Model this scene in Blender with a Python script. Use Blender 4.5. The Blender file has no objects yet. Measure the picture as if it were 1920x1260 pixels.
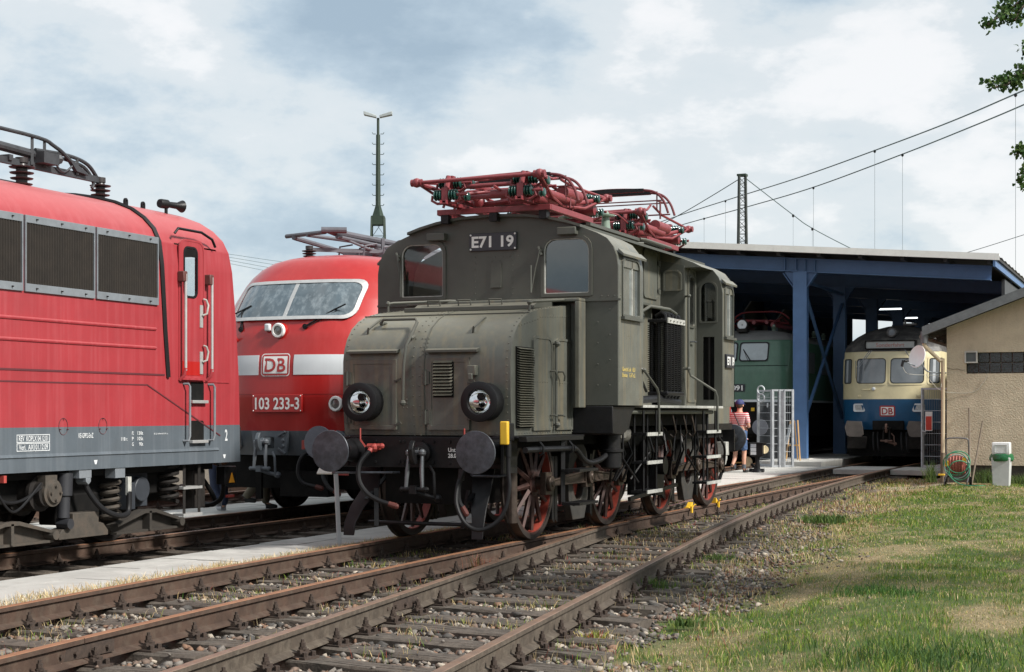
import bpy, bmesh, math, random
import numpy as np
from mathutils import Vector, Matrix
random.seed(7); rng = np.random.default_rng(7)
SC = bpy.context.scene; COL = SC.collection
PI = math.pi; RAD = math.radians

# ---------------------------------------------------------------- camera, sky, sun, exposure
cam_d = bpy.data.cameras.new('camera'); cam = bpy.data.objects.new('camera', cam_d); COL.objects.link(cam)
cam.location = (0, 0, 1.47)
cam.rotation_euler = (RAD(90), 0, math.atan(1247/2950))
cam_d.sensor_width = 36; cam_d.lens = 36*2950/1920; cam_d.shift_y = 144/1920
cam_d.clip_start = 0.1; cam_d.clip_end = 3000
SC.camera = cam

SUN_EL, SUN_AZ = 40, 98        # azimuth clockwise from +Y (north): the light comes from the right
world = bpy.data.worlds.new('World'); SC.world = world; world.use_nodes = True
wn, wl = world.node_tree.nodes, world.node_tree.links
wn.clear()
def wnode(t, **k):
    n = wn.new(t)
    for a, b in k.items(): setattr(n, a, b)
    return n
wo = wnode('ShaderNodeOutputWorld'); bg = wnode('ShaderNodeBackground'); bg.inputs[1].default_value = 0.1
sky = wnode('ShaderNodeTexSky', sky_type='NISHITA', sun_disc=False)
sky.sun_elevation = RAD(SUN_EL); sky.sun_rotation = RAD(SUN_AZ)
tc = wnode('ShaderNodeTexCoord')
sep = wnode('ShaderNodeSeparateXYZ'); wl.new(tc.outputs['Generated'], sep.inputs[0])
def wmath(op, a, b=None, clamp=False):
    n = wnode('ShaderNodeMath', operation=op, use_clamp=clamp)
    for i, v in enumerate((a, b)):
        if v is None: continue
        if isinstance(v, (int, float)): n.inputs[i].default_value = v
        else: wl.new(v, n.inputs[i])
    return n.outputs[0]
def wnoise(scale, detail, rough, off, dist=0.0, sc=(1, 1, 2.1)):
    m = wnode('ShaderNodeMapping'); wl.new(tc.outputs['Generated'], m.inputs[0])
    m.inputs['Location'].default_value = off; m.inputs['Rotation'].default_value = (RAD(4), RAD(-8), 0); m.inputs['Scale'].default_value = sc
    n = wnode('ShaderNodeTexNoise'); wl.new(m.outputs[0], n.inputs['Vector'])
    n.inputs['Scale'].default_value = scale; n.inputs['Detail'].default_value = detail
    n.inputs['Roughness'].default_value = rough; n.inputs['Distortion'].default_value = dist
    return n.outputs['Fac']
n1 = wnoise(4.8, 14, 0.58, (1.3, 7.9, 3.4), 0.0)
n2 = wnoise(1.9, 4, 0.5, (3.4, 1.2, 5), 0.0)
mixv = wmath('ADD', wmath('MULTIPLY', n1, 0.66), wmath('MULTIPLY', n2, 0.34))
cr = wnode('ShaderNodeValToRGB'); wl.new(mixv, cr.inputs[0])
e = cr.color_ramp.elements
e[0].position = 0.38; e[0].color = (0.40, 0.51, 0.61, 1)
e[1].position = 0.575; e[1].color = (1.0, 1.0, 1.0, 1)
for p, c in ((0.44, (0.53, 0.64, 0.73, 1)), (0.47, (0.66, 0.75, 0.81, 1)), (0.495, (0.77, 0.83, 0.86, 1)), (0.525, (0.80, 0.85, 0.875, 1)), (0.55, (0.95, 0.965, 0.97, 1))):
    q = e.new(p); q.color = c
cm = wnode('ShaderNodeVectorMath', operation='SCALE'); wl.new(cr.outputs[0], cm.inputs[0]); cm.inputs['Scale'].default_value = 5.7
mx = wnode('ShaderNodeMix', data_type='RGBA'); mx.inputs[0].default_value = 0.9
wl.new(sky.outputs[0], mx.inputs[6]); wl.new(cm.outputs[0], mx.inputs[7])
wl.new(mx.outputs[2], bg.inputs[0]); wl.new(bg.outputs[0], wo.inputs[0])

sun_d = bpy.data.lights.new('sun', 'SUN'); sun_d.energy = 3.5; sun_d.angle = RAD(8); sun_d.color = (1, 0.96, 0.9)
sun = bpy.data.objects.new('sun', sun_d); COL.objects.link(sun)
_el, _az = RAD(SUN_EL), RAD(SUN_AZ)
_sd = Vector((math.sin(_az)*math.cos(_el), math.cos(_az)*math.cos(_el), math.sin(_el)))
sun.rotation_euler = _sd.to_track_quat('Z', 'Y').to_euler()
vs = SC.view_settings; vs.view_transform = 'Standard'; vs.look = 'None'; vs.gamma = 1; vs.use_curve_mapping = False; vs.exposure = 0.78
SC.cycles.max_bounces = 6; SC.cycles.transparent_max_bounces = 12

# ---------------------------------------------------------------- materials
MATS = {}
def mat(name, col, rough=0.6, metal=0.0, var=0.15, vscale=3.0, bump=0.0, bscale=60.0, streak=0.0, streak_col=None, dirt=0.0, dirt_col=(0.06,0.045,0.03), dirt_scale=5.0, spec=0.5, coord='pos', bdist=0.01, trans=0.0, alpha=1.0, emit=None, coat=0.0, toptint=None, rvar=0.0):
    if name in MATS: return MATS[name]
    m = bpy.data.materials.new(name); m.use_nodes = True; MATS[name] = m
    nt = m.node_tree; N, L = nt.nodes, nt.links
    b = N['Principled BSDF']
    b.inputs['Roughness'].default_value = rough; b.inputs['Metallic'].default_value = metal
    b.inputs['Specular IOR Level'].default_value = spec
    if trans: b.inputs['Transmission Weight'].default_value = trans
    if alpha < 1: b.inputs['Alpha'].default_value = alpha
    if coat: b.inputs['Coat Weight'].default_value = coat; b.inputs['Coat Roughness'].default_value = 0.1
    if emit: b.inputs['Emission Color'].default_value = (*emit[0], 1); b.inputs['Emission Strength'].default_value = emit[1]
    g = N.new('ShaderNodeNewGeometry'); pos = g.outputs['Position']
    if coord == 'obj':
        t = N.new('ShaderNodeTexCoord'); oi = N.new('ShaderNodeObjectInfo')
        va = N.new('ShaderNodeVectorMath'); va.operation = 'ADD'; L.new(t.outputs['Object'], va.inputs[0])
        sc = N.new('ShaderNodeVectorMath'); sc.operation = 'SCALE'; L.new(oi.outputs['Location'], sc.inputs[0]); sc.inputs['Scale'].default_value = 3.7
        L.new(sc.outputs[0], va.inputs[1]); pos = va.outputs[0]
    def noise(scale, det=4, ro=0.55, mp=None):
        n = N.new('ShaderNodeTexNoise'); n.inputs['Scale'].default_value = scale; n.inputs['Detail'].default_value = det; n.inputs['Roughness'].default_value = ro
        v = pos
        if mp:
            q = N.new('ShaderNodeMapping'); L.new(pos, q.inputs[0]); q.inputs['Scale'].default_value = mp; v = q.outputs[0]
        L.new(v, n.inputs['Vector']); return n.outputs['Fac']
    def ramp(src, a, bb):
        r = N.new('ShaderNodeMapRange'); L.new(src, r.inputs[0]); r.inputs[1].default_value = a; r.inputs[2].default_value = bb; return r.outputs[0]
    def mix(f, a, bcol, blend='MIX'):
        x = N.new('ShaderNodeMix'); x.data_type = 'RGBA'; x.blend_type = blend
        if isinstance(f, float): x.inputs[0].default_value = f
        else: L.new(f, x.inputs[0])
        for s, v in ((6, a), (7, bcol)):
            if isinstance(v, tuple): x.inputs[s].default_value = (*v[:3], 1)
            else: L.new(v, x.inputs[s])
        return x.outputs[2]
    cur = tuple(col)
    if var:
        lo = tuple(c*(1-var) for c in col); hi = tuple(min(1, c*(1+var)) for c in col)
        cur = mix(ramp(noise(vscale, 6, 0.65), 0.3, 0.7), lo, hi)
    if streak:
        sc_ = streak_col or tuple(c*0.4 for c in col)
        mul = N.new('ShaderNodeMath'); mul.operation = 'MULTIPLY'; mul.inputs[1].default_value = streak
        L.new(ramp(noise(1.0, 5, 0.6, (11, 11, 0.45)), 0.47, 0.68), mul.inputs[0]); cur = mix(mul.outputs[0], cur, sc_)
    if dirt:
        mul = N.new('ShaderNodeMath'); mul.operation = 'MULTIPLY'; mul.inputs[1].default_value = dirt
        L.new(ramp(noise(dirt_scale, 8, 0.7), 0.48, 0.68), mul.inputs[0]); cur = mix(mul.outputs[0], cur, dirt_col)
    if toptint:                                   # second colour mixed in on upward faces
        s = N.new('ShaderNodeSeparateXYZ'); L.new(g.outputs['Normal'], s.inputs[0])
        mul = N.new('ShaderNodeMath'); mul.operation = 'MULTIPLY'; L.new(ramp(s.outputs[2], 0.25, 0.95), mul.inputs[0]); mul.inputs[1].default_value = toptint[1]
        cur = mix(mul.outputs[0], cur, toptint[0])
    if isinstance(cur, tuple): b.inputs['Base Color'].default_value = (*cur, 1)
    else: L.new(cur, b.inputs['Base Color'])
    if rvar: 
        r = N.new('ShaderNodeMapRange'); L.new(noise(4, 6, 0.7), r.inputs[0]); r.inputs[1].default_value = .3; r.inputs[2].default_value = .7
        r.inputs[3].default_value = max(0.03, rough-rvar); r.inputs[4].default_value = min(1, rough+rvar); L.new(r.outputs[0], b.inputs['Roughness'])
    if bump:
        bn = N.new('ShaderNodeBump'); bn.inputs['Strength'].default_value = bump; bn.inputs['Distance'].default_value = bdist
        L.new(noise(bscale, 5, 0.6), bn.inputs['Height']); L.new(bn.outputs[0], b.inputs['Normal'])
    return m

# ---------------------------------------------------------------- mesh helpers
def sgn(v): return -1 if v < 0 else 1
def basis(d):
    d = Vector(d).normalized()
    u = d.orthogonal().normalized() if abs(d.z) > 0.99 else Vector((0, 0, 1)).cross(d).normalized()
    return u, d.cross(u).normalized(), d
class MB:
    """collects shapes (in world metres) and links them as one mesh object"""
    def __init__(s): s.v = []; s.f = []; s.mi = []; s.cur = 0
    def add(s, vs, fs):
        o = len(s.v); s.v.extend([tuple(v) for v in vs]); s.f.extend([tuple(i+o for i in f) for f in fs]); s.mi.extend([s.cur]*len(fs)); return s
    def box(s, x0, x1, y0, y1, z0, z1):
        return s.add([(x0,y0,z0),(x1,y0,z0),(x1,y1,z0),(x0,y1,z0),(x0,y0,z1),(x1,y0,z1),(x1,y1,z1),(x0,y1,z1)],
                     [(0,3,2,1),(4,5,6,7),(0,1,5,4),(1,2,6,5),(2,3,7,6),(3,0,4,7)])
    def cbox(s, cx, cy, cz, sx, sy, sz): return s.box(cx-sx/2, cx+sx/2, cy-sy/2, cy+sy/2, cz-sz/2, cz+sz/2)
    def obox(s, c, u, v, w):               # oriented box: centre, three half vectors
        c, u, v, w = map(Vector, (c, u, v, w))
        P = [c+a*u+b*v+d*w for d in (-1, 1) for b in (-1, 1) for a in (-1, 1)]
        return s.add(P, [(0,2,3,1),(4,5,7,6),(0,1,5,4),(1,3,7,5),(3,2,6,7),(2,0,4,6)])
    def bar(s, a, b, w, h):                # rectangular bar between two points (w horizontal, h other)
        a, b = Vector(a), Vector(b); u, v, d = basis(b-a)
        return s.obox((a+b)/2, u*w/2, v*h/2, (b-a)/2)
    def rings(s, rings, closed=True, caps=(True, True)):
        n = len(rings[0]); vs = [p for r in rings for p in r]; fs = []
        for i in range(len(rings)-1):
            for j in range(n if closed else n-1):
                k = (j+1) % n; fs.append((i*n+j, i*n+k, (i+1)*n+k, (i+1)*n+j))
        if caps[0]: fs.append(tuple(range(n-1, -1, -1)))
        if caps[1]: fs.append(tuple(range((len(rings)-1)*n, len(rings)*n)))
        return s.add(vs, fs)
    def lathe(s, c, axis, prof, n=20, caps=(True, True)):   # prof: (distance along axis, radius)
        c = Vector(c); u, v, d = basis(axis)
        return s.rings([[c+d*t+(u*math.cos(2*PI*k/n)+v*math.sin(2*PI*k/n))*max(r, 1e-4) for k in range(n)] for t, r in prof], True, caps)
    def cyl(s, a, b, r, n=12, r2=None):
        a, b = Vector(a), Vector(b); return s.lathe(a, b-a, [(0, r), ((b-a).length, r if r2 is None else r2)], n)
    def tube(s, pts, r, n=8, smooth=0):
        pts = [Vector(p) for p in pts]
        if smooth: pts = crom(pts, smooth)
        rr = r if isinstance(r, (list, tuple)) else [r]*len(pts)
        rings = []; u = None
        for i, p in enumerate(pts):
            d = (pts[min(i+1, len(pts)-1)]-pts[max(i-1, 0)]).normalized()
            if u is None: u, v, _ = basis(d)
            u = (u-d*u.dot(d)).normalized(); v = d.cross(u)
            rings.append([p+(u*math.cos(2*PI*k/n)+v*math.sin(2*PI*k/n))*rr[min(i, len(rr)-1)] for k in range(n)])
        return s.rings(rings)
    def sphere(s, c, r, n=10, sc=(1, 1, 1)):
        c = Vector(c); m = n//2
        rings = [[c+Vector((sc[0]*r*math.sin(PI*i/m)*math.cos(2*PI*j/n), sc[1]*r*math.sin(PI*i/m)*math.sin(2*PI*j/n), sc[2]*r*-math.cos(PI*i/m))) for j in range(n)] for i in range(1, m)]
        rings = [[c+Vector((0,0,-sc[2]*r))+(q-c)*1e-3 for q in rings[0]]]+rings+[[c+Vector((0,0,sc[2]*r))+(q-c)*1e-3 for q in rings[-1]]]
        return s.rings(rings)
    def prism(s, poly, ax, a, b):          # poly in the two remaining axes (order x,y,z without ax)
        def pt(p, t): return {'x': (t, p[0], p[1]), 'y': (p[0], t, p[1]), 'z': (p[0], p[1], t)}[ax]
        n = len(poly); vs = [pt(p, a) for p in poly]+[pt(p, b) for p in poly]
        return s.add(vs, [tuple(range(n-1, -1, -1)), tuple(range(n, 2*n))]+[(i, (i+1) % n, n+(i+1) % n, n+i) for i in range(n)])
    def frame(s, outer, inner, ax, a, b):  # ring-shaped plate between two outlines with equal counts
        def pt(p, t): return {'x': (t, p[0], p[1]), 'y': (p[0], t, p[1]), 'z': (p[0], p[1], t)}[ax]
        n = len(outer); vs = [pt(p, t) for t in (a, b) for q in (outer, inner) for p in q]
        fs = []
        for i in range(n):
            j = (i+1) % n
            fs += [(i, j, n+j, n+i), (2*n+i, 3*n+i, 3*n+j, 2*n+j), (i, 2*n+i, 2*n+j, j), (n+i, n+j, 3*n+j, 3*n+i)]
        return s.add(vs, fs)
    def disc(s, c, axis, r, n=20):
        c = Vector(c); u, v, d = basis(axis)
        return s.add([c+(u*math.cos(2*PI*k/n)+v*math.sin(2*PI*k/n))*r for k in range(n)], [tuple(range(n))])
    def rivets(s, pts, nrm, r=0.011, n=5):
        for p in pts: s.lathe(p, nrm, [(-0.004, r), (0.006, r*0.8), (0.009, r*0.3)], n)
        return s
    def build(s, name, mats, parent=None, smooth=30, bev=0, kind=None, label=None, fix=True, bseg=2):
        me = bpy.data.meshes.new(name)
        V = np.array(s.v, dtype=np.float32); c = (V.min(0)+V.max(0))/2; c[2] = V[:, 2].min()
        me.from_pydata((V-c).tolist(), [], s.f)
        if fix:
            bm = bmesh.new(); bm.from_mesh(me); bmesh.ops.recalc_face_normals(bm, faces=bm.faces); bm.to_mesh(me); bm.free()
        if not isinstance(mats, (list, tuple)): mats = [mats]
        for m in mats: me.materials.append(m)
        if len(mats) > 1: me.polygons.foreach_set('material_index', s.mi)
        if smooth:
            me.polygons.foreach_set('use_smooth', [True]*len(me.polygons)); me.set_sharp_from_angle(angle=RAD(smooth))
        o = bpy.data.objects.new(name, me); COL.objects.link(o)
        o.location = Vector([float(q) for q in c])
        if parent is not None: setparent(o, parent)
        if bev:
            md = o.modifiers.new('bevel', 'BEVEL'); md.width = bev; md.segments = bseg; md.limit_method = 'ANGLE'; md.angle_limit = RAD(40)
        if name in ('bolts', 'rivets', 'plate_screws'): kind = 'stuff'
        if kind: o['kind'] = kind
        if label: o['label'] = label
        return o
def wloc(o):
    l = Vector(o.location)
    while o.parent: o = o.parent; l = l+Vector(o.location)
    return l
def setparent(o, p):
    o.location = Vector(o.location)-wloc(p); o.parent = p
def crom(P, k):
    out = []
    for i in range(len(P)-1):
        p0, p1, p2, p3 = P[max(i-1, 0)], P[i], P[i+1], P[min(i+2, len(P)-1)]
        for j in range(k):
            t = j/k
            out.append(0.5*((2*p1)+(-p0+p2)*t+(2*p0-5*p1+4*p2-p3)*t*t+(-p0+3*p1-3*p2+p3)*t**3))
    return out+[P[-1]]
def rrect(x0, x1, z0, z1, r, n=4, rs=None):      # rounded rectangle outline, counter-clockwise
    rs = rs or (r, r, r, r); out = []
    for (cx_, cz_, a0), q in zip(((x0, z0, 180), (x1, z0, 270), (x1, z1, 0), (x0, z1, 90)), rs):
        sx = 1 if cx_ == x0 else -1; sz = 1 if cz_ == z0 else -1
        for i in range(n+1):
            a = RAD(a0+90*i/n); out.append((cx_+sx*q+q*math.cos(a), cz_+sz*q+q*math.sin(a)))
    return out
def thing(name, label, cat, loc, group=None):
    o = bpy.data.objects.new(name, None); COL.objects.link(o); o.location = loc; o.empty_display_size = 0.2
    o['label'] = label; o['category'] = cat
    if group: o['group'] = group
    return o
def tag(o, label=None, cat=None, group=None, kind=None):
    for k, v in (('label', label), ('category', cat), ('group', group), ('kind', kind)):
        if v: o[k] = v
    return o
def copy_tree(o, loc=None, parent=None, label=None):
    c = o.copy(); COL.objects.link(c)
    if parent is not None: c.parent = parent
    if loc is not None: c.location = loc
    if label: c['label'] = label
    for ch in [q for q in bpy.data.objects if q.parent is o]: copy_tree(ch, None, c)
    return c
def add_copy(o, parent, dloc):
    c = o.copy(); COL.objects.link(c); c.parent = parent; c.location = Vector(o.location)+Vector(dloc); return c
BOLD = {}
def text(name, s, m, origin, right, up, height, parent, width=None, offset=0.0, depth=0.004, align='LEFT', label=None):
    """flat lettering: mesh made from the built-in font. origin = lower left, right/up = unit vectors"""
    cu = bpy.data.curves.new('t', 'FONT'); cu.body = s; cu.size = 1; cu.extrude = 0.0; cu.offset = offset; cu.resolution_u = 3
    ob = bpy.data.objects.new('t', cu); COL.objects.link(ob)
    bpy.context.view_layer.update()
    me = bpy.data.meshes.new_from_object(ob.evaluated_get(bpy.context.evaluated_depsgraph_get()))
    bpy.data.objects.remove(ob); bpy.data.curves.remove(cu)
    n = len(me.vertices); V = np.zeros(n*3, dtype=np.float32); me.vertices.foreach_get('co', V); V = V.reshape(-1, 3)
    V[:, 0] -= V[:, 0].min(); H = 0.70; sx = height/H; w = V[:, 0].max()
    kx = (width/w) if width else sx
    if align == 'CENTER': V[:, 0] -= w/2
    r, u = np.array(right, dtype=np.float32), np.array(up, dtype=np.float32)
    nm = np.cross(r, u)
    W = V[:, :1]*kx*r+V[:, 1:2]*sx*u+nm*depth+np.array(origin, dtype=np.float32)
    c = (W.min(0)+W.max(0))/2; c[2] = W[:, 2].min()
    me.vertices.foreach_set('co', (W-c).astype(np.float32).ravel()); me.update()
    me.materials.clear(); me.materials.append(m); me.name = name
    o = bpy.data.objects.new(name, me); COL.objects.link(o); o.location = [float(q) for q in c]
    if parent is not None: setparent(o, parent)
    if label: o['label'] = label
    return o
def smooth01(a, b, x):
    t = np.clip((x-a)/(b-a), 0, 1); return t*t*(3-2*t)
def vnoise(x, y, seed=0):                          # smooth value noise on a grid, numpy
    x = np.asarray(x, dtype=float); y = np.asarray(y, dtype=float)
    xi, yi = np.floor(x).astype(int), np.floor(y).astype(int); fx, fy = x-xi, y-yi
    fx, fy = fx*fx*(3-2*fx), fy*fy*(3-2*fy)
    def h(a, b):
        q = np.sin(a*127.1+b*311.7+seed*74.7)*43758.5453; return q-np.floor(q)
    return (h(xi, yi)*(1-fx)+h(xi+1, yi)*fx)*(1-fy)+(h(xi, yi+1)*(1-fx)+h(xi+1, yi+1)*fx)*fy
def fbm(x, y, seed=0, o=4):
    s = 0; a = 0.5; t = 0
    for i in range(o): s = s+a*vnoise(x*2**i, y*2**i, seed+i); t += a; a *= 0.5
    return s/t
# ---------------------------------------------------------------- track geometry (rail heads at z = 0)
def xE(y):   # right rail of the green engine's track; it bends slightly towards the camera
    return -6.95+(0.0055*(16.5-y)**2 if y < 16.5 else 0)
def xD(y):   # right rail of the diverging track
    if y >= 45: return -6.95
    if y >= 17: return -6.95+0.0024*(45-y)**2
    return -5.068-0.1344*(y-17)
G = 1.5
# ---------------------------------------------------------------- ground
def groundz(x, y):
    n = fbm(x*0.8, y*0.8, 3)*0.05-0.025
    right = smooth01(0.7, 2.4, x-np.vectorize(xD)(y))
    z = -0.250+right*(0.125+n*1.2)+n*0.4
    z = z+(fbm(x*6, y*6, 9, 3)-0.5)*0.03*(np.abs(x+6) < 12)
    z = np.where((y > 34) & (x > -30) , z-0.0, z)
    return z
def greenness(x, y):
    base = fbm(x*0.95+3, y*0.55+1, 21, 5)
    fine = fbm(x*4.2, y*2.6, 33, 4)
    g = (base*0.55+fine*0.45-0.50)*6.0
    g = g+0.55*smooth01(.55, .8, fbm(x*5.0, y*4.0, 61, 3))
    # lusher clump on the right, drier towards the rails
    g = g+0.75*np.exp(-(((x+1.6)/0.8)**2+((y-10.6)/2.4)**2))+0.55*np.exp(-(((x+3.3)/1.3)**2+((y-24)/3.5)**2))+0.3*np.exp(-(((x+2.4)/0.7)**2+((y-13.6)/1.3)**2))
    return np.clip(g*0.6+0.50, 0, 1)
def sandmask(x, y): return smooth01(0.25, -0.15, np.hypot((x+5.55)/0.85, (y-38.6)/3.6)-1+0.5*(fbm(x*2, y*1.2, 5, 3)-.5))
def grasscover(x, y):                             # 0 = bare gravel, 1 = turf
    d = x-np.vectorize(xD)(y)
    edge = 0.80+0.75*(fbm(x*1.1+7, y*0.75, 55, 4)-0.5)*2.2+0.12*(y > 14)*np.minimum((y-14)*0.12, 3.0)
    c = smooth01(edge-0.25, edge+0.45, d)
    bare = smooth01(0.56, 0.68, fbm(x*0.9+11, y*0.6+5, 77, 4))
    strip = np.exp(-(((y-18.2)/1.5)**2+((x+3.9)/1.0)**2))+np.exp(-(((y-27)/2.2)**2+((x+4.9)/0.9)**2))
    return (1-sandmask(x, y))*np.clip(c*(1-0.30*bare)*(1-0.5*np.clip(strip, 0, 1)), 0, 1)
def axis_pts(lo, hi, a, b, st):
    core = list(np.arange(a, b+1e-6, st)); out = []
    v, s = a, st
    while v > lo: s *= 1.5; v -= s; out.append(max(v, lo))
    out = out[::-1]+core; v, s = core[-1], st
    while v < hi: s *= 1.5; v += s; out.append(min(v, hi))
    return np.array(out)
gx = axis_pts(-700, 700, -16, 4, 0.12); gy = axis_pts(-300, 1500, 4, 48, 0.12)
GX, GY = np.meshgrid(gx, gy); sh = GX.shape
GZ = groundz(GX.ravel(), GY.ravel()).reshape(sh)
far = (np.abs(GX) > 30) | (GY > 60) | (GY < -5)
GZ = np.where(far, -0.2, GZ); vE0 = np.vectorize(xE)(GY); bank = smooth01(-.62, -.54, GX-(vE0-G)) * smooth01(-.14, -.22, GX-(vE0-G)); GZ = np.where((GY > 5) & (GY < 30), np.maximum(GZ, GZ*(1-bank)+(-0.105)*bank), GZ)
idx = np.arange(GX.size).reshape(sh)
quads = np.stack([idx[:-1, :-1], idx[:-1, 1:], idx[1:, 1:], idx[1:, :-1]], -1).reshape(-1, 4)
me = bpy.data.meshes.new('ground')
me.vertices.add(GX.size); me.vertices.foreach_set('co', np.stack([GX.ravel(), GY.ravel(), GZ.ravel()], -1).astype(np.float32).ravel())
me.loops.add(quads.size); me.loops.foreach_set('vertex_index', quads.ravel().astype(np.int32))
me.polygons.add(len(quads)); me.polygons.foreach_set('loop_start', np.arange(0, quads.size, 4, dtype=np.int32)); me.update(calc_edges=True)
me.polygons.foreach_set('use_smooth', [True]*len(quads))
at = me.color_attributes.new('cover', 'FLOAT_COLOR', 'POINT')
cv = grasscover(GX.ravel(), GY.ravel()); gr = greenness(GX.ravel(), GY.ravel())
sand = smooth01(0.25, -0.15, np.hypot((GX.ravel()+5.55)/0.85, (GY.ravel()-38.6)/3.6)-1+0.5*(fbm(GX.ravel()*2, GY.ravel()*1.2, 5, 3)-.5))
at.data.foreach_set('color', np.stack([np.clip(cv*1.6, 0, 1), gr, sand, cv*0+1], -1).astype(np.float32).ravel())
ground = bpy.data.objects.new('ground', me); COL.objects.link(ground); tag(ground, kind='structure', label='gravelly earth and dry turf of the railway yard')
m = bpy.data.materials.new('earth'); m.use_nodes = True; N, L = m.node_tree.nodes, m.node_tree.links; b = N['Principled BSDF']; b.inputs['Roughness'].default_value = 0.95; b.inputs['Specular IOR Level'].default_value = 0.2
g = N.new('ShaderNodeNewGeometry')
def gnoise(s, d=8, r=0.65):
    n = N.new('ShaderNodeTexNoise'); n.inputs['Scale'].default_value = s; n.inputs['Detail'].default_value = d; n.inputs['Roughness'].default_value = r; L.new(g.outputs['Position'], n.inputs['Vector']); return n.outputs['Fac']
def gramp(src, els):
    r = N.new('ShaderNodeValToRGB'); L.new(src, r.inputs[0]); E_ = r.color_ramp.elements
    E_[0].position, E_[0].color = els[0][0], (*els[0][1], 1); E_[1].position, E_[1].color = els[-1][0], (*els[-1][1], 1)
    for p, c in els[1:-1]: q = E_.new(p); q.color = (*c, 1)
    return r.outputs[0]
grav = gramp(gnoise(38, 6, 0.8), [(0.3, (0.05, 0.041, 0.032)), (0.5, (0.14, 0.116, 0.09)), (0.66, (0.28, 0.235, 0.18))])
turf = gramp(gnoise(34, 8, 0.85), [(0.34, (0.09, 0.07, 0.035)), (0.5, (0.25, 0.195, 0.11)), (0.64, (0.46, 0.37, 0.23))])
ca = N.new('ShaderNodeVertexColor'); ca.layer_name = 'cover'; sp = N.new('ShaderNodeSeparateColor'); L.new(ca.outputs[0], sp.inputs[0])
def gmix(f, a, c):
    x = N.new('ShaderNodeMix'); x.data_type = 'RGBA'; L.new(f, x.inputs[0])
    for s_, v in ((6, a), (7, c)):
        if isinstance(v, tuple): x.inputs[s_].default_value = (*v, 1)
        else: L.new(v, x.inputs[s_])
    return x.outputs[2]
turf2 = gmix(sp.outputs[1], turf, (0.07, 0.10, 0.03))
L.new(gmix(sp.outputs[2], gmix(sp.outputs[0], grav, turf2), gramp(gnoise(9, 5), [(.3, (.30, .25, .185)), (.7, (.42, .36, .27))])), b.inputs['Base Color'])
bn = N.new('ShaderNodeBump'); bn.inputs['Distance'].default_value = 0.03; bn.inputs['Strength'].default_value = 0.7; L.new(gnoise(45), bn.inputs['Height']); L.new(bn.outputs[0], b.inputs['Normal'])
me.materials.append(m)

# ---------------------------------------------------------------- rails, sleepers, fastenings
M_rail = mat('rail_side_rust', (0.062, 0.036, 0.024), 0.85, var=0.35, vscale=6, bump=0.35, bscale=70, dirt=0.5, dirt_col=(0.11, 0.085, 0.062), dirt_scale=9)
M_head = mat('rail_head_rust', (0.27, 0.13, 0.068), 0.55, metal=0.1, var=0.25, vscale=7, bump=0.1, bscale=150, dirt=0.35, dirt_col=(0.17, 0.08, 0.045), dirt_scale=14)
M_head2 = mat('rail_head_worn', (0.20, 0.13, 0.092), 0.45, metal=0.2, var=0.25, vscale=7, bump=0.1, bscale=150, dirt=0.4, dirt_col=(0.30, 0.15, 0.08), dirt_scale=9)
M_rail2 = mat('rail_side_grey', (0.068, 0.052, 0.038), 0.85, var=0.3, vscale=8, bump=0.35, bscale=70, dirt=0.6, dirt_col=(0.15, 0.125, 0.095), dirt_scale=11)
M_sleep = mat('weathered_sleeper_wood', (0.075, 0.061, 0.049), 0.9, var=0.45, vscale=8, bump=0.8, bscale=30, dirt=0.6, dirt_col=(0.15, 0.125, 0.10), dirt_scale=12, coord='obj')
M_fast = mat('rusty_fastening', (0.045, 0.030, 0.022), 0.85, var=0.4, vscale=30, bump=0.3, bscale=120)
def rail_profile():
    h = [(-0.036, 0), (-0.030, 0.003), (0.030, 0.003), (0.036, 0), (0.036, -0.03), (0.012, -0.042), (0.009, -0.125), (0.066, -0.145), (0.068, -0.157), (-0.068, -0.157), (-0.066, -0.145), (-0.009, -0.125), (-0.012, -0.042), (-0.036, -0.03)]
    return h
def rail(fx, y0, y1, parent, mats, gaps=(), step=0.5, dx=0.0):
    pr = rail_profile(); cuts = [y0]+sorted(gaps)+[y1]
    mb = MB()
    for a, c in zip(cuts[:-1], cuts[1:]):
        a, c = a+0.004, c-0.004; n = max(2, int((c-a)/step)); rings = []
        for i in range(n+1):
            y = a+(c-a)*i/n; x = fx(y)+dx; rings.append([(x+p[0], y, p[1]) for p in pr])
        k = len(pr); vs = [p for r in rings for p in r]; o = len(mb.v); fs = []; mi = []
        for i in range(n):
            for j in range(k):
                j2 = (j+1) % k; fs.append((i*k+j, i*k+j2, (i+1)*k+j2, (i+1)*k+j)); mi.append(1 if j in (0, 1, 2) else 0)
        fs += [tuple(range(k-1, -1, -1)), tuple(range(n*k, (n+1)*k))]; mi += [0, 0]
        mb.v.extend(vs); mb.f.extend([tuple(q+o for q in f) for f in fs]); mb.mi.extend(mi)
    r = mb.build('rail', mats, parent, smooth=0)
    for gy_ in gaps:
        x = fx(gy_)+dx; f = MB()
        for s_ in (-1, 1):
            f.box(x+s_*0.012-0.008, x+s_*0.012+0.008+s_*0.008, gy_-0.32, gy_+0.32, -0.125, -0.045)
            for q in (-0.24, -0.09, 0.09, 0.24): f.cyl((x+s_*0.01, gy_+q, -0.085), (x+s_*0.05, gy_+q, -0.085), 0.016, 6)
        f.build('fishplate', M_fast, parent, smooth=0)
    return r
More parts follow.
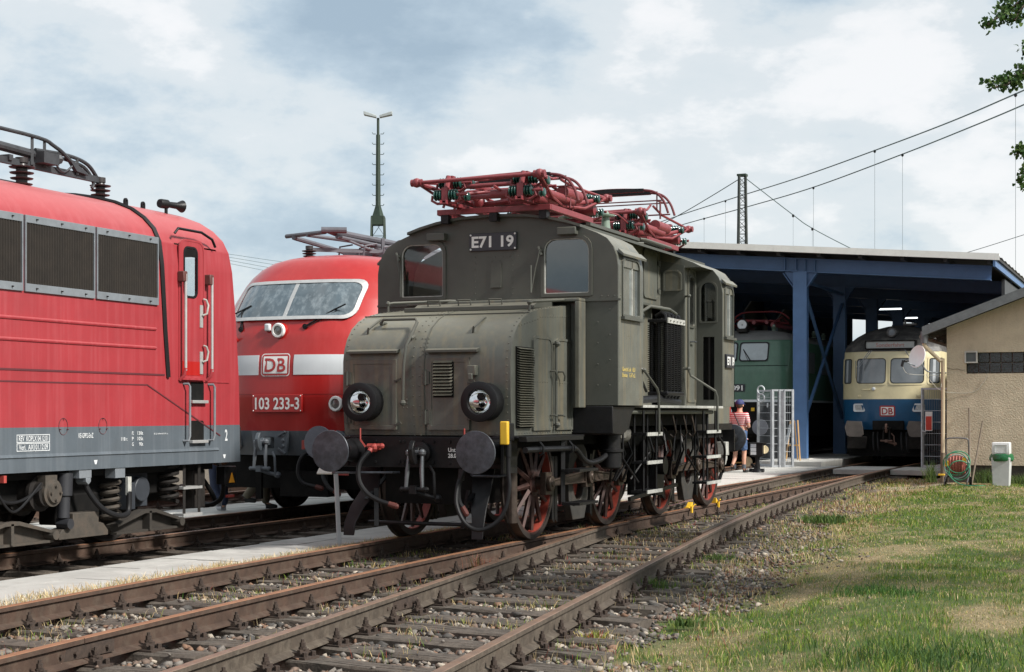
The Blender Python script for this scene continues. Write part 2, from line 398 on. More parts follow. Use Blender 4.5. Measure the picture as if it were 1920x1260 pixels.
def fastening_mesh():
    m_ = MB()
    m_.box(-0.17, 0.17, -0.08, 0.08, 0, 0.018)
    for s_ in (-1, 1):
        m_.box(s_*0.062-0.02 if s_ > 0 else -0.115, 0.115 if s_ > 0 else -0.042, -0.055, 0.055, 0.018, 0.045)
        m_.box(s_*0.095-0.012, s_*0.095+0.012, -0.05, 0.05, 0.045, 0.062)
        m_.cyl((s_*0.09, 0, 0.04), (s_*0.09, 0, 0.13), 0.012, 6)
        m_.cyl((s_*0.09, 0, 0.062), (s_*0.09, 0, 0.078), 0.028, 8)
        m_.cyl((s_*0.09, 0, 0.080), (s_*0.09, 0, 0.108), 0.021, 6)
        m_.cyl((s_*0.145, 0.045, 0.018), (s_*0.145, 0.045, 0.05), 0.018, 6)
        m_.cyl((s_*0.145, -0.045, 0.018), (s_*0.145, -0.045, 0.05), 0.018, 6)
    o = m_.build('rail_fastening', M_fast, None, smooth=0); me_ = o.data
    # keep the origin at plate centre
    COL.objects.unlink(o); bpy.data.objects.remove(o); return me_
FAST = fastening_mesh()
def sleeper_mesh(L_, seed):
    r = random.Random(seed); m_ = MB(); n = 9; W = 0.13; rings = []
    for i in range(n+1):
        x = -L_/2+L_*i/n; j = lambda a: r.uniform(-a, a)
        rings.append([(x, -W+j(.008), -0.14), (x, W+j(.008), -0.14), (x, W+j(.01), -0.012+j(.006)), (x, W-0.02+j(.012), j(.006)),
                      (x, 0.045+j(.01), j(.004)), (x, 0.03+j(.01), -0.010+j(.004)), (x, 0.012+j(.01), j(.004)),
                      (x, -0.04+j(.01), j(.004)), (x, -0.052+j(.008), -0.009), (x, -0.065+j(.01), j(.004)), (x, -W+0.02+j(.012), j(.006)), (x, -W+j(.01), -0.012+j(.006))])
    m_.rings(rings); V = m_.v
    o = m_.build('sleeper', M_sleep, None, smooth=0); me_ = o.data; COL.objects.unlink(o); bpy.data.objects.remove(o)
    me_.transform(Matrix.Translation((0, 0, -0.14)))
    return me_
SLEEP = [sleeper_mesh(2.6, i) for i in range(5)]
ZS = -0.178                                        # sleeper tops
def put_sleeper(parent, xc, y, length, rails, seed, rot=0.0):
    o = bpy.data.objects.new('sleeper', SLEEP[seed % 5]); COL.objects.link(o)
    r = random.Random(seed*3+1)
    o.location = Vector((xc+r.uniform(-.04, .04), y, ZS+r.uniform(-0.008, 0.003))); o.scale = (length/2.6, 1, 1); o.rotation_euler = (0, 0, rot+r.uniform(-.012, .012))
    setparent(o, parent)
    for xr in rails:
        k = bpy.data.objects.new('rail_fastening', FAST); COL.objects.link(k); k.parent = o
        k.scale = (2.6/length, 1, 1); k.location = Vector(((xr-wloc(o).x)*2.6/length, 0, -0.003))
def strip_sleepers(parent, fc, y0, y1, sp, seed0, rails, length=2.6):
    y, i = y0, 0
    while y < y1:
        put_sleeper(parent, fc(y), y, length, rails(y), seed0+i); y += sp; i += 1
tE = thing('railway_track', 'straight rusty track under the old green electric engine, lying on wooden sleepers', 'railway track', (-7.7, 10, -0.2))
tD = thing('railway_track', 'curving track nearest the grass, empty, branching off at the turnout', 'railway track', (-5, 10, -0.2))
tA = thing('railway_track', 'track at the far side of the slab path, carrying the two red locomotives', 'railway track', (-12, 10, -0.2))
tB = thing('railway_track', 'distant track behind the red locomotives, seen between their buffers', 'railway track', (-17, 20, -0.2))
tC = thing('railway_track', 'track leading to the dark green engine inside the blue shed', 'railway track', (-16, 60, -0.2))
rail(lambda y: xE(y)-G, 1, 90, tE, [M_rail, M_head], gaps=(6.9,))
rail(xE, 1, 19.2, tE, [M_rail, M_head], gaps=(8.35,))
rail(xE, 20.4, 90, tE, [M_rail, M_head])
rail(lambda y: xD(y)-G, 1, 44, tD, [M_rail2, M_head2], gaps=(11.35,))
rail(xD, 1, 44, tD, [M_rail2, M_head2], gaps=(16.1,))
# frog wing rails and check rails of the turnout
rail(lambda y: -6.95+0.075+0.12*max(0, y-20.8)-0.0, 18.9, 20.3, tD, [M_rail, M_head])
rail(lambda y: xD(y)-0.10-0.035*max(0, abs(y-20.6)-1.1)**2, 18.7, 22.6, tD, [M_rail, M_rail2], dx=0)
rail(lambda y: xE(y)-G+0.10+0.03*max(0, abs(y-20.6)-1.1)**2, 18.7, 22.6, tE, [M_rail, M_rail2])
for s_ in (0, -G):
    rail(lambda y, s_=s_: -11.25+s_, -6, 90, tA, [M_rail, M_head])
    rail(lambda y, s_=s_: -16.2+s_, 8, 90, tB, [M_rail, M_head])
y = 4.0; i = 0
while y < 46:
    if y < 12.6:
        put_sleeper(tE, xE(y)-G/2, y, 2.6, (xE(y), xE(y)-G), i)
    elif y < 42:
        xr = xD(y)+0.5; xl = xE(y)-G-0.5
        rl = [xE(y), xE(y)-G] if y < 19.4 else ([xE(y), xE(y)-G] if abs(xE(y)-xD(y)+G) > 0.3 else [xE(y)-G])
        rl2 = [xD(y)] if y > 38 else [xD(y), xD(y)-G]
        rr = sorted(set(rl+[q for q in rl2 if all(abs(q-w) > 0.32 for w in rl)]))
        put_sleeper(tE if i % 2 else tD, (xl+xr)/2, y, xr-xl, rr, i)
    else: put_sleeper(tE, -7.7, y, 2.6, (-6.95, -8.45), i)
    y += 0.63; i += 1
y = 3.7; i = 100
while y < 12.5:
    put_sleeper(tD, xD(y)-G/2, y, 2.6, (xD(y), xD(y)-G), i, rot=-0.13); y += 0.60; i += 1
y = 6.0; i = 200
while y < 44: put_sleeper(tA, -12, y, 2.6, (-11.25, -12.75), i); y += 0.65; i += 1
y = 16.0; i = 300
while y < 40: put_sleeper(tB, -16.95, y, 2.6, (-16.2, -17.7), i); y += 0.65; i += 1
for s_ in (0, -G): rail(lambda y, s_=s_: -11.25+s_-5, 90, 110, tC, [M_rail, M_head])

# slab paths
M_slab = mat('concrete_slab', (0.41, 0.405, 0.38), 0.9, var=0.22, vscale=1.4, bump=0.25, bscale=90, dirt=0.35, dirt_col=(0.22, 0.21, 0.19), dirt_scale=4)
M_slab2 = mat('pale_concrete', (0.50, 0.49, 0.455), 0.9, var=0.1, vscale=2, bump=0.2, bscale=90, dirt=0.25, dirt_col=(0.28, 0.26, 0.22), dirt_scale=3)
def slab_path(label, xf, w, y0, y1, top, ln, nx, m_, name='path'):
    e_ = thing(name, label, 'path', (xf(y0), (y0+y1)/2, top-0.1)); e_['kind'] = 'structure'; del e_['category']
    y = y0; k = 0; r = random.Random(5)
    while y < y1:
        for j in range(nx):
            s_ = MB(); x0 = xf(y)+j*w/nx; dz = r.uniform(-.004, .004)
            s_.add([(x0+.004, y+.007, top-.06), (x0+w/nx-.004, y+.007, top-.06), (xf(y+ln)+(j+1)*w/nx-.004, y+ln-.004, top-.06), (xf(y+ln)+j*w/nx+.004, y+ln-.004, top-.06),
                    (x0+.004, y+.007, top+dz), (x0+w/nx-.004, y+.007, top+dz+r.uniform(-.002, .002)), (xf(y+ln)+(j+1)*w/nx-.004, y+ln-.004, top+dz), (xf(y+ln)+j*w/nx+.004, y+ln-.004, top+dz+r.uniform(-.003, .003))],
                   [(0,3,2,1),(4,5,6,7),(0,1,5,4),(1,2,6,5),(2,3,7,6),(3,0,4,7)])
            s_.build('paving_slab', m_, e_, smooth=0, fix=False)
        y += ln; k += 1
    return e_
slab_path('pale concrete slab path between the red locomotives and the green engine', lambda y: -10.02+0.0*y, 1.0, 4, 30, -0.08, 1.0, 2, M_slab)
slab_path('concrete path at the far side of the red locomotives', lambda y: -14.3, 1.28, 12, 40, -0.03, 1.0, 2, M_slab2)
slab_path('wide pale concrete walkway where the man in the striped shirt stands', lambda y: -10.55, 1.75, 30, 43.2, -0.02, 1.2, 2, M_slab2)
# shed floor and the crossing boards in front of it
m_ = MB(); m_.box(-10.9, -9.05, 43.4, 80, -0.3, 0.12); m_.box(-16.2, -13.0, 43.4, 80, -0.3, 0.12); m_.box(-6.1, -4.6, 44, 80, -0.3, 0.04)
tag(m_.build('platform', M_slab2, None, bev=0.015), kind='structure', label='raised concrete floor strips of the shed')
e_ = thing('level_crossing', 'flat concrete crossing panels laid between the rails in front of the shed', 'crossing', (-7.7, 42.8, -0.1)); e_['kind'] = 'structure'; del e_['category']
for (a, b_) in ((-9.05, -8.53), (-8.36, -7.04), (-6.87, -5.3)):
    for q in range(3): MB().box(a, b_, 41.5+q*0.83, 42.31+q*0.83, -0.15, -0.012).build('crossing_panel', M_slab, e_, bev=0.01)

# ---------------------------------------------------------------- ballast stones
def hull_stone(seed):
    r = random.Random(seed); bm = bmesh.new(); pts = []
    while len(pts) < 9:
        v = Vector((r.gauss(0, 1), r.gauss(0, 1), r.gauss(0, 1))).normalized()
        if all((v-q).length > .62 for q in pts): pts.append(v)
    for q in pts: bm.verts.new((q.x*r.uniform(.85, 1.2), q.y*r.uniform(.7, 1.0), q.z*r.uniform(.40, .80)))
    bmesh.ops.convex_hull(bm, input=bm.verts); bmesh.ops.triangulate(bm, faces=bm.faces); bm.verts.ensure_lookup_table(); bm.verts.index_update()
    V = np.array([v.co[:] for v in bm.verts]); F = np.array([[v.index for v in f.verts] for f in bm.faces]); bm.free(); return V, F
HULLS = [hull_stone(i) for i in range(14)]
def stones(n, xs, ys, zs, size, seed, name, mats_w, parent=None):
    r = np.random.default_rng(seed); which = r.integers(0, len(HULLS), n); VV, FF, MI = [], [], []; base = 0
    a, t = r.uniform(0, 2*PI, n), r.uniform(-.6, .6, n); mi_all = r.choice(len(mats_w[0]), n, p=mats_w[1]); st_ = r.uniform(.75, 1.35, n)
    for h, (bv, bf) in enumerate(HULLS):
        I = np.where(which == h)[0]; m = len(I)
        if not m: continue
        V = np.repeat(bv[None], m, 0)*np.stack([st_[I], 1/st_[I]**.5, 1/st_[I]**.5], -1)[:, None, :]
        ct, st = np.cos(t[I])[:, None], np.sin(t[I])[:, None]; x1 = V[..., 0]; y1 = V[..., 1]*ct-V[..., 2]*st; z1 = V[..., 1]*st+V[..., 2]*ct
        ca_, sa = np.cos(a[I])[:, None], np.sin(a[I])[:, None]
        V = np.stack([x1*ca_-y1*sa, x1*sa+y1*ca_, z1], -1)*size[I][:, None, None]+np.stack([xs[I], ys[I], zs[I]], -1)[:, None, :]
        F = bf[None]+(np.arange(m)*len(bv))[:, None, None]+base; base += m*len(bv)
        VV.append(V.reshape(-1, 3)); FF.append(F.reshape(-1, 3)); MI.append(np.repeat(mi_all[I], len(bf)))
    V = np.concatenate(VV); F = np.concatenate(FF).astype(np.int32); mi = np.concatenate(MI).astype(np.int32)
    me = bpy.data.meshes.new(name); me.vertices.add(len(V)); me.vertices.foreach_set('co', V.astype(np.float32).ravel())
    me.loops.add(F.size); me.loops.foreach_set('vertex_index', F.ravel()); me.polygons.add(len(F)); me.polygons.foreach_set('loop_start', np.arange(0, F.size, 3, dtype=np.int32))
    for q in mats_w[0]: me.materials.append(q)
    me.polygons.foreach_set('material_index', mi); me.update(calc_edges=True)
    o = bpy.data.objects.new(name, me); COL.objects.link(o); return o
SM = [mat('stone_grey', (0.17, 0.15, 0.13), 0.85, var=0.35, vscale=25, bump=0.4, bscale=120), mat('stone_brown', (0.15, 0.105, 0.08), 0.85, var=0.35, vscale=25, bump=0.4, bscale=120),
      mat('stone_dark', (0.06, 0.055, 0.05), 0.85, var=0.3, vscale=25), mat('stone_pale', (0.36, 0.31, 0.25), 0.85, var=0.25, vscale=25, bump=0.3, bscale=120), mat('stone_rust', (0.19, 0.11, 0.07), 0.85, var=0.3, vscale=25)]
SWT = (SM, [.36, .24, .2, .10, .10])
def rail_dist(x, y, arr):
    return np.min(np.stack([np.abs(x-a) for a in arr]), 0)
vE, vD = np.vectorize(xE), np.vectorize(xD)
def scatter(n, x0, x1, y0, y1, seed):
    r = np.random.default_rng(seed); return r.uniform(x0, x1, n), r.uniform(y0, y1, n), r
# between and beside the two foreground tracks
x, y, r = scatter(85000, -9.0, -2.2, 5.5, 30, 1)
d = x-vD(y); cov = grasscover(x, y)
keep = (d < 2.2) & (r.uniform(0, 1, len(x)) < (1-np.clip(cov*1.25, 0, 0.985))*np.clip(1.25-.62*np.maximum(d-.3, 0), .08, 1)) & (r.uniform(0, 1, len(x)) < np.clip(17/np.maximum(y, 8), 0.35, 1.0))
keep &= rail_dist(x, y, [vE(y), vE(y)-G, vD(y), vD(y)-G]) > 0.06
ph = ((y-4.0)/0.63) % 1; ons = (np.minimum(ph, 1-ph)*0.63 < 0.12)
ph2 = ((y-3.7+(x-vD(y)+G/2)*0.13)/0.60) % 1; ons2 = (np.minimum(ph2, 1-ph2)*0.60 < 0.12) & (x > vD(y)-2.05) & (x < vD(y)+0.55) & (y < 12.6)
onsE = ons & ((x < vE(y)+0.5) | (y > 12.6)) & (x < vD(y)+0.5)
ons = onsE | ons2
keep &= ~(ons & (r.uniform(0, 1, len(x)) > 0.035+0.10*(vnoise(x*1.2, y*.9, 41) > .72)))
x, y, d, ons = x[keep], y[keep], d[keep], ons[keep]
sz = r.uniform(0.014, 0.036, len(x)); sz = np.where(r.uniform(0, 1, len(x)) < .14, sz*1.6, sz)
sz = sz*np.clip(1.1-.28*np.maximum(d-.2, 0), .5, 1)
z = np.where(ons, ZS+sz*0.3, groundz(x, y)+0.004+sz*0.45*r.uniform(0.2, 1.5, len(x)))
z = np.where(~ons & (d < 0.6), z+0.012, z)
sz = np.where(ons, sz*.7, sz)
order = np.argsort(np.hypot(x, y)); big = order[:900][::3][:260]; rest = np.setdiff1d(order, big)
bal = stones(len(rest), x[rest], y[rest], z[rest], sz[rest], 11, 'ballast', SWT); tag(bal, 'loose crushed stone ballast around the rusty tracks', kind='stuff')
SINGLE = []
for k in range(8):
    bv, bf = HULLS[k]; me_ = bpy.data.meshes.new('stone'); me_.from_pydata(bv.tolist(), [], bf.tolist()); me_.materials.append(SM[[0, 1, 3, 0, 4, 2, 1, 0][k]]); SINGLE.append(me_)
for q, i_ in enumerate(big):
    o = bpy.data.objects.new('stone', SINGLE[q % 8]); COL.objects.link(o); o.location = (x[i_], y[i_], z[i_]); o.rotation_euler = (r.uniform(-.5, .5), r.uniform(-.5, .5), r.uniform(0, 6.3)); k_ = float(sz[i_])*1.1; o.scale = (k_, k_, k_); setparent(o, bal)
x, y, r = scatter(16000, -17.0, -8.55, 8, 34, 2)
keep = (rail_dist(x, y, [x*0-11.25, x*0-12.75, x*0-16.2]) > .06) & ((x < -10.08) | (x > -8.98)) & ((x < -14.35) | (x > -13.0))
x, y = x[keep], y[keep]; sz = r.uniform(.016, .036, len(x))
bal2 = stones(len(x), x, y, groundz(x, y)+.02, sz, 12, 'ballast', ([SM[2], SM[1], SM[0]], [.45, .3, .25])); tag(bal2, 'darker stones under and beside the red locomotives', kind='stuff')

# ---------------------------------------------------------------- grass
def blades(n, xs, ys, zs, h, w, cols, seed, name, lean=0.55):
    r = np.random.default_rng(seed)
    a = r.uniform(0, 2*PI, n); ln = r.uniform(0.1, 1, n)*lean; b_ = r.uniform(0, 2*PI, n)
    dx, dy = np.cos(a)*w/2, np.sin(a)*w/2
    lx, ly = np.cos(b_)*ln*h, np.sin(b_)*ln*h
    P0 = np.stack([xs-dx, ys-dy, zs-0.005], -1); P1 = np.stack([xs+dx, ys+dy, zs-0.005], -1)
    P2 = np.stack([xs+dx*.8+lx*.4, ys+dy*.8+ly*.4, zs+h*.55], -1); P3 = np.stack([xs-dx*.8+lx*.4, ys-dy*.8+ly*.4, zs+h*.55], -1)
    P4 = np.stack([xs+lx, ys+ly, zs+h*(1-0.35*ln)], -1)
    V = np.stack([P0, P1, P2, P3, P4], 1)
    base = (np.arange(n)*5)[:, None]
    T = np.concatenate([base+np.array([[0, 1, 2]]), base+np.array([[0, 2, 3]]), base+np.array([[3, 2, 4]])], 1).reshape(-1, 3).astype(np.int32)
    me = bpy.data.meshes.new(name); me.vertices.add(n*5); me.vertices.foreach_set('co', V.astype(np.float32).ravel())
    me.loops.add(T.size); me.loops.foreach_set('vertex_index', T.ravel()); me.polygons.add(len(T)); me.polygons.foreach_set('loop_start', np.arange(0, T.size, 3, dtype=np.int32))
    me.update(calc_edges=True)
    at = me.color_attributes.new('tint', 'FLOAT_COLOR', 'POINT')
    C_ = np.repeat(np.concatenate([cols, np.ones((n, 1))], 1), 5, 0); at.data.foreach_set('color', C_.astype(np.float32).ravel())
    me.materials.append(M_blade); o = bpy.data.objects.new(name, me); COL.objects.link(o); return o
M_blade = bpy.data.materials.new('grass_blade'); M_blade.use_nodes = True; N, L = M_blade.node_tree.nodes, M_blade.node_tree.links; b = N['Principled BSDF']
v_ = N.new('ShaderNodeVertexColor'); v_.layer_name = 'tint'; L.new(v_.outputs[0], b.inputs['Base Color']); b.inputs['Roughness'].default_value = 0.7; b.inputs['Specular IOR Level'].default_value = 0.25
tr = N.new('ShaderNodeBsdfTranslucent'); L.new(v_.outputs[0], tr.inputs[0]); ms = N.new('ShaderNodeMixShader'); ms.inputs[0].default_value = 0.3
L.new(b.outputs[0], ms.inputs[1]); L.new(tr.outputs[0], ms.inputs[2]); L.new(ms.outputs[0], N['Material Output'].inputs[0])
GREEN = np.array([[.115, .21, .022], [.18, .265, .036], [.06, .145, .025], [.25, .29, .05]])
DRY = np.array([[.56, .43, .23], [.48, .35, .17], [.62, .51, .31], [.33, .24, .12]])
def tint(g, r, amt=0.78):
    n = len(g); isg = r.uniform(0, 1, n) < np.clip(g*amt+.03, 0, 1)
    c = np.where(isg[:, None], GREEN[r.integers(0, 4, n)], DRY[r.integers(0, 4, n)])
    return np.clip(c*r.uniform(.75, 1.25, (n, 1)), 0, 1), isg
x, y, r = scatter(420000, -7.2, 1.2, 6.5, 41, 5)
dist = np.hypot(x, y)
keep = (r.uniform(0, 1, len(x)) < np.clip(11/dist, .28, 1)) & (x < 0.03*y+.6)
x, y = x[keep], y[keep]; cov = grasscover(x, y)
keep = (r.uniform(0, 1, len(x)) < cov) & ~((y > 37) & (x > -4.9)) & (x > vD(y)+.35)
x, y = x[keep], y[keep]; g_ = greenness(x, y); c_, isg = tint(g_, r)
dist = np.hypot(x, y)
lush = np.exp(-(((x+1.6)/.7)**2+((y-10.6)/2.0)**2))
h_ = r.uniform(.010, .040, len(x))*(0.5+0.9*g_)*(0.6+1.3*smooth01(.45, .8, fbm(x*5.0, y*4.0, 61, 3)))*(1+lush*.8)*np.where(isg, 1, .75); w_ = r.uniform(.0025, .0055, len(x))*np.clip(dist/11, 1, 3)
gr1 = blades(len(x), x, y, groundz(x, y)+0.002, h_, w_, c_, 6, 'grass', 0.9); tag(gr1, 'patchy green and straw coloured grass beside the track', kind='stuff')
# dry tufts between the rails and along the slab path
x, y, r = scatter(26000, -9.0, -8.56, 5.5, 26, 8)
keep = (x > -9.02+0.10*vnoise(y*3, y*0, 4)) & (r.uniform(0, 1, len(x)) < 0.35+.65*fbm(y*1.3, y*0, 14, 3)); x, y = x[keep]+0.17*(y[keep] < 12)*0, y[keep]
x = x+np.where(y < 16.5, np.minimum(0.0055*(16.5-y)**2, 0.4)*(x+9.0)/0.44, 0)
c_, _ = tint(x*0+.06, r); c_ = c_*np.where(_[:, None], 1, 1.25)
gr2 = blades(len(x), x, y, x*0-.11+0.03*r.uniform(0, 1, len(x)), r.uniform(.03, .10, len(x)), r.uniform(.003, .006, len(x)), c_, 9, 'straw_grass', 1.5); tag(gr2, 'dry straw lying between the slab path and the rail', kind='stuff')
x, y, r = scatter(110000, -8.4, -2.2, 6, 40, 15)
cl = fbm(x*2.2, y*1.7, 91, 3); keep = (cl > .60-0.004*y-.10*(x > vD(y)+.3)) & (x < vD(y)+2.4) & (rail_dist(x, y, [vE(y), vE(y)-G, vD(y), vD(y)-G]) > .05) & (r.uniform(0, 1, len(x)) < .55)
x, y = x[keep], y[keep]; c_, _ = tint(fbm(x*1.3, y, 8, 3)*.8, r)
rd = r.uniform(0, 1, len(x)) < .18*(vnoise(x*1.5, y*1.2, 31) > .5); c_ = np.where(rd[:, None], np.array([[.25, .06, .045]]), c_)
gr3 = blades(len(x), x, y, x*0-.20, r.uniform(.02, .10, len(x)), r.uniform(.0025, .006, len(x))*np.clip(np.hypot(x, y)/12, 1, 2.5), c_, 16, 'weeds', 1.1); tag(gr3, 'thin reddish and straw weeds growing between the sleepers', kind='stuff')
# ---------------------------------------------------------------- more mesh helpers
from mathutils.geometry import tessellate_polygon
def plate(mb, outer, holes, ax, a, b):
    """flat plate with cut-outs, thickness from a to b along ax"""
    def pt(p, t): return {'x': (t, p[0], p[1]), 'y': (p[0], t, p[1]), 'z': (p[0], p[1], t)}[ax]
    loops = [list(outer)]+[list(h) for h in holes]; flat = [p for l in loops for p in l]; n = len(flat)
    tri = tessellate_polygon([[Vector((p[0], p[1], 0)) for p in l] for l in loops])
    vs = [pt(p, a) for p in flat]+[pt(p, b) for p in flat]; fs = [tuple(t) for t in tri]+[(t[0]+n, t[2]+n, t[1]+n) for t in tri]
    o = 0
    for l in loops:
        k = len(l); fs += [(o+i, o+(i+1) % k, n+o+(i+1) % k, n+o+i) for i in range(k)]; o += k
    return mb.add(vs, fs)
def inset(poly, d):
    xs = [p[0] for p in poly]; zs = [p[1] for p in poly]; x0, x1, z0, z1 = min(xs), max(xs), min(zs), max(zs)
    return [((p[0]-(x0+x1)/2)*(1-2*d/(x1-x0))+(x0+x1)/2, (p[1]-(z0+z1)/2)*(1-2*d/(z1-z0))+(z0+z1)/2) for p in poly]
def coil(c, axis, r, rt, turns, length, n=10, m=6):
    c = Vector(c); u, v, d = basis(axis); P = [c+d*length*i/(turns*n)+(u*math.cos(2*PI*i/n)+v*math.sin(2*PI*i/n))*r for i in range(turns*n+1)]
    return P
def glass_mat(name, tintc=(0.03, 0.035, 0.035), tr=0.5, lo=0.10):
    m = bpy.data.materials.new(name); m.use_nodes = True; N, L = m.node_tree.nodes, m.node_tree.links; N.clear()
    o = N.new('ShaderNodeOutputMaterial'); t = N.new('ShaderNodeBsdfTransparent'); t.inputs[0].default_value = (*tintc, 1)
    g_ = N.new('ShaderNodeBsdfGlossy'); g_.inputs['Roughness'].default_value = 0.03; g_.inputs['Color'].default_value = (1, 1, 1, 1)
    fr = N.new('ShaderNodeMath'); fr.operation = 'POWER'; lw = N.new('ShaderNodeLayerWeight'); lw.inputs[0].default_value = 0.5; L.new(lw.outputs['Facing'], fr.inputs[0]); fr.inputs[1].default_value = 4.0
    mm = N.new('ShaderNodeMapRange'); L.new(fr.outputs[0], mm.inputs[0]); mm.inputs[1].default_value = 0; mm.inputs[2].default_value = 1; mm.inputs[3].default_value = lo; mm.inputs[4].default_value = 0.85
    x = N.new('ShaderNodeMixShader'); L.new(mm.outputs[0], x.inputs[0]); L.new(t.outputs[0], x.inputs[1]); L.new(g_.outputs[0], x.inputs[2])
    L.new(x.outputs[0], o.inputs[0]); return m
M_glass = glass_mat('window_glass', (0.96, 0.98, 0.98), lo=0.04)
M_dglass = glass_mat('tinted_glass', (0.62, 0.66, 0.66))
M_olive = mat('olive_grey_paint', (0.106, 0.111, 0.096), 0.36, var=0.14, vscale=2.5, bump=0.22, bscale=130, bdist=0.004, streak=0.75, streak_col=(0.175, 0.15, 0.10), dirt=0.55, dirt_col=(0.068, 0.066, 0.056), dirt_scale=3, toptint=((0.27, 0.25, 0.185), 0.55), rvar=0.1)
M_olive2 = mat('olive_grey_dirty_shaded', (0.066, 0.069, 0.058), 0.5, var=0.12, vscale=3, bump=0.25, bscale=150, bdist=0.004, dirt=0.2, dirt_col=(0.10, 0.09, 0.07), dirt_scale=4, toptint=((0.24, 0.22, 0.17), 0.5))  # darker copy: dirtier paint, with the cab front's shade mixed into the colour
M_black = mat('black_chassis_paint', (0.008, 0.008, 0.009), 0.42, var=0.3, vscale=8, bump=0.2, bscale=90, dirt=0.4, dirt_col=(0.019, 0.016, 0.014), dirt_scale=7, spec=0.28)
M_blk2 = mat('sooty_black', (0.006, 0.0057, 0.0055), 0.8, var=0.3, vscale=6, dirt=0.4, dirt_col=(0.014, 0.012, 0.010), dirt_scale=6, spec=0.2)
M_rubber = mat('black_rubber', (0.009, 0.009, 0.010), 0.5, var=0.2, spec=0.3)
M_buffer = mat('worn_buffer_steel', (0.060, 0.066, 0.078), 0.42, metal=0.3, var=0.45, vscale=12, dirt=0.5, dirt_col=(0.03, 0.03, 0.03), dirt_scale=9, bump=0.1)
M_iron = mat('greasy_iron', (0.075, 0.056, 0.045), 0.45, metal=0.5, var=0.4, vscale=14, dirt=0.5, dirt_col=(0.04, 0.03, 0.022), dirt_scale=9, bump=0.15)
M_steel = mat('bright_steel', (0.17, 0.18, 0.19), 0.4, metal=0.7, var=0.2, vscale=12)
M_wheel = mat('wheel_red_brown', (0.068, 0.030, 0.024), 0.55, var=0.4, vscale=9, dirt=0.75, dirt_col=(0.035, 0.022, 0.018), dirt_scale=7)
M_wred = mat('wheel_rim_red', (0.34, 0.06, 0.04), 0.5, var=0.2, vscale=9, dirt=0.45, dirt_col=(0.14, 0.04, 0.03), dirt_scale=7)
M_tyre = mat('wheel_tyre', (0.045, 0.036, 0.032), 0.45, metal=0.3, var=0.3, vscale=9)
M_panto = mat('pantograph_red', (0.20, 0.034, 0.040), 0.45, var=0.18, vscale=10, dirt=0.3, dirt_col=(0.12, 0.022, 0.026), dirt_scale=6, bump=0.1, toptint=((0.38, 0.13, 0.13), 0.4))
M_insul = mat('green_insulator', (0.012, 0.052, 0.043), 0.15, var=0.15, coat=0.4)
M_insulg = mat('grey_green_porcelain', (0.20, 0.26, 0.21), 0.3, var=0.1)
M_white = mat('white_lettering', (0.78, 0.78, 0.76), 0.6, var=0.05)
M_redp = mat('valve_red', (0.36, 0.055, 0.045), 0.5, var=0.15, vscale=20, dirt=0.3, dirt_col=(0.25, 0.05, 0.04))
M_hosered = mat('hose_end_red', (0.09, 0.022, 0.016), 0.6, var=0.2)
M_yel = mat('warning_yellow', (0.72, 0.44, 0.03), 0.5, var=0.06)
M_plate = mat('black_number_plate', (0.025, 0.027, 0.035), 0.35, var=0.1)
M_edge = mat('worn_step_edge', (0.40, 0.40, 0.37), 0.6, var=0.25, vscale=15, dirt=0.3)
M_refl = mat('lamp_reflector', (0.92, 0.93, 0.94), 0.10, metal=1.0, var=0.05)
M_lens = glass_mat('lamp_glass', (0.95, 0.95, 0.95), lo=0.0)
M_sideglass = mat('sky_reflecting_side_glass', (0.50, 0.55, 0.56), 0.05, metal=0.85, var=0.3, vscale=2)
M_gold = mat('yellow_lettering', (0.55, 0.42, 0.12), 0.6, var=0.05)
M_int = mat('cab_interior', (0.30, 0.25, 0.20), 0.7, var=0.2)
def loop_to_glass(poly, ax, t, m_, parent, name='window_pane'):
    mb = MB(); plate(mb, poly, [], ax, t-0.003, t+0.003); return mb.build(name, m_, parent, smooth=0)
def bolt_heads(mb, pts, nrm, r=0.02):
    for p in pts: mb.lathe(p, nrm, [(0, r*1.4), (0.006, r*1.4), (0.0061, r), (0.022, r)], 6)

# ================================================================ the old green electric engine
E = thing('electric_locomotive', 'old olive green electric engine numbered E71 19 with spoked wheels and red roof gear', 'locomotive', (-7.7, 20.4, 0))
CXE = -7.7
# --- front and rear hoods
def hood(sign):
    Y = (lambda y: y) if sign > 0 else (lambda y: 2*20.32-y)
    prof = [(15.80, 1.22), (15.775, 1.44), (15.76, 1.70), (15.76, 2.05), (15.785, 2.18), (15.85, 2.31), (15.96, 2.43), (16.12, 2.525), (16.30, 2.59), (16.55, 2.64), (17.0, 2.69), (17.64, 2.76), (17.64, 1.22)]
    mb = MB(); mb.prism([(Y(a), b) for a, b in prof], 'x', -8.75, -6.68)
    h = mb.build('hood', M_olive, E, smooth=32)
    return h, prof
hd, HP = hood(1); hd2, _ = hood(-1)
def hoodY(z):
    for (y0, z0), (y1, z1) in zip(HP[:-2], HP[1:-1]):
        if z0 <= z <= z1: return y0+(y1-y0)*(z-z0)/(z1-z0)
    return 15.76
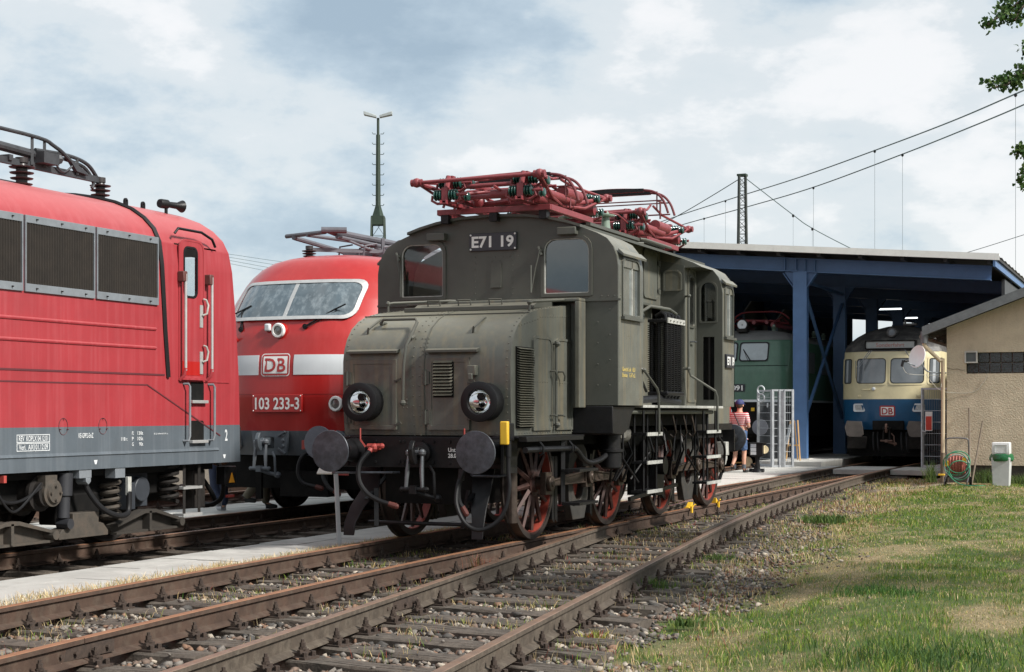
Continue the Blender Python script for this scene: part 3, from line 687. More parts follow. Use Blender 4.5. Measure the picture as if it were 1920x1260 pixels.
# rivet rows follow the plate edges
rv = MB(); pts = []
def along(prof, step, x):
    out = []; acc = 0
    for (y0, z0), (y1, z1) in zip(prof[:-2], prof[1:-1]):
        l = math.hypot(y1-y0, z1-z0); t = (step-acc) % step
        while t < l:
            out.append((x, y0+(y1-y0)*t/l, z0+(z1-z0)*t/l, (y1-y0)/l, (z1-z0)/l)); t += step
        acc = (acc+l) % step
    return out
for x_ in (-8.71, -6.72, -7.78, -7.86):
    for (x, y, z, ty, tz) in along(HP, 0.085 if x_ in (-8.71, -6.72) else 0.11, x_): rv.rivets([(x, y, z)], (0, -tz, ty), 0.010)
for i in range(26): rv.rivets([(-8.7+i*0.08, 15.80, 1.245)], (0, -1, 0), 0.008)
for (a, b_, n) in ((-7.70, 2.30, 5), (-7.70, 1.95, 4), (-7.94, 1.62, 3), (-7.70, 1.5, 3)):
    for i in range(n):
        for j in range(2):
            z = b_-i*0.045; rv.rivets([(a-j*0.045, hoodY(z)-0.001, z)], (0, -1, 0), 0.008)
for i in range(22):                                # side rivets
    y = 16.0+i*0.078; rv.rivets([(-6.68, y, min(2.72, 2.42+0.19*(y-15.95)) if y < 16.6 else 2.56+0.06*(y-16.6))], (1, 0, 0), 0.009)
    rv.rivets([(-6.68, y, 1.245)], (1, 0, 0), 0.009)
rv.build('rivets', M_olive, hd, smooth=0, fix=False, kind='stuff')
# seams on hood
sm = MB()
for x_ in (-7.72, ):
    P = [(y, z) for y, z in HP[:-1]]
    for (y0, z0), (y1, z1) in zip(P[:-1], P[1:]): sm.bar((x_, y0-.002, z0), (x_, y1-.002, z1), 0.012, 0.012)
sm.bar((-8.75, 16.3, 2.592), (-6.68, 16.3, 2.592), 0.04, 0.012)
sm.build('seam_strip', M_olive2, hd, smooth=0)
def door_panel(x0, x1, z0, z1, y, nm='hatch_door'):
    mb = MB(); mb.frame([(x0, z0), (x1, z0), (x1, z1), (x0, z1)], [(x0+.05, z0+.05), (x1-.05, z0+.05), (x1-.05, z1-.05), (x0+.05, z1-.05)], 'y', y-.014, y+.02)
    mb.box(x0+.05, x1-.05, y-.006, y+.02, z0+.05, z1-.05); return mb.build(nm, M_olive, E, smooth=0, bev=0.003)
d1 = door_panel(-8.66, -8.07, 1.28, 2.07, 15.765); d2 = door_panel(-7.68, -7.17, 1.28, 2.08, 15.765)
for (x, dd) in ((-8.69, d1), (-7.70, d2)):
    for z in (1.42, 1.86):
        mb = MB(); mb.box(x-.03, x+.05, 15.735, 15.765, z-.07, z+.07); mb.cyl((x, 15.74, z-.08), (x, 15.74, z+.08), .014, 8); mb.build('hinge', M_olive2, dd, smooth=0)
for (x, z, dd) in ((-8.05, 1.83, d1), (-8.05, 1.34, d1), (-7.15, 1.8, d2), (-7.15, 1.4, d2)):
    mb = MB(); mb.cyl((x-.01, 15.76, z), (x-.01, 15.70, z), .012, 8); mb.bar((x-.02, 15.70, z-.01), (x+.07, 15.69, z+.02), .014, .02); mb.build('latch', M_olive2, dd, smooth=0)
for (x0, x1) in ((-8.68, -8.04), (-7.69, -7.06)):
    mb = MB(); mb.prism([(15.80, 2.19), (15.70, 2.165), (15.70, 2.14), (15.74, 2.14), (15.80, 2.15)], 'x', x0, x1); mb.build('rain_strip', M_olive2, E, smooth=0)
def louvre(x0, x1, y0, y1, z0, z1, n, side, parent):
    for i in range(n):
        z = z0+(z1-z0)*(i+.5)/n; h = (z1-z0)/n
        mb = MB()
        if side == 'front': mb.prism([(y0, z+h*.5), (y0-.035, z-h*.12), (y0-.03, z-h*.22), (y0, z+h*.32)], 'x', x0, x1)
        else: mb.prism([(x0, z+h*.5), (x0+.045, z-h*.12), (x0+.04, z-h*.25), (x0, z+h*.3)], 'y', y0, y1)
        mb.build('louvre_slat', M_olive, parent, smooth=0)
mb = MB(); mb.box(-7.61, -7.36, 15.752, 15.765, 1.64, 2.06); lv = mb.build('louvre_panel', M_blk2, E, smooth=0)
louvre(-7.60, -7.37, 15.752, 0, 1.65, 2.05, 11, 'front', lv)
mb = MB(); mb.box(-6.70, -6.665, 15.90, 16.33, 1.30, 2.20); lv2 = mb.build('louvre_panel', M_blk2, E, smooth=0)
louvre(-6.665, 0, 15.91, 16.32, 1.31, 2.19, 33, 'side', lv2)
# side doors with rounded tops, handles and long bolt rod
for (a, b_) in ((16.37, 16.95), (17.08, 17.62)):
    mb = MB(); o_ = rrect(a, b_, 1.27, 2.34, .01, 4, (.01, .01, .08, .08)); mb.frame(o_, inset(o_, .028), 'x', -6.68, -6.655); mb.prism(inset(o_, .028), 'x', -6.68, -6.664)
    dr = mb.build('side_door', M_olive, E, smooth=0)
    h = MB(); yy = b_-.06 if a < 17 else a+.06
    h.tube([(-6.66, yy, 1.95), (-6.60, yy, 1.95), (-6.59, yy+.05, 1.90), (-6.60, yy+.05, 1.84)], .012, 6); h.build('door_handle', M_olive2, dr)
    h = MB(); h.tube([(-6.66, yy, 1.44), (-6.60, yy, 1.44), (-6.60, yy+.06, 1.43)], .012, 6); h.build('door_handle', M_olive2, dr)
    h = MB()
    for z in (1.6, 2.05): h.cyl((-6.652, b_ if a > 17 else a, z-.05), (-6.652, b_ if a > 17 else a, z+.05), .013, 8)
    h.build('hinge', M_olive2, dr)
    r_ = MB(); r_.rivets([(-6.664, a+.06+i*.075, 1.82) for i in range(6)], (1, 0, 0), .007); r_.build('rivets', M_olive, dr, smooth=0, fix=False)
mb = MB(); mb.cyl((-6.64, 17.02, 1.28), (-6.64, 17.02, 2.30), .017, 8)
for z in (1.33, 2.27): mb.sphere((-6.62, 17.02, z), .035, 8); mb.cyl((-6.68, 17.02, z), (-6.62, 17.02, z), .015, 6)
mb.build('bolt_rod', M_olive2, E)
# grab rods on the front hood
mb = MB(); mb.tube([(-8.36, hoodY(2.5)+.02, 2.49), (-8.37, 15.98, 2.50), (-8.33, 15.94, 2.53), (-7.92, 15.94, 2.53), (-7.88, 15.90, 2.49), (-7.90, 15.79, 2.34), (-7.925, 15.71, 2.22), (-7.94, 15.68, 2.0), (-7.95, 15.68, 1.60)], .018, 8)
mb.sphere((-7.95, 15.68, 1.58), .038, 8); mb.sphere((-8.37, 15.98, 2.49), .03, 8); mb.cyl((-7.90, 15.86, 2.33), (-7.90, 15.78, 2.30), .02, 6); mb.sphere((-7.90, 15.79, 2.31), .03, 8)
mb.build('grab_rod', M_olive2, E)
for x, zt in ((-8.47, 2.55), (-7.15, 2.54)):
    mb = MB(); mb.tube([(x, hoodY(zt)-.01, zt), (x, hoodY(zt)-.07, zt-.01), (x-.02, hoodY(zt-.14)-.06, zt-.12), (x-.04, hoodY(zt-.18), zt-.18)], .014, 6); mb.build('lifting_hook', M_olive2, E)
mb = MB(); mb.box(-7.17, -7.07, 15.69, 15.77, 1.88, 1.99); mb.box(-7.15, -7.10, 15.67, 15.70, 1.83, 1.90); mb.build('junction_box', M_olive, E, bev=.008)
# rails along the hood top
for x0, x1 in ((-8.74, -8.15), (-6.80, -6.35)):
    pass
mb = MB(); mb.tube([(-8.74, 16.85, 2.66), (-8.74, 16.85, 2.78), (-8.70, 16.9, 2.79), (-8.2, 17.45, 2.84), (-8.15, 17.5, 2.84)], .016, 8); mb.sphere((-8.74, 16.85, 2.78), .032, 8); mb.build('grab_rod', M_olive2, E)
mb = MB(); mb.tube([(-6.74, 16.45, 2.62), (-6.74, 16.45, 2.72), (-6.72, 16.5, 2.73), (-6.70, 17.55, 2.82)], .016, 8); mb.sphere((-6.74, 16.45, 2.72), .032, 8); mb.build('grab_rod', M_olive2, E)
mb = MB(); mb.prism([(16.75, 2.67), (16.95, 2.76), (17.45, 2.80), (17.5, 2.74)], 'x', -8.4, -6.85); mb.box(-8.45, -6.8, 16.7, 16.74, 2.66, 2.71); hl = mb.build('roof_hatch', M_olive2, E, bev=.006)
for x in (-8.15, -7.75, -7.35): mb = MB(); mb.tube([(x-.08, 16.9, 2.74), (x-.08, 16.88, 2.80), (x+.08, 16.88, 2.80), (x+.08, 16.9, 2.74)], .009, 6); mb.build('handle', M_olive2, hl)

# --- front cab
def cab_outline(w=1.6, dz=0.0):
    half = [(w, 1.56), (w, 3.22), (w-.02, 3.34), (w-.06, 3.45), (w-.14, 3.55), (w-.27, 3.62), (w-.45, 3.69), (w-.62, 3.745), (w-.85, 3.80), (w-1.15, 3.845), (0, 3.865)]
    half = [(a, b+dz if b > 2 else b) for a, b in half]
    return [(CXE+a, b) for a, b in half]+[(CXE-a, b) for a, b in half[-2::-1]]
co = cab_outline()
w1 = rrect(-8.96, -8.38, 2.91, 3.57, .12, 4, (.02, .02, .13, .13)); w2 = rrect(-7.04, -6.455, 2.90, 3.565, .12, 4, (.02, .02, .15, .13))
mb = MB(); plate(mb, co, [w1, w2], 'y', 17.65, 17.69)
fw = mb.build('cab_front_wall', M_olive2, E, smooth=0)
for w_ in (w1, w2):
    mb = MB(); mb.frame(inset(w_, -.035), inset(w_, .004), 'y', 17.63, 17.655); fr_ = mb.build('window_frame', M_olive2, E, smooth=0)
    mb = MB(); mb.frame(inset(w_, .002), inset(w_, .014), 'y', 17.642, 17.662); mb.build('rubber_seal', M_edge, fr_, smooth=0)
    loop_to_glass(inset(w_, .006), 'y', 17.668, M_glass if w_ is w1 else M_dglass, fr_)
def cab_shell(y0, y1, w=1.6, swins=()):
    # side walls with windows and curved shoulders
    for s in (1, -1):
        x = CXE+s*w; mb = MB(); o_ = [(y0, 1.56), (y1, 1.56), (y1, 3.22), (y0, 3.22)]
        hs = [rrect(a, b_, c, d, .05, 3, (.02, .02, .1, .1)) for a, b_, c, d in swins]
        plate(mb, o_, hs, 'x', x-(.04 if s > 0 else 0), x+(0 if s > 0 else .04)); sw = mb.build('cab_side_wall', M_olive, E, smooth=0)
        for h_ in hs:
            mb = MB(); mb.frame(inset(h_, -.015), inset(h_, .008), 'x', x-.02 if s > 0 else x-.015, x+.015 if s > 0 else x+.02); mb.build('window_frame', M_olive2, sw, smooth=0)
            mb = MB(); ym = (h_[0][0]+h_[-1][0])/2
            loop_to_glass(inset(h_, .008), 'x', x-s*.02, M_sideglass, sw)
            mb = MB(); yc = sum(p[0] for p in h_)/len(h_); zs_ = [p[1] for p in h_]; mb.box(x-.025, x+.0, yc+.05, yc+.07, min(zs_), max(zs_)); mb.build('window_bar', M_edge, sw, smooth=0)
            mb = MB(); mb.box(min(x, x+s*.05), max(x, x+s*.05), min(p[0] for p in h_)-.05, max(p[0] for p in h_)+.05, min(zs_)-.055, min(zs_)-.02); mb.build('window_sill', M_olive2, sw, smooth=0)
    oo = [p for p in co if p[1] > 3.2]; ii = [((p[0]-CXE)*.97+CXE, p[1]-.03) for p in oo]
    mb = MB(); mb.prism(oo+ii[::-1], 'y', y0, y1); return mb.build('cab_roof', M_olive, E, smooth=40)
cab_shell(17.69, 18.61, 1.6, [(17.81, 18.44, 2.64, 3.32)])
# thick curved roof edge over the front and drip strips over the side windows
mb = MB(); arc = [p for p in co if p[1] > 3.68 and abs(p[0]-CXE) < 1.19]; up = [(p[0], p[1]+.03) for p in arc]; lo = [(p[0], p[1]-.002) for p in arc]
mb.prism(lo+up[::-1], 'y', 17.57, 22.95); mb.build('roof_sheet', M_olive2, E, smooth=40)
for s in (1, -1):
    for a, b_ in ((17.72, 18.6), (22.32, 22.95)):
        mb = MB(); x = CXE+s*1.6; mb.prism([(x-s*.02, 3.40), (x+s*.045, 3.34), (x+s*.05, 3.365), (x-s*.02, 3.43)], 'y', a, b_); mb.build('drip_strip', M_olive, E, smooth=0)
# back wall of front cab, seen through the window
bw = MB(); h1 = rrect(-8.75, -8.45, 2.5, 3.35, .12, 4); h2 = rrect(-8.25, -8.05, 2.3, 3.4, .03, 3)
plate(bw, [(-9.26, 1.6), (-6.14, 1.6), (-6.14, 3.4), (-6.9, 3.75), (-8.5, 3.75), (-9.26, 3.4)], [h1, h2], 'y', 18.57, 18.60); bw.build('cab_rear_wall', M_int, E, smooth=0)
mb = MB(); mb.box(-9.26, -6.14, 17.7, 18.57, 1.58, 1.62); mb.build('cab_floor', M_blk2, E, smooth=0)
mb = MB(); mb.box(-6.9, -6.5, 17.8, 18.2, 1.62, 2.75); mb.cyl((-6.8, 18.0, 2.75), (-6.8, 18.0, 2.9), .12, 14); mb.build('control_stand', M_int, E, bev=.01)
# horizontal ledge where the hood meets the cab, upright channel, rivets, plates
mb = MB(); mb.box(-9.30, -6.06, 17.63, 17.652, 2.80, 2.825); mb.build('waist_strip', M_olive2, E, smooth=0)
mb = MB(); mb.box(-8.78, -6.50, 17.42, 17.63, 2.79, 2.83); mb.box(-6.56, -6.50, 17.42, 17.64, 1.53, 2.79); mb.box(-6.68, -6.56, 17.60, 17.645, 1.53, 2.79); mb.build('hood_flange', M_olive, E, smooth=0, bev=.01)
rv = MB()
for i in range(9):
    rv.rivets([(-7.95, 17.65, 2.86+i*.075*(1 if i < 8 else 1)), (-7.45, 17.65, 2.92+i*.07)], (0, -1, 0), .008)
for i in range(5): rv.rivets([(-7.78+i*.1, 17.65, 3.38), (-7.72, 17.65, 3.05+i*.07), (-7.62, 17.65, 3.05+i*.07)], (0, -1, 0), .007)
for i in range(4): rv.rivets([(-6.35, 17.65, 1.8+.25*i), (-6.2, 17.65, 1.8+.3*i), (-6.3+.08*i, 17.65, 2.86)], (0, -1, 0), .008)
rv.build('rivets', M_olive2, fw, smooth=0, fix=False, kind='stuff')
mb = MB(); mb.box(-7.74, -7.60, 17.635, 17.65, 3.02, 3.30); mb.box(-7.74, -7.60, 17.62, 17.65, 3.0, 3.02); mb.build('cover_plate', M_olive2, E, smooth=0)
for x in (-8.45, -6.72): mb = MB(); mb.box(x-.12, x+.12, 17.55, 17.65, 3.60, 3.69); mb.build('vent_box', M_olive2, E, bev=.008)
mb = MB(); mb.box(-8.02, -7.39, 17.62, 17.65, 3.455, 3.67); npl = mb.build('number_plate', M_plate, E, bev=.004)
text('number', 'E71 19', M_white, (-7.985, 17.62, 3.50), (1, 0, 0), (0, 0, 1), .13, npl, width=.56, offset=.03)
mb = MB(); mb.rivets([(x, 17.62, z) for x in (-8.0, -7.41) for z in (3.475, 3.65)], (0, -1, 0), .014, 8); mb.build('plate_screws', M_white, npl, smooth=0, fix=False)
for xa, xb in ((-8.99, -8.94), (-7.07, -7.18)):
    mb = MB(); mb.cyl((xa, 17.65, 3.42), (xa, 17.58, 3.42), .022, 8); mb.cyl((xa-.03, 17.6, 3.47), (xa+.01, 17.6, 3.37), .02, 8); mb.tube([(xa, 17.58, 3.43), ((xa+xb)/2, 17.57, 3.2), (xb, 17.58, 2.93)], .009, 6); mb.bar((xb, 17.57, 3.25), (xb-.0, 17.57, 2.92), .014, .02); mb.build('wiper', M_olive2, E)
# --- middle body
mb = MB(); mb.box(-8.55, -6.85, 18.62, 21.7, 3.0, 3.84); mb.build('middle_body', M_olive, E, smooth=0, bev=.01)
mb = MB(); mb.box(-8.48, -6.98, 18.62, 21.7, 1.57, 3.0); mb.build('lower_body', M_olive, E, smooth=0)
mb = MB(); mb.box(-6.98, -6.80, 18.62, 21.65, 2.97, 3.0); mb.build('ledge', M_olive2, E, smooth=0)
mb = MB(); o_ = rrect(20.86, 21.53, 3.08, 3.76, .08, 4); mb.frame(o_, inset(o_, .03), 'x', -6.85, -6.825); mb.prism(inset(o_, .03), 'x', -6.85, -6.838); pd = mb.build('panel_door', M_olive, E, smooth=0)
for z in (3.2, 3.6): mb = MB(); mb.cyl((-6.82, 21.55, z-.05), (-6.82, 21.55, z+.05), .014, 8); mb.box(-6.84, -6.815, 21.5, 21.6, z-.03, z+.03); mb.build('hinge', M_olive2, pd)
mb = MB(); mb.box(-6.86, -6.80, 18.62, 21.75, 3.83, 3.87); mb.tube([(-6.80, 20.6, 3.86), (-6.76, 20.7, 3.86), (-6.76, 21.9, 3.86)], .02, 6); mb.build('roof_gutter', M_olive2, E, smooth=0)
mb = MB(); mb.cyl((-6.8, 18.9, 3.62), (-6.8, 19.15, 3.62), .03, 8); mb.sphere((-6.76, 19.0, 3.66), .05, 8); mb.box(-6.85, -6.7, 18.7, 19.3, 3.5, 3.54); mb.tube([(-6.6, 18.62, 3.62), (-6.62, 19.0, 3.66), (-6.75, 19.4, 3.7), (-6.75, 20.6, 3.8)], .012, 6); mb.build('roof_pipework', M_olive, E)
# --- second cab
for s in (1, -1):
    X = lambda d: CXE+s*d
    lo_, hi_ = sorted((X(.85), X(1.2)))
    mb = MB(); o_ = [(lo_, 1.57), (hi_, 1.57), (hi_, 3.50 if s > 0 else 3.66), (lo_, 3.66 if s > 0 else 3.50)]
    wn_ = rrect(lo_+.06, hi_-.05, 3.24, 3.5, .1, 4, (.02, .02, .09, .05)) if s > 0 else rrect(lo_+.05, hi_-.06, 3.24, 3.5, .05, 4)
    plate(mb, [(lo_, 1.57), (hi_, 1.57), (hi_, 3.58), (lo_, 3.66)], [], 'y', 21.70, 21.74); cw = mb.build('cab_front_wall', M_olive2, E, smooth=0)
    mb = MB(); mb.frame(inset(wn_, -.02), wn_, 'y', 21.685, 21.70); mb.build('window_frame', M_olive, cw, smooth=0)
    loop_to_glass(wn_, 'y', 21.694, M_olive, cw)
    x = X(1.2); dh = rrect(21.92, 22.20, 2.72, 3.44, .06, 4)
    mb = MB(); plate(mb, [(21.72, 1.57), (22.32, 1.57), (22.32, 3.58), (21.72, 3.58)], [dh], 'x', min(x, x-s*.04), max(x, x-s*.04)); dw = mb.build('cab_side_wall', M_olive, E, smooth=0)
    o_ = rrect(21.86, 22.27, 1.62, 3.56, .12, 4, (.02, .02, .14, .14)); mb = MB(); mb.frame(o_, inset(o_, .03), 'x', min(x, x+s*.016), max(x, x+s*.016)); cd = mb.build('cab_door', M_olive, E, smooth=0)
    mb = MB(); mb.frame(inset(dh, -.02), inset(dh, .01), 'x', min(x-s*.01, x+s*.02), max(x-s*.01, x+s*.02)); mb.build('window_frame', M_olive2, cd, smooth=0)
    loop_to_glass(dh, 'x', x-s*.015, M_dglass, cd)
    mb = MB(); mb.cyl((x, 22.0, 2.5), (x+s*.06, 22.0, 2.5), .012, 8); mb.cyl((x+s*.06, 22.0, 2.5), (x+s*.06, 22.12, 2.5), .012, 8); mb.build('door_handle', M_steel, cd)
    lo_, hi_ = sorted((X(1.2), X(1.6)))
    wn_ = rrect(lo_+.07, hi_-.09, 2.8, 3.38, .12, 5, (.03, .03, .12, .12))
    op = [(lo_+.11, 1.66), (hi_-.12, 1.66), (hi_-.12, 2.58), (lo_+.11, 2.58)]
    ol = [(lo_, 1.57), (hi_, 1.57)]+([(hi_, 3.22), (hi_-.02, 3.34), (hi_-.06, 3.45), (hi_-.14, 3.55), (hi_-.27, 3.62), (lo_, 3.66)] if s > 0 else [(hi_, 3.66), (lo_+.27, 3.62), (lo_+.14, 3.55), (lo_+.06, 3.45), (lo_+.02, 3.34), (lo_, 3.22)])
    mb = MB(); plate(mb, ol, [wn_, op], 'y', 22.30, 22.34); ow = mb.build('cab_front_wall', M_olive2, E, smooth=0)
    mb = MB(); mb.frame(inset(wn_, -.02), inset(wn_, .006), 'y', 22.285, 22.30); mb.build('window_frame', M_olive2, ow, smooth=0)
    loop_to_glass(wn_, 'y', 22.315, M_dglass, ow)
    mb = MB(); mb.box(lo_+.02, hi_-.02, 22.36, 22.38, 1.6, 2.65); mb.box((lo_+hi_)/2-.012, (lo_+hi_)/2+.012, 22.29, 22.35, 1.66, 2.58); mb.build('locker', M_blk2, E, smooth=0)
cab_shell(22.34, 22.98, 1.6, [(22.42, 22.88, 2.60, 3.32)])
mb = MB(); oo = [p for p in co if p[1] > 3.5 and abs(p[0]-CXE) < 1.5]; mb.prism(oo, 'y', 21.72, 22.34); mb.build('cab_roof', M_olive, E, smooth=40)
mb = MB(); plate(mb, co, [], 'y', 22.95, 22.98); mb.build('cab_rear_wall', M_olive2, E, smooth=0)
mb = MB(); mb.box(-6.10, -6.065, 22.42, 22.84, 2.13, 2.33); np2 = mb.build('number_plate', M_plate, E, bev=.004)
text('number', 'E71 19', M_white, (-6.064, 22.44, 2.175), (0, 1, 0), (0, 0, 1), .115, np2, width=.38, offset=.03)
text('inscription', 'Gewicht Lok   65,0\nBremse    G 47 m2', M_gold, (-6.098, 17.80, 1.97), (0, 1, 0), (0, 0, 1), .05, E, width=.48, offset=.01)
# --- radiator stacks of finned cooling tubes
def radiator(y0, y1, sx):
    rd = thing_part = MB()
    X = lambda d: CXE+sx*d
    rd.box(min(X(1.22), X(1.50)), max(X(1.22), X(1.50)), y0, y1, 1.70, 1.75); rd.box(min(X(1.22), X(1.48)), max(X(1.22), X(1.48)), y0, y1, 2.67, 2.715)
    par = rd.build('radiator', M_black, E, bev=.01)
    n = 5
    for i in range(n):
        for j in range(3):
            x = X(1.25+j*.10); y = y0+.08+i*(y1-y0-.16)/(n-1)
            if i not in (0, n-1) and j != 2: continue
            prof = [(0, .03)]
            k = 34
            for q in range(k):
                t = .03+q*(.87/k); prof += [(t, .03), (t+.001, .052), (t+.010, .052), (t+.011, .03)]
            prof += [(.92, .03)]
            mb = MB(); mb.lathe((x, y, 1.75), (0, 0, 1), prof, 10); mb.build('finned_tube', M_black, par, smooth=50)
    for i in range(n):
        y = y0+.08+i*(y1-y0-.16)/(n-1); x = X(1.45)
        mb = MB(); mb.tube([(x, y, 2.70), (x-sx*.01, y, 2.77), (x-sx*.06, y, 2.80), (x-sx*.14, y, 2.75)], .028, 8); mb.build('pipe_bend', M_black, par); mb = MB(); mb.tube([(x, y, 1.8), (x-sx*.0, y, 1.72), (x-sx*.06, y+.05, 1.66)], .035, 8); mb.build('pipe_bend', M_black, par)
    mb = MB(); mb.box(min(X(1.49), X(1.51)), max(X(1.49), X(1.51)), y0, y1, 2.66, 2.73); bolt_heads(mb, [(X(1.51), y0+.08+i*(y1-y0-.16)/(n-1), 2.695) for i in range(n)], (sx, 0, 0), .012); mb.build('clamp_bar', M_edge, par, smooth=0)
    return par
radiator(19.95, 20.72, 1); radiator(19.95, 20.72, -1)
mb = MB(); mb.tube([(-6.9, 19.6, 2.6), (-6.55, 19.6, 2.65), (-6.45, 19.65, 2.80), (-6.38, 19.75, 2.87), (-6.25, 20.2, 2.85), (-6.22, 20.4, 2.80)], .022, 8); mb.tube([(-6.9, 19.8, 2.72), (-6.5, 19.85, 2.75)], .055, 10); mb.build('cooling_pipe', M_olive2, E)
mb = MB(); mb.tube([(-6.3, 18.65, 1.62), (-6.3, 19.9, 1.66)], .05, 10); mb.tube([(-6.3, 19.9, 1.66), (-6.3, 20.8, 1.62)], .04, 8); mb.build('cooling_pipe', M_black, E)
mb = MB()
for k, (yy, zz_) in enumerate(((18.75, 1.95), (18.8, 1.78))): mb.lathe((-6.5, yy, zz_), (1, 0, 0), [(0, .12), (.12, .12), (.12, .09), (.16, .09)], 16)
mb.tube([(-6.35, 18.7, 1.9), (-6.3, 19.0, 2.0), (-6.35, 19.5, 1.75)], .02, 6); mb.build('pump', M_black, E)
# running board, hand rails
mb = MB(); mb.box(-9.30, -6.10, 18.61, 22.34, 1.535, 1.567); mb.build('running_board', M_edge, E, smooth=0)
mb = MB(); mb.cyl((-6.2, 17.95, 1.48), (-6.2, 22.1, 1.48), .028, 8); mb.build('long_pipe', M_olive2, E)
for P in ([(-6.12, 18.55, 2.02), (-6.08, 18.58, 2.0), (-6.06, 19.05, 1.78), (-6.06, 19.12, 1.70), (-6.06, 19.14, 1.2)],
          [(-6.5, 21.75, 3.14), (-6.42, 21.68, 3.14), (-6.42, 21.66, 3.05), (-6.42, 21.66, 2.08), (-6.40, 21.7, 2.0), (-6.08, 21.85, 1.78), (-6.06, 21.88, 1.7), (-6.06, 21.9, 1.2)]):
    mb = MB(); mb.tube(P, .017, 8); mb.sphere(P[1], .03, 8); mb.build('hand_rail', M_olive2, E)
mb = MB(); mb.cyl((-6.42, 21.66, 2.1), (-6.5, 21.66, 2.1), .02, 8); mb.sphere((-6.42, 21.66, 2.1), .032, 8); mb.build('rail_bracket', M_olive2, E)
# --- headlamps
def headlamp(x, z, parent=E, y=15.76, r=.215):
    mb = MB(); mb.lathe((x, y+.02, z), (0, -1, 0), [(0, r*.98), (.17, r*.98), (.175, r*1.02), (.215, r*1.02), (.222, r*.97), (.222, r*.66), (.19, r*.60), (.19, r*.58)], 36, (True, False))
    hl_ = mb.build('headlamp', M_rubber, parent, smooth=35)
    mb = MB(); mb.lathe((x, y-.17, z), (0, 1, 0), [(0, r*.62), (.05, r*.58), (.10, r*.48), (.14, r*.32), (.16, r*.12), (.163, .01)], 28, (False, True)); mb.build('reflector', M_refl, hl_, smooth=80)
    mb = MB(); mb.sphere((x, y-.13, z+.0), .024, 10); mb.cyl((x, y-.13, z), (x, y-.07, z), .012, 6); mb.build('bulb', M_lens, hl_)
    mb = MB(); mb.lathe((x, y-.155, z+r*.26), (0, 1, 0), [(0, r*.17), (.004, r*.2), (.05, r*.2)], 16); mb.build('lamp_shade', M_rubber, hl_)
    mb = MB(); mb.lathe((x, y-.172, z), (0, -1, 0), [(0, r*.585), (.008, r*.4), (.012, .01)], 28, (True, True)); mb.build('lamp_glass', M_lens, hl_, smooth=80)
headlamp(-8.44, 1.59); headlamp(-6.97, 1.59)
# --- buffer beam, buffers, hook, hoses
mb = MB(); mb.box(-8.77, -6.63, 15.70, 15.76, .86, 1.205); mb.box(-8.77, -6.63, 15.76, 15.95, 1.16, 1.205); bb = mb.build('buffer_beam', M_black, E, bev=.006)
mb = MB(); bolt_heads(mb, [(x, 15.70, z) for x in (-8.3, -8.0, -7.95, -7.72, -7.58, -7.38, -7.12) for z in (.92, 1.15)]+[(x, 15.70, z) for x in (-8.65, -6.72) for z in (.9, 1.03, 1.16)], (0, -1, 0), .017); mb.build('bolts', M_black, bb, smooth=0)
text('inscription', 'Unt. Mai\n28.06.00', M_white, (-7.40, 15.70, 1.04), (1, 0, 0), (0, 0, 1), .045, bb, width=.20, offset=.02)
def buffer(x, y, z, parent, sy=-1, r=.23, m1=None, m2=None, l=.6):
    mb = MB(); mb.lathe((x, y-sy*l, z), (0, sy, 0), [(0, .17), (.03, .17), (.035, .145), (.12, .125), (.32, .11), (.33, .125), (.36, .125), (.361, .10), (l-.04, .095)], 24); b_ = mb.build('buffer', m1 or M_black, parent)
    mb = MB(); mb.lathe((x, y-sy*.035, z), (0, sy, 0), [(-.02, r*.55), (0, r*.97), (.012, r), (.024, r), (.03, r*.985), (.036, r*.6), (.040, .01)], 40); mb.build('buffer_plate', m2 or M_buffer, b_, smooth=25)
    mb = MB(); bolt_heads(mb, [(x+.15*math.cos(a), y-sy*(l-.03), z+.15*math.sin(a)) for a in (PI/4, 3*PI/4, 5*PI/4, 7*PI/4)], (0, sy, 0), .014); mb.build('bolts', m1 or M_black, b_, smooth=0)
    return b_
for x in (-8.575, -6.825): buffer(x, 15.14, 1.05, E)
for x in (-8.575, -6.825): buffer(x, 25.62, 1.05, E, 1)
mb = MB(); mb.box(-8.77, -6.63, 24.95, 25.01, .86, 1.205); mb.build('buffer_beam', M_black, E)
mb = MB(); mb.box(-8.75, -6.65, 24.9, 22.9, 1.2, 1.3); mb.build('rear_deck', M_black, E)
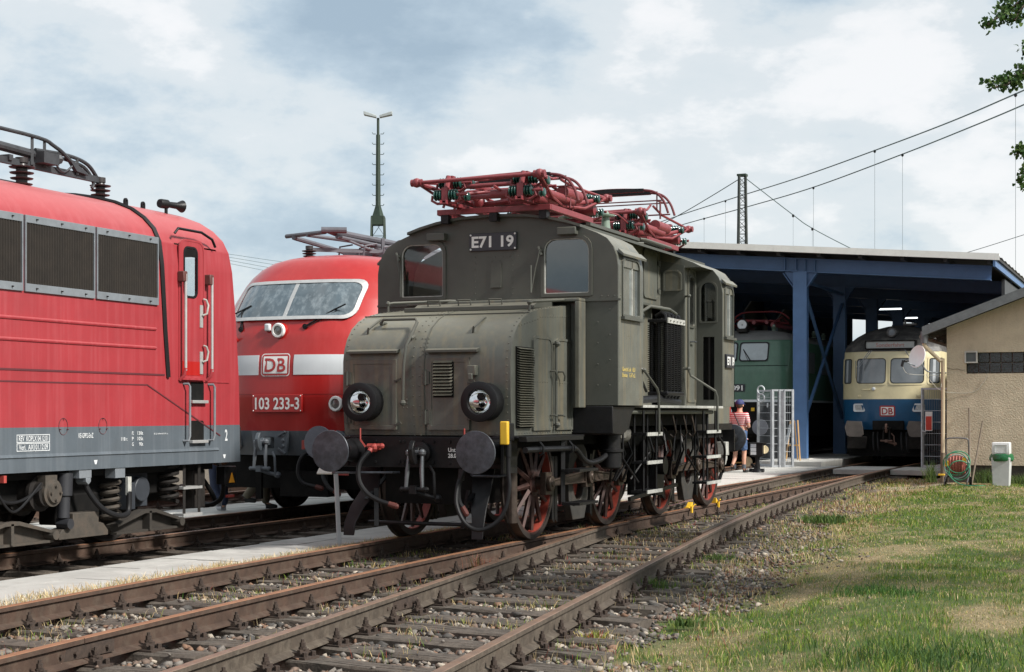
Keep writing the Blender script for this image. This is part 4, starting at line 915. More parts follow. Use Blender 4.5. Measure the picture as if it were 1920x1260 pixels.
def coupling(x, y, z, parent, m1=M_black, m2=M_steel, s=1.0):
    mb = MB(); mb.prism([(y+.06, z-.05), (y-.12, z-.05), (y-.17, z-.12), (y-.24, z-.13), (y-.29, z-.06), (y-.30, z+.04), (y-.26, z+.12), (y-.22, z+.14), (y-.235, z+.05), (y-.22, z-.02), (y-.17, z+.0), (y-.14, z+.06), (y+.06, z+.06)], 'x', x-.03, x+.03); hk = mb.build('draw_hook', m1, parent, bev=.008)
    mb = MB(); mb.cyl((x-.09, y-.16, z-.0), (x+.09, y-.16, z-.0), .03, 10)
    for q in (-.08, .08):
        mb.tube([(x+q, y-.16, z+.01), (x+q*1.1, y-.19, z-.2*s), (x+q*1.25, y-.2, z-.40*s)], [.020, .026, .020], 8); mb.sphere((x+q, y-.16, z), .045, 10)
    mb.build('coupling_link', m2, hk)
    mb = MB(); mb.cyl((x-.15, y-.2, z-.40*s), (x+.15, y-.2, z-.40*s), .028, 10); mb.box(x-.04, x+.04, y-.25, y-.15, z-.45*s, z-.36*s); mb.tube([(x, y-.2, z-.42*s), (x+.12, y-.15, z-.47*s), (x+.24, y-.1, z-.50*s)], .028, 8); mb.sphere((x+.24, y-.1, z-.50*s), .05, 8); mb.sphere((x-.15, y-.2, z-.40*s), .032, 8); mb.sphere((x+.15, y-.2, z-.40*s), .032, 8)
    mb.build('coupling_screw', m1, hk)
    mb = MB(); mb.tube([(x+.12, y-.05, z-.15), (x+.2, y-.12, z-.22), (x+.22, y-.14, z-.42), (x+.22, y-.12, z-.5)], .018, 8); mb.build('coupling_link', m1, hk)
coupling(-7.72, 15.70, 1.03, E)
mb = MB(); mb.lathe((-7.72, 15.66, 1.03), (0, -1, 0), [(-.02, .12), (.02, .12), (.03, .07), (.09, .06)], 18); mb.build('hook_guide', M_black, bb)
def hose(P, parent, r=.028, end=True, m_=None, valve=None):
    mb = MB(); mb.tube(P, r, 10, smooth=6); h = mb.build('air_hose', m_ or M_rubber, parent)
    if valve:
        v_ = valve; mb = MB(); mb.cyl(v_, (v_[0], v_[1]+.12, v_[2]), .035, 10); mb.sphere(v_, .05, 10); mb.cyl((v_[0]-.09, v_[1], v_[2]+.02), (v_[0]+.08, v_[1], v_[2]+.02), .026, 8); mb.tube([(v_[0]-.03, v_[1]-.03, v_[2]-.01), P[0]], .03, 8)
        mb.sphere((v_[0]+.09, v_[1], v_[2]+.02), .032, 8); mb.bar((v_[0]-.10, v_[1]-.03, v_[2]+.01), (v_[0]-.155, v_[1]-.05, v_[2]+.09), .012, .018); mb.bar((v_[0]-.155, v_[1]-.05, v_[2]+.09), (v_[0]-.155, v_[1]-.05, v_[2]+.22), .012, .02); mb.build('brake_valve', M_redp, h)
    if end:
        e_ = Vector(P[-1]); d = (Vector(P[-1])-Vector(P[-2])).normalized(); mb = MB(); mb.cyl(e_-d*.02, e_+d*.03, r*1.15, 10); mb.cyl(e_+d*.02, e_+d*.07, r*1.25, 10); mb.sphere(e_+d*.07, r*1.25, 8); mb.build('hose_coupling', M_hosered, h)
    return h
hose([(-8.30, 15.55, 1.04), (-8.38, 15.47, .90), (-8.36, 15.42, .72), (-8.26, 15.42, .58), (-8.12, 15.44, .50), (-7.99, 15.46, .46)], E, .027, valve=(-8.26, 15.60, 1.08))
hose([(-7.03, 15.55, 1.02), (-7.08, 15.45, .88), (-7.14, 15.42, .68), (-7.14, 15.42, .52), (-7.10, 15.44, .44)], E, .027, valve=(-6.98, 15.60, 1.08))
# yellow cable socket with its long looping cable
mb = MB(); mb.box(-6.60, -6.53, 15.36, 15.52, 1.17, 1.36); ys_ = mb.build('cable_socket', M_black, E, bev=.01)
mb = MB(); mb.box(-6.61, -6.52, 15.30, 15.36, 1.13, 1.38); mb.build('socket_cover', M_yel, ys_, bev=.012)
mb = MB(); mb.box(-6.63, -6.60, 15.38, 15.76, .82, 1.22); mb.build('bracket', M_black, ys_, smooth=0)
mb = MB(); mb.cyl((-6.56, 15.42, 1.17), (-6.56, 15.42, 1.0), .032, 10); mb.tube([(-6.56, 15.42, 1.02), (-6.56, 15.42, .85), (-6.55, 15.42, .65), (-6.60, 15.40, .42), (-6.72, 15.36, .27), (-6.88, 15.32, .22), (-7.02, 15.30, .30), (-7.12, 15.32, .48), (-7.14, 15.38, .66), (-7.13, 15.45, .80)], .024, 10, smooth=6); mb.build('jumper_cable', M_rubber, E)
mb = MB(); mb.cyl((-7.13, 15.45, .74), (-7.13, 15.47, .86), .036, 10); mb.build('cable_plug', M_black, E)
# guard irons in front of the wheels, tie rod
for s, x in ((-1, -8.52), (1, -6.98)):
    mb = MB(); P = [(15.95, .86, 0), (15.78, .60, 0), (15.62, .42, 0), (15.53, .24, 0), (15.50, .10, 0)]
    rings = []
    for i, (y, z, _) in enumerate(P):
        w_ = [.14, .11, .09, .07, .065][i]; off = [0.10, 0.04, -.02, -.06, -.06][i]*(-s)*-1
        xx = x+(-.16*s if s < 0 else 0)*(-1)*(i == 0)+[.18, .10, .03, -.02, -.02][i]*(1 if s < 0 else -.6)
        rings.append([(xx-w_, y, z), (xx+w_, y, z), (xx+w_, y+.022, z), (xx-w_, y+.022, z)])
    mb.rings(rings); mb.build('guard_iron', M_black, E, bev=.004)
    mb = MB(); mb.bar((x+.18*(-s)*.8, 15.62, .5), (x+.15*(-s), 16.2, .8), .05, .02); mb.bar((x+.2*(-s), 15.75, .62), (x+.24*(-s), 15.68, .2), .05, .02); mb.build('iron_brace', M_black, E)
mb = MB(); mb.cyl((-8.4, 15.72, .24), (-6.9, 15.72, .24), .022, 8); mb.build('tie_rod', M_black, E)
mb = MB(); mb.tube([(-8.74, 15.5, .80), (-8.68, 15.46, .80), (-7.98, 15.5, .81), (-7.95, 15.6, .81)], .014, 6); mb.tube([(-7.03, 15.5, .80), (-6.98, 15.44, .79), (-6.68, 15.46, .79), (-6.66, 15.6, .80)], .014, 6); mb.build('step_rail', M_buffer, E)
# --- underframe
mb = MB(); mb.box(-8.28, -7.12, 15.9, 18.9, .45, 1.22); mb.box(-8.28, -7.12, 21.4, 24.8, .45, 1.22); mb.box(-8.95, -6.45, 18.4, 22.8, 1.30, 1.53); mb.box(-8.2, -7.2, 18.4, 22, .6, 1.4)
mb.box(-8.7, -6.75, 15.95, 24.7, 1.08, 1.215); uf = mb.build('underframe', M_blk2, E, smooth=0)
mb = MB(); mb.box(-6.50, -6.40, 15.55, 17.30, 1.155, 1.215); mb.box(-6.70, -6.50, 15.55, 17.6, 1.19, 1.213); mb.build('running_plate', M_black, E, bev=.006)
mb = MB(); mb.prism([(17.64, 1.55), (17.64, 1.22), (18.0, 1.20), (18.25, 1.28), (18.35, 1.45), (18.5, 1.55)], 'x', -6.7, -6.16); mb.build('skirt_plate', M_black, E, bev=.01)
mb = MB(); mb.tube([(-6.42, 15.55, 1.07), (-6.42, 16.9, 1.06), (-6.42, 17.12, 1.03), (-6.42, 17.3, .94), (-6.42, 17.55, .88), (-6.42, 17.9, .90), (-6.42, 18.12, .95)], .034, 10, smooth=5)
for y in (15.95, 16.85): mb.tube([(-6.42, y, 1.16), (-6.37, y, 1.1), (-6.37, y, 1.03), (-6.42, y, 1.0)], .012, 6)
mb.cyl((-6.42, 16.95, 1.06), (-6.42, 17.0, 1.06), .045, 10); mb.build('sand_pipe', M_black, E)
mb = MB(); mb.lathe((-6.42, 18.32, .78), (0, 0, 1), [(0, .10), (.02, .13), (.2, .13), (.21, .15), (.24, .15), (.25, .12), (.42, .12), (.46, .06), (.52, .03)], 18); mb.cyl((-6.42, 18.32, 1.3), (-6.42, 18.32, 1.5), .025, 8); mb.build('oil_cylinder', M_black, E)
# wheels
def wheel(y, z, x, parent, cw=0):
    R_ = .645
    mb = MB(); mb.lathe((x-.12, y, z), (1, 0, 0), [(0, R_+.025), (.03, R_+.028), (.035, R_), (.135, R_-.008), (.137, R_-.06), (.02, R_-.062)], 48, (False, False)); w_ = mb.build('driving_wheel', M_tyre, parent, smooth=30)
    mb = MB(); mb.lathe((x-.05, y, z), (1, 0, 0), [(0, R_-.06), (.055, R_-.06), (.056, R_-.085)], 48, (False, False)); mb.build('rim', M_wheel, w_, smooth=30)
    mb = MB(); mb.lathe((x-.10, y, z), (1, 0, 0), [(0, R_-.082), (.106, R_-.085)], 48, (False, False)); mb.build('rim_inside', M_wred, w_, smooth=30)
    mb = MB(); mb.lathe((x-.10, y, z), (1, 0, 0), [(0, .15), (.13, .14), (.135, .10), (.16, .09)], 20)
    for k in range(12):
        a = 2*PI*k/12+.1; p0 = Vector((x-.01, y+.12*math.cos(a), z+.12*math.sin(a))); p1 = Vector((x-.035, y+(R_-.10)*math.cos(a), z+(R_-.10)*math.sin(a)))
        d = (p1-p0).normalized(); t_ = Vector((1, 0, 0)).cross(d); rings = []
        for p, ww, dd in ((p0, .038, .04), (p1, .024, .025)): rings.append([p+t_*ww+Vector((dd*.3, 0, 0)), p+Vector((dd, 0, 0)), p-t_*ww+Vector((dd*.3, 0, 0)), p-Vector((dd, 0, 0))])
        mb.rings(rings)
    mb.build('spokes', M_wheel, w_, smooth=0)
    if 0:
        mb = MB(); pts = [(y+(R_-.10)*math.cos(a), z+(R_-.10)*math.sin(a)) for a in np.linspace(cw-.62, cw+.62, 10)]; mb.prism(pts+[(y+.12*math.cos(cw), z+.12*math.sin(cw))], 'x', x-.04, x+.015); mb.build('counterweight', M_wheel, w_, smooth=0)
    return w_
WY = [16.86, 19.42, 21.74, 24.22]
for i, y in enumerate(WY):
    for x in (-6.87, -8.41):
        wheel(y, .648, x if x > -8 else x, E, cw=[PI*.5, -PI*.75, PI*.5, PI*.5][i])
    mb = MB(); mb.cyl((-8.5, y, .648), (-6.95, y, .648), .085, 14); mb.build('axle', M_blk2, E)
# jackshafts with big counterweights and the coupling rods
for yj, ya, yb, cwang in ((18.2, 16.86, 19.42, -PI/2+.05), (22.92, 21.74, 24.22, -PI/2+.1)):
    for s in (1, -1):
        X = lambda d: CXE+s*d
        mb = MB(); n = 28; outer = [(yj+.60*math.cos(a)*(.62 if math.sin(a) < -.2 else .62), .70+.60*math.sin(a)) for a in np.linspace(0, 2*PI, n, endpoint=False)]
        po = [(yj-.30, .98), (yj-.36, .70), (yj-.33, .42), (yj-.20, .16), (yj+.20, .16), (yj+.33, .42), (yj+.36, .70), (yj+.30, .98), (yj+.15, 1.12), (yj-.15, 1.12)]
        hl2 = [(yj+.20*math.cos(a), .66+.27*math.sin(a)) for a in np.linspace(0, 2*PI, 16, endpoint=False)]
        plate(mb, po, [hl2], 'x', min(X(.80), X(.90)), max(X(.80), X(.90))); cwp = mb.build('counterweight', M_blk2 if False else mat('dusty_casting', (0.036, 0.034, 0.031), 0.6, var=0.3, vscale=8, dirt=.4, dirt_scale=6), E, bev=.008)
        mb = MB(); mb.lathe((X(.78), yj, .66), (s, 0, 0), [(0, .22), (.02, .26), (.03, .26), (.032, .1), (.05, .1)], 24); mb.build('crank_disc', M_wred, cwp)
        mb = MB()
        for (y0_, y1_) in ((ya, yj), (yj, yb)):
            a_, b_ = Vector((X(1.0), y0_, .655)), Vector((X(1.0), y1_, .69 if y1_ == yj else .655))
            if y0_ == yj: a_.z = .69
            for (za, zb, ext) in ((.045, .085, 0), (-.045, -.085, 0)):
                rings = []
            poly = []
            ra, rb = .035, .075
            if y0_ == yj: ra, rb = rb, ra
            mb.prism([(a_.y+.1, a_.z-ra), (b_.y-.1, b_.z-rb), (b_.y-.1, b_.z-rb+.02), (a_.y+.1, a_.z-ra+.02)], 'x', X(1.0)-.03, X(1.0)+.03)
            mb.prism([(a_.y+.1, a_.z+ra), (b_.y-.1, b_.z+rb), (b_.y-.1, b_.z+rb-.02), (a_.y+.1, a_.z+ra-.02)], 'x', X(1.0)-.03, X(1.0)+.03)
            mb.prism([(a_.y+.1, a_.z-ra), (b_.y-.1, b_.z-rb), (b_.y-.1, b_.z+rb), (a_.y+.1, a_.z+ra)], 'x', X(1.0)-.012, X(1.0)+.012)
        for yy, rr, zz_ in ((ya, .12, .655), (yj, .13, .69), (yb, .12, .655)):
            mb.box(X(1.0)-.035, X(1.0)+.035, yy-.10, yy+.10, zz_-.13, zz_+.13)
            mb.lathe((X(.88), yy, zz_), (s, 0, 0), [(0, .075), (.16, .075), (.165, .09), (.20, .09), (.205, .04), (.215, .04)], 18)
        mb.build('coupling_rod', M_iron, E, bev=.006)
        for yy in (ya+.62, yj-.62, yb-.62): 
            mb = MB(); mb.prism([(yy-.03, .2), (yy+.05, .15), (yy+.05, .95), (yy-.03, .95)], 'x', min(X(.76), X(.84)), max(X(.76), X(.84))); mb.build('brake_hanger', M_black, E, smooth=0)
# steps: two tall ladders and the small treads near the first wheels
def tread(x, y0, y1, z, parent, d=.16):
    mb = MB(); mb.box(x-d, x-.012, y0, y1, z-.03, z); t_ = mb.build('step', M_black, parent, smooth=0)
    mb = MB(); mb.box(x-.012, x, y0, y1, z-.04, z+.004); mb.build('step_edge', M_edge, t_, smooth=0)
for y0, y1 in ((18.72, 19.28), (21.42, 22.08)):
    mb = MB()
    ldr = None
    for yy in (y0+.02, y1-.02):
        for xx in (-6.14, -6.26): MB().bar((xx, yy, .48), (xx, yy, 1.5), .02, .03).build('ladder_upright', M_black, E, smooth=0)
    mb.tube([(-6.2, y0, .6), (-6.3, y0-.3, .9), (-6.3, y0-.3, 1.45)], .014, 6); ld = mb.build('ladder', M_black, E, smooth=0)
    for z in (.50, .865, 1.22): tread(-6.07, y0-.02, y1+.04, z, ld, .22)
mb = MB(); mb.bar((-6.44, 16.72, 1.15), (-6.44, 16.72, .45), .05, .02); mb.bar((-6.44, 16.72, .45), (-6.30, 16.74, .42), .05, .02); ld = mb.build('step_bracket', M_black, E)
for z in (.82, .44):
    mb = MB(); mb.box(-6.44, -6.22, 16.68, 17.30, z-.02, z+.01); mb.build('step', M_black, ld, smooth=0)
# loose underside details: tanks, hooks, brake gear
mb = MB(); mb.cyl((-6.75, 18.7, 1.14), (-6.75, 21.3, 1.14), .14, 16); mb.build('air_tank', M_blk2, E)
mb = MB(); mb.cyl((-6.55, 18.95, 1.2), (-6.55, 19.15, 1.2), .12, 14); mb.box(-6.5, -6.35, 18.5, 18.75, 1.15, 1.45); mb.build('filter_box', mat('mesh_grey', (0.12, 0.115, 0.1), 0.7, var=.3, vscale=30), E, bev=.01)
for y in (19.7, 20.3, 20.8, 21.2): 
    mb = MB(); mb.tube([(-6.25, y, 1.47), (-6.22, y, 1.35), (-6.20, y+.03, 1.2), (-6.24, y+.05, 1.14), (-6.28, y+.02, 1.18)], .012, 6); mb.build('hanging_hook', M_iron if y > 20 else M_black, E)
mb = MB()
for k in range(14):
    y = 18.6+k*.28; mb.tube([(-6.5+random.uniform(-.1, .1), y, 1.4), (-6.45, y+random.uniform(-.2, .3), .95), (-6.6, y+random.uniform(-.2, .4), .6)], .016, 6)
mb.bar((-6.55, 19.4, .35), (-6.55, 21.5, .45), .04, .05); mb.bar((-6.7, 20.1, .95), (-6.6, 21.0, .3), .05, .04); mb.box(-6.9, -6.5, 20.35, 20.75, .35, .85); mb.cyl((-6.6, 20.2, .8), (-6.6, 20.2, 1.1), .09, 12); mb.cyl((-6.85, 20.5, .75), (-6.4, 20.5, .75), .12, 14)
mb.build('brake_gear', M_black, E)
mb = MB(); mb.lathe((-6.80, 24.9, .62), (0, 0, 1), [(0, .04), (.1, .07), (.16, .07)], 10); mb.box(-6.88, -6.72, 24.8, 25.0, .78, 1.0); mb.build('sand_box', M_edge, E, bev=.01)
mb = MB(); mb.tube([(-6.95, 25.05, 1.0), (-6.9, 25.2, .9), (-6.9, 25.25, .6), (-6.95, 25.2, .35)], .03, 8, smooth=5); mb.tube([(-6.75, 24.4, 1.1), (-6.72, 24.7, .9), (-6.8, 24.9, .5)], .02, 8, smooth=5); mb.build('air_hose', M_rubber, E)
# rust-brown sanding pipe in front of wheel
mb = MB(); mb.cyl((-6.78, 16.05, .25), (-6.78, 16.05, .85), .055, 12); mb.build('sand_pipe', M_iron, E)

# --- pantographs
def spool(mb_i, x, y, z, r=.068, n=3, gap=.036, ax=(1, 0, 0)):
    p = []
    for k in range(n): t = k*gap; p += [(t, .035), (t+.004, r*.9), (t+.012, r), (t+.020, r*.9), (t+.026, .035)]
    mb_i.lathe((x, y, z), ax, p, 16)
def pantograph(yc, raised):
    sgn_ = 1
    base = MB(); zb = 3.90
    for x in (-8.37, -6.93): base.box(x-.035, x+.035, yc-.72, yc+.72, zb, zb+.07)
    for y in (yc-.72, yc+.72): base.box(-8.40, -6.90, y-.035, y+.035, zb+.002, zb+.068)
    for x in (-8.10, -7.12):
        base.prism([(x-.045, zb+.072), (x+.045, zb+.072), (x+.045, zb+.12), (x+.03, zb+.12), (x+.03, zb+.085), (x-.03, zb+.085), (x-.03, zb+.12), (x-.045, zb+.12)], 'y', yc-1.22, yc+1.22)
    pg = base.build('pantograph', M_panto, E, smooth=0, bev=.004)
    for x in (-8.3, -7.65, -7.0):
        for y in (yc-.7, yc+.7): mb = MB(); mb.box(x-.05, x+.05, y-.05, y+.05, 3.80, zb); mb.build('foot', M_black, pg, smooth=0)
    red = MB()
    for x in (-8.10, -7.12):
        for e_, s in ((yc-1.12, -1), (yc+1.12, 1)):
            for dz, dy in ((.09, 0.0), (.25, s*-.14)):
                z = zb+.10+dz; y = e_+dy
                for a_ in ((x-.15, y, z), (x+.045, y, z), (x+.20, y-s*.1, z-.02, .055, 2)): q_ = MB(); spool(q_, *a_); q_.build('insulator', M_insul, pg, smooth=35)
                red.cyl((x-.16, y, z), (x+.27, y, z), .018, 8); red.box(x-.04, x+.04, y-.05, y+.05, z-.075, z+.085)
                red.tube([(x+.17, y, z), (x+.19, y, z-.06), (x+.12, y, z-.10), (x-.12, y, z-.10), (x-.19, y, z-.06), (x-.18, y, z)], .018, 6)
            red.tube([(x, e_, zb+.26), (x, e_+s*-.07, zb+.42)], .035, 8)
    # lower shafts (crosswise), motor drums, arms folded
    for s in (-1, 1):
        y = yc+s*.95
        red.cyl((-8.05, y, zb+.30), (-7.15, y, zb+.31), .028, 10); red.cyl((-8.0, y+.04, zb+.17), (-7.2, y+.04, zb+.19), .03, 10)
        red.cyl((-8.02, y+.02, zb+.40), (-7.15, y-.02, zb+.42), .022, 8)
        kn = [(-8.47, yc+s*1.17, 4.25), (-6.87, yc+s*1.17, 4.27)]
        red.cyl(kn[0], kn[1], .024, 10)
        for k in kn: red.sphere(k, .060, 10); red.cyl((k[0]-.07, k[1], k[2]), (k[0]+.07, k[1], k[2]), .045, 10)
        for k, xx in ((kn[0], -8.15), (kn[1], -7.05)):
            red.tube([k, (xx, yc+s*.45, 4.12), (xx, yc+s*.1, 4.10)], [.030, .026, .03], 8)
            red.tube([k, (k[0]*.6+xx*.4, yc+s*.55, 4.07), (xx, yc-s*.15, 4.03)], .018, 6)
        for k in kn:
            red.tube([k, (k[0]*.8+CXE*.2, yc+s*.35, 4.33 if not raised else 4.4), (k[0]*.75+CXE*.25, yc+s*.06, 4.38 if not raised else 4.5)], .018, 6)
        red.cyl((-7.3, y, zb+.2), (-6.95, y+.0, zb+.2), .07, 14); red.sphere((-7.25, y, zb+.22), .085, 10)
        red.sphere((-7.9, y-s*.35, zb+.16), .08, 10); red.cyl((-7.95, y-s*.4, zb+.12), (-7.5, y-s*.35, zb+.15), .035, 8)
    # big spring drums on the right side along the track direction
    red.cyl((-7.0, yc-.6, 4.12), (-7.0, yc+.25, 4.12), .055, 12); red.cyl((-7.0, yc-.1, 4.2), (-7.0, yc+.45, 4.2), .08, 14); red.cyl((-7.05, yc-.85, 4.05), (-7.05, yc-.25, 4.05), .065, 12)
    red.cyl((-8.2, yc-.5, 4.12), (-8.2, yc+.35, 4.12), .055, 12)
    red.lathe((-7.55, yc-.25, 4.08), (0, 0, 1), [(0, .18), (.04, .2), (.12, .17), (.15, .05)], 18)
    red.box(-7.75, -7.35, yc-.5, yc+.5, 4.02, 4.06)
    for s in (-1, 1):
        for xa, xb in ((-8.1, -7.5), (-7.12, -7.7), (-8.1, -7.9), (-7.12, -7.3)):
            red.tube([(xa, yc+s*1.0, 4.10), ((xa+xb)/2, yc+s*.6, 4.18), (xb, yc+s*.15, 4.12)], .016, 6)
        red.cyl((-8.15, yc+s*.62, 4.16), (-7.05, yc+s*.62, 4.17), .024, 8); red.cyl((-8.2, yc+s*.3, 4.24), (-7.0, yc+s*.3, 4.25), .018, 8)
        red.cyl((-7.6, yc+s*.9, 4.10), (-7.3, yc+s*.9, 4.10), .055, 12); red.tube([(-8.47, yc+s*1.17, 4.25), (-7.7, yc+s*.75, 4.30), (-6.87, yc+s*1.17, 4.27)], .014, 6)
    for x in (-8.0, -7.22): red.tube([(x, yc-1.0, 4.2), (x+.04, yc, 4.3), (x, yc+1.0, 4.2)], .02, 8)
    for k in range(10):
        xx = random.uniform(-8.2, -6.95); yy = yc+random.uniform(-.8, .8); red.sphere((xx, yy, 4.02+random.uniform(0, .15)), random.uniform(.03, .055), 8); red.cyl((xx, yy, 4.05), (xx+random.uniform(-.2, .2), yy+random.uniform(-.3, .3), 4.1+random.uniform(-.05, .12)), .018, 6)
    red.build('frame_arms', M_panto, pg, smooth=35)
    mb = MB()
    for k in range(4): mb.tube(coil((-7.35+k*.05, yc+.2, 3.98), (0, 0, 1), .02, .004, 5, .12), .005, 5)
    mb.build('spring', M_black, pg)
    # collector head
    col = MB(); zt = 4.44 if not raised else 4.72; yh = yc+(0.05 if not raised else 0)
    for yy in (yh-.16, yh+.16):
        P = [(-8.62, yy, zt-.36), (-8.55, yy, zt-.18), (-8.42, yy, zt-.05), (-8.2, yy, zt-.005), (-7.7, yy, zt+.02), (-7.2, yy, zt-.005), (-6.98, yy, zt-.05), (-6.85, yy, zt-.18), (-6.78, yy, zt-.36)]
        col.tube(P, .018, 8, smooth=4)
        col.cyl((-8.55, yy, zt-.17), (-6.85, yy, zt-.17), .010, 6)
    for x in (-8.45, -6.95):
        col.cyl((x, yh-.16, zt-.17), (x, yh+.16, zt-.17), .014, 6); col.cyl((x, yh, zt-.17), (x, yh, zt-.42), .015, 6); col.cyl((x, yh-.16, zt-.04), (x, yh-.16, zt-.30), .012, 6)
    if raised: col.cyl((-8.55, yh, zt-.36), (-6.8, yh, zt-.36), .012, 6)
    hd_ = col.build('collector_head', mat('dark_red_tube', (0.13, 0.028, 0.032), .45, var=.15), pg)
    mb = MB()
    for yy in (yh-.16, yh+.16): mb.prism([(-8.25, zt+.012), (-7.7, zt+.03), (-7.15, zt+.012), (-7.15, zt-.035), (-8.25, zt-.035)], 'y', yy-.03, yy+.03)
    mb.build('contact_strip', M_black, hd_, smooth=0)
    return pg
pantograph(18.25, False); pantograph(22.0, True)
for x, y in ((-7.05, 19.9), (-7.4, 19.75), (-7.6, 19.9), (-8.2, 19.9)):
    mb = MB(); mb.lathe((x, y, 3.85), (0, 0, 1), [(0, .11), (.03, .10), (.05, .07), (.13, .06), (.24, .05), (.25, .12), (.27, .125), (.285, .05), (.32, .03)], 18); mb.build('insulator', M_insulg, E)
mb = MB(); mb.tube([(-7.05, 19.9, 4.16), (-7.05, 20.4, 4.18), (-7.05, 20.9, 4.1)], .012, 6); mb.tube([(-7.05, 19.9, 4.16), (-7.4, 19.75, 4.18), (-8.2, 19.9, 4.16)], .012, 6); mb.build('roof_cable', M_panto, E)
# ================================================================ modern locomotives and the railcar
M_red = mat('traffic_red_paint', (0.38, 0.014, 0.012), 0.33, var=0.10, vscale=1.2, bump=0.05, bscale=6, streak=0.10, streak_col=(0.62, 0.10, 0.09), dirt=0.15, dirt_col=(0.33, 0.03, 0.03), dirt_scale=3, coat=0.3)
M_redch = mat('chalky_red_paint', (0.31, 0.030, 0.037), 0.5, var=0.08, vscale=1.5, bump=0.04, bscale=8, streak=0.3, streak_col=(0.43, 0.11, 0.12), dirt=0.4, dirt_col=(0.25, 0.03, 0.035), dirt_scale=2.5, toptint=((0.44, 0.13, 0.13), 0.7), coat=0.1)
M_greyp = mat('basalt_grey_paint', (0.085, 0.102, 0.118), 0.5, var=0.10, vscale=2, streak=0.35, streak_col=(0.17, 0.19, 0.21), dirt=0.2, dirt_col=(0.08, 0.08, 0.08), dirt_scale=5)
M_whitep = mat('light_grey_stripe', (0.58, 0.61, 0.63), 0.5, var=0.05, vscale=2, streak=0.2, streak_col=(0.48, 0.5, 0.51))
M_alu = mat('aluminium_trim', (0.50, 0.50, 0.49), 0.45, metal=0.5, var=0.1, vscale=10)
M_galv = mat('grey_frame_metal', (0.20, 0.22, 0.24), 0.5, metal=0.2, var=0.12, vscale=8, dirt=.2)
M_grille = mat('dark_brown_grille', (0.022, 0.017, 0.013), 0.7, var=0.25, vscale=6, dirt=0.3, dirt_col=(0.045, 0.034, 0.024))
M_dark = mat('running_gear_grime', (0.014, 0.012, 0.011), 0.75, var=0.35, vscale=8, dirt=0.5, dirt_col=(0.035, 0.029, 0.023), dirt_scale=6, bump=.2, spec=0.28)
M_lgrime = mat('pale_brake_dust', (0.058, 0.049, 0.039), 0.8, var=0.3, vscale=9, dirt=0.5, dirt_col=(0.07, 0.045, 0.03), dirt_scale=9, bump=.25)
M_porc = mat('dark_brown_porcelain', (0.030, 0.024, 0.024), 0.4, var=0.15, dirt=.3, dirt_col=(.07, .065, .06))
M_roofst = mat('dark_roof_gear', (0.045, 0.047, 0.052), 0.5, metal=.2, var=0.3, vscale=8)
M_screen = glass_mat('windscreen_glass', (0.16, 0.19, 0.21))
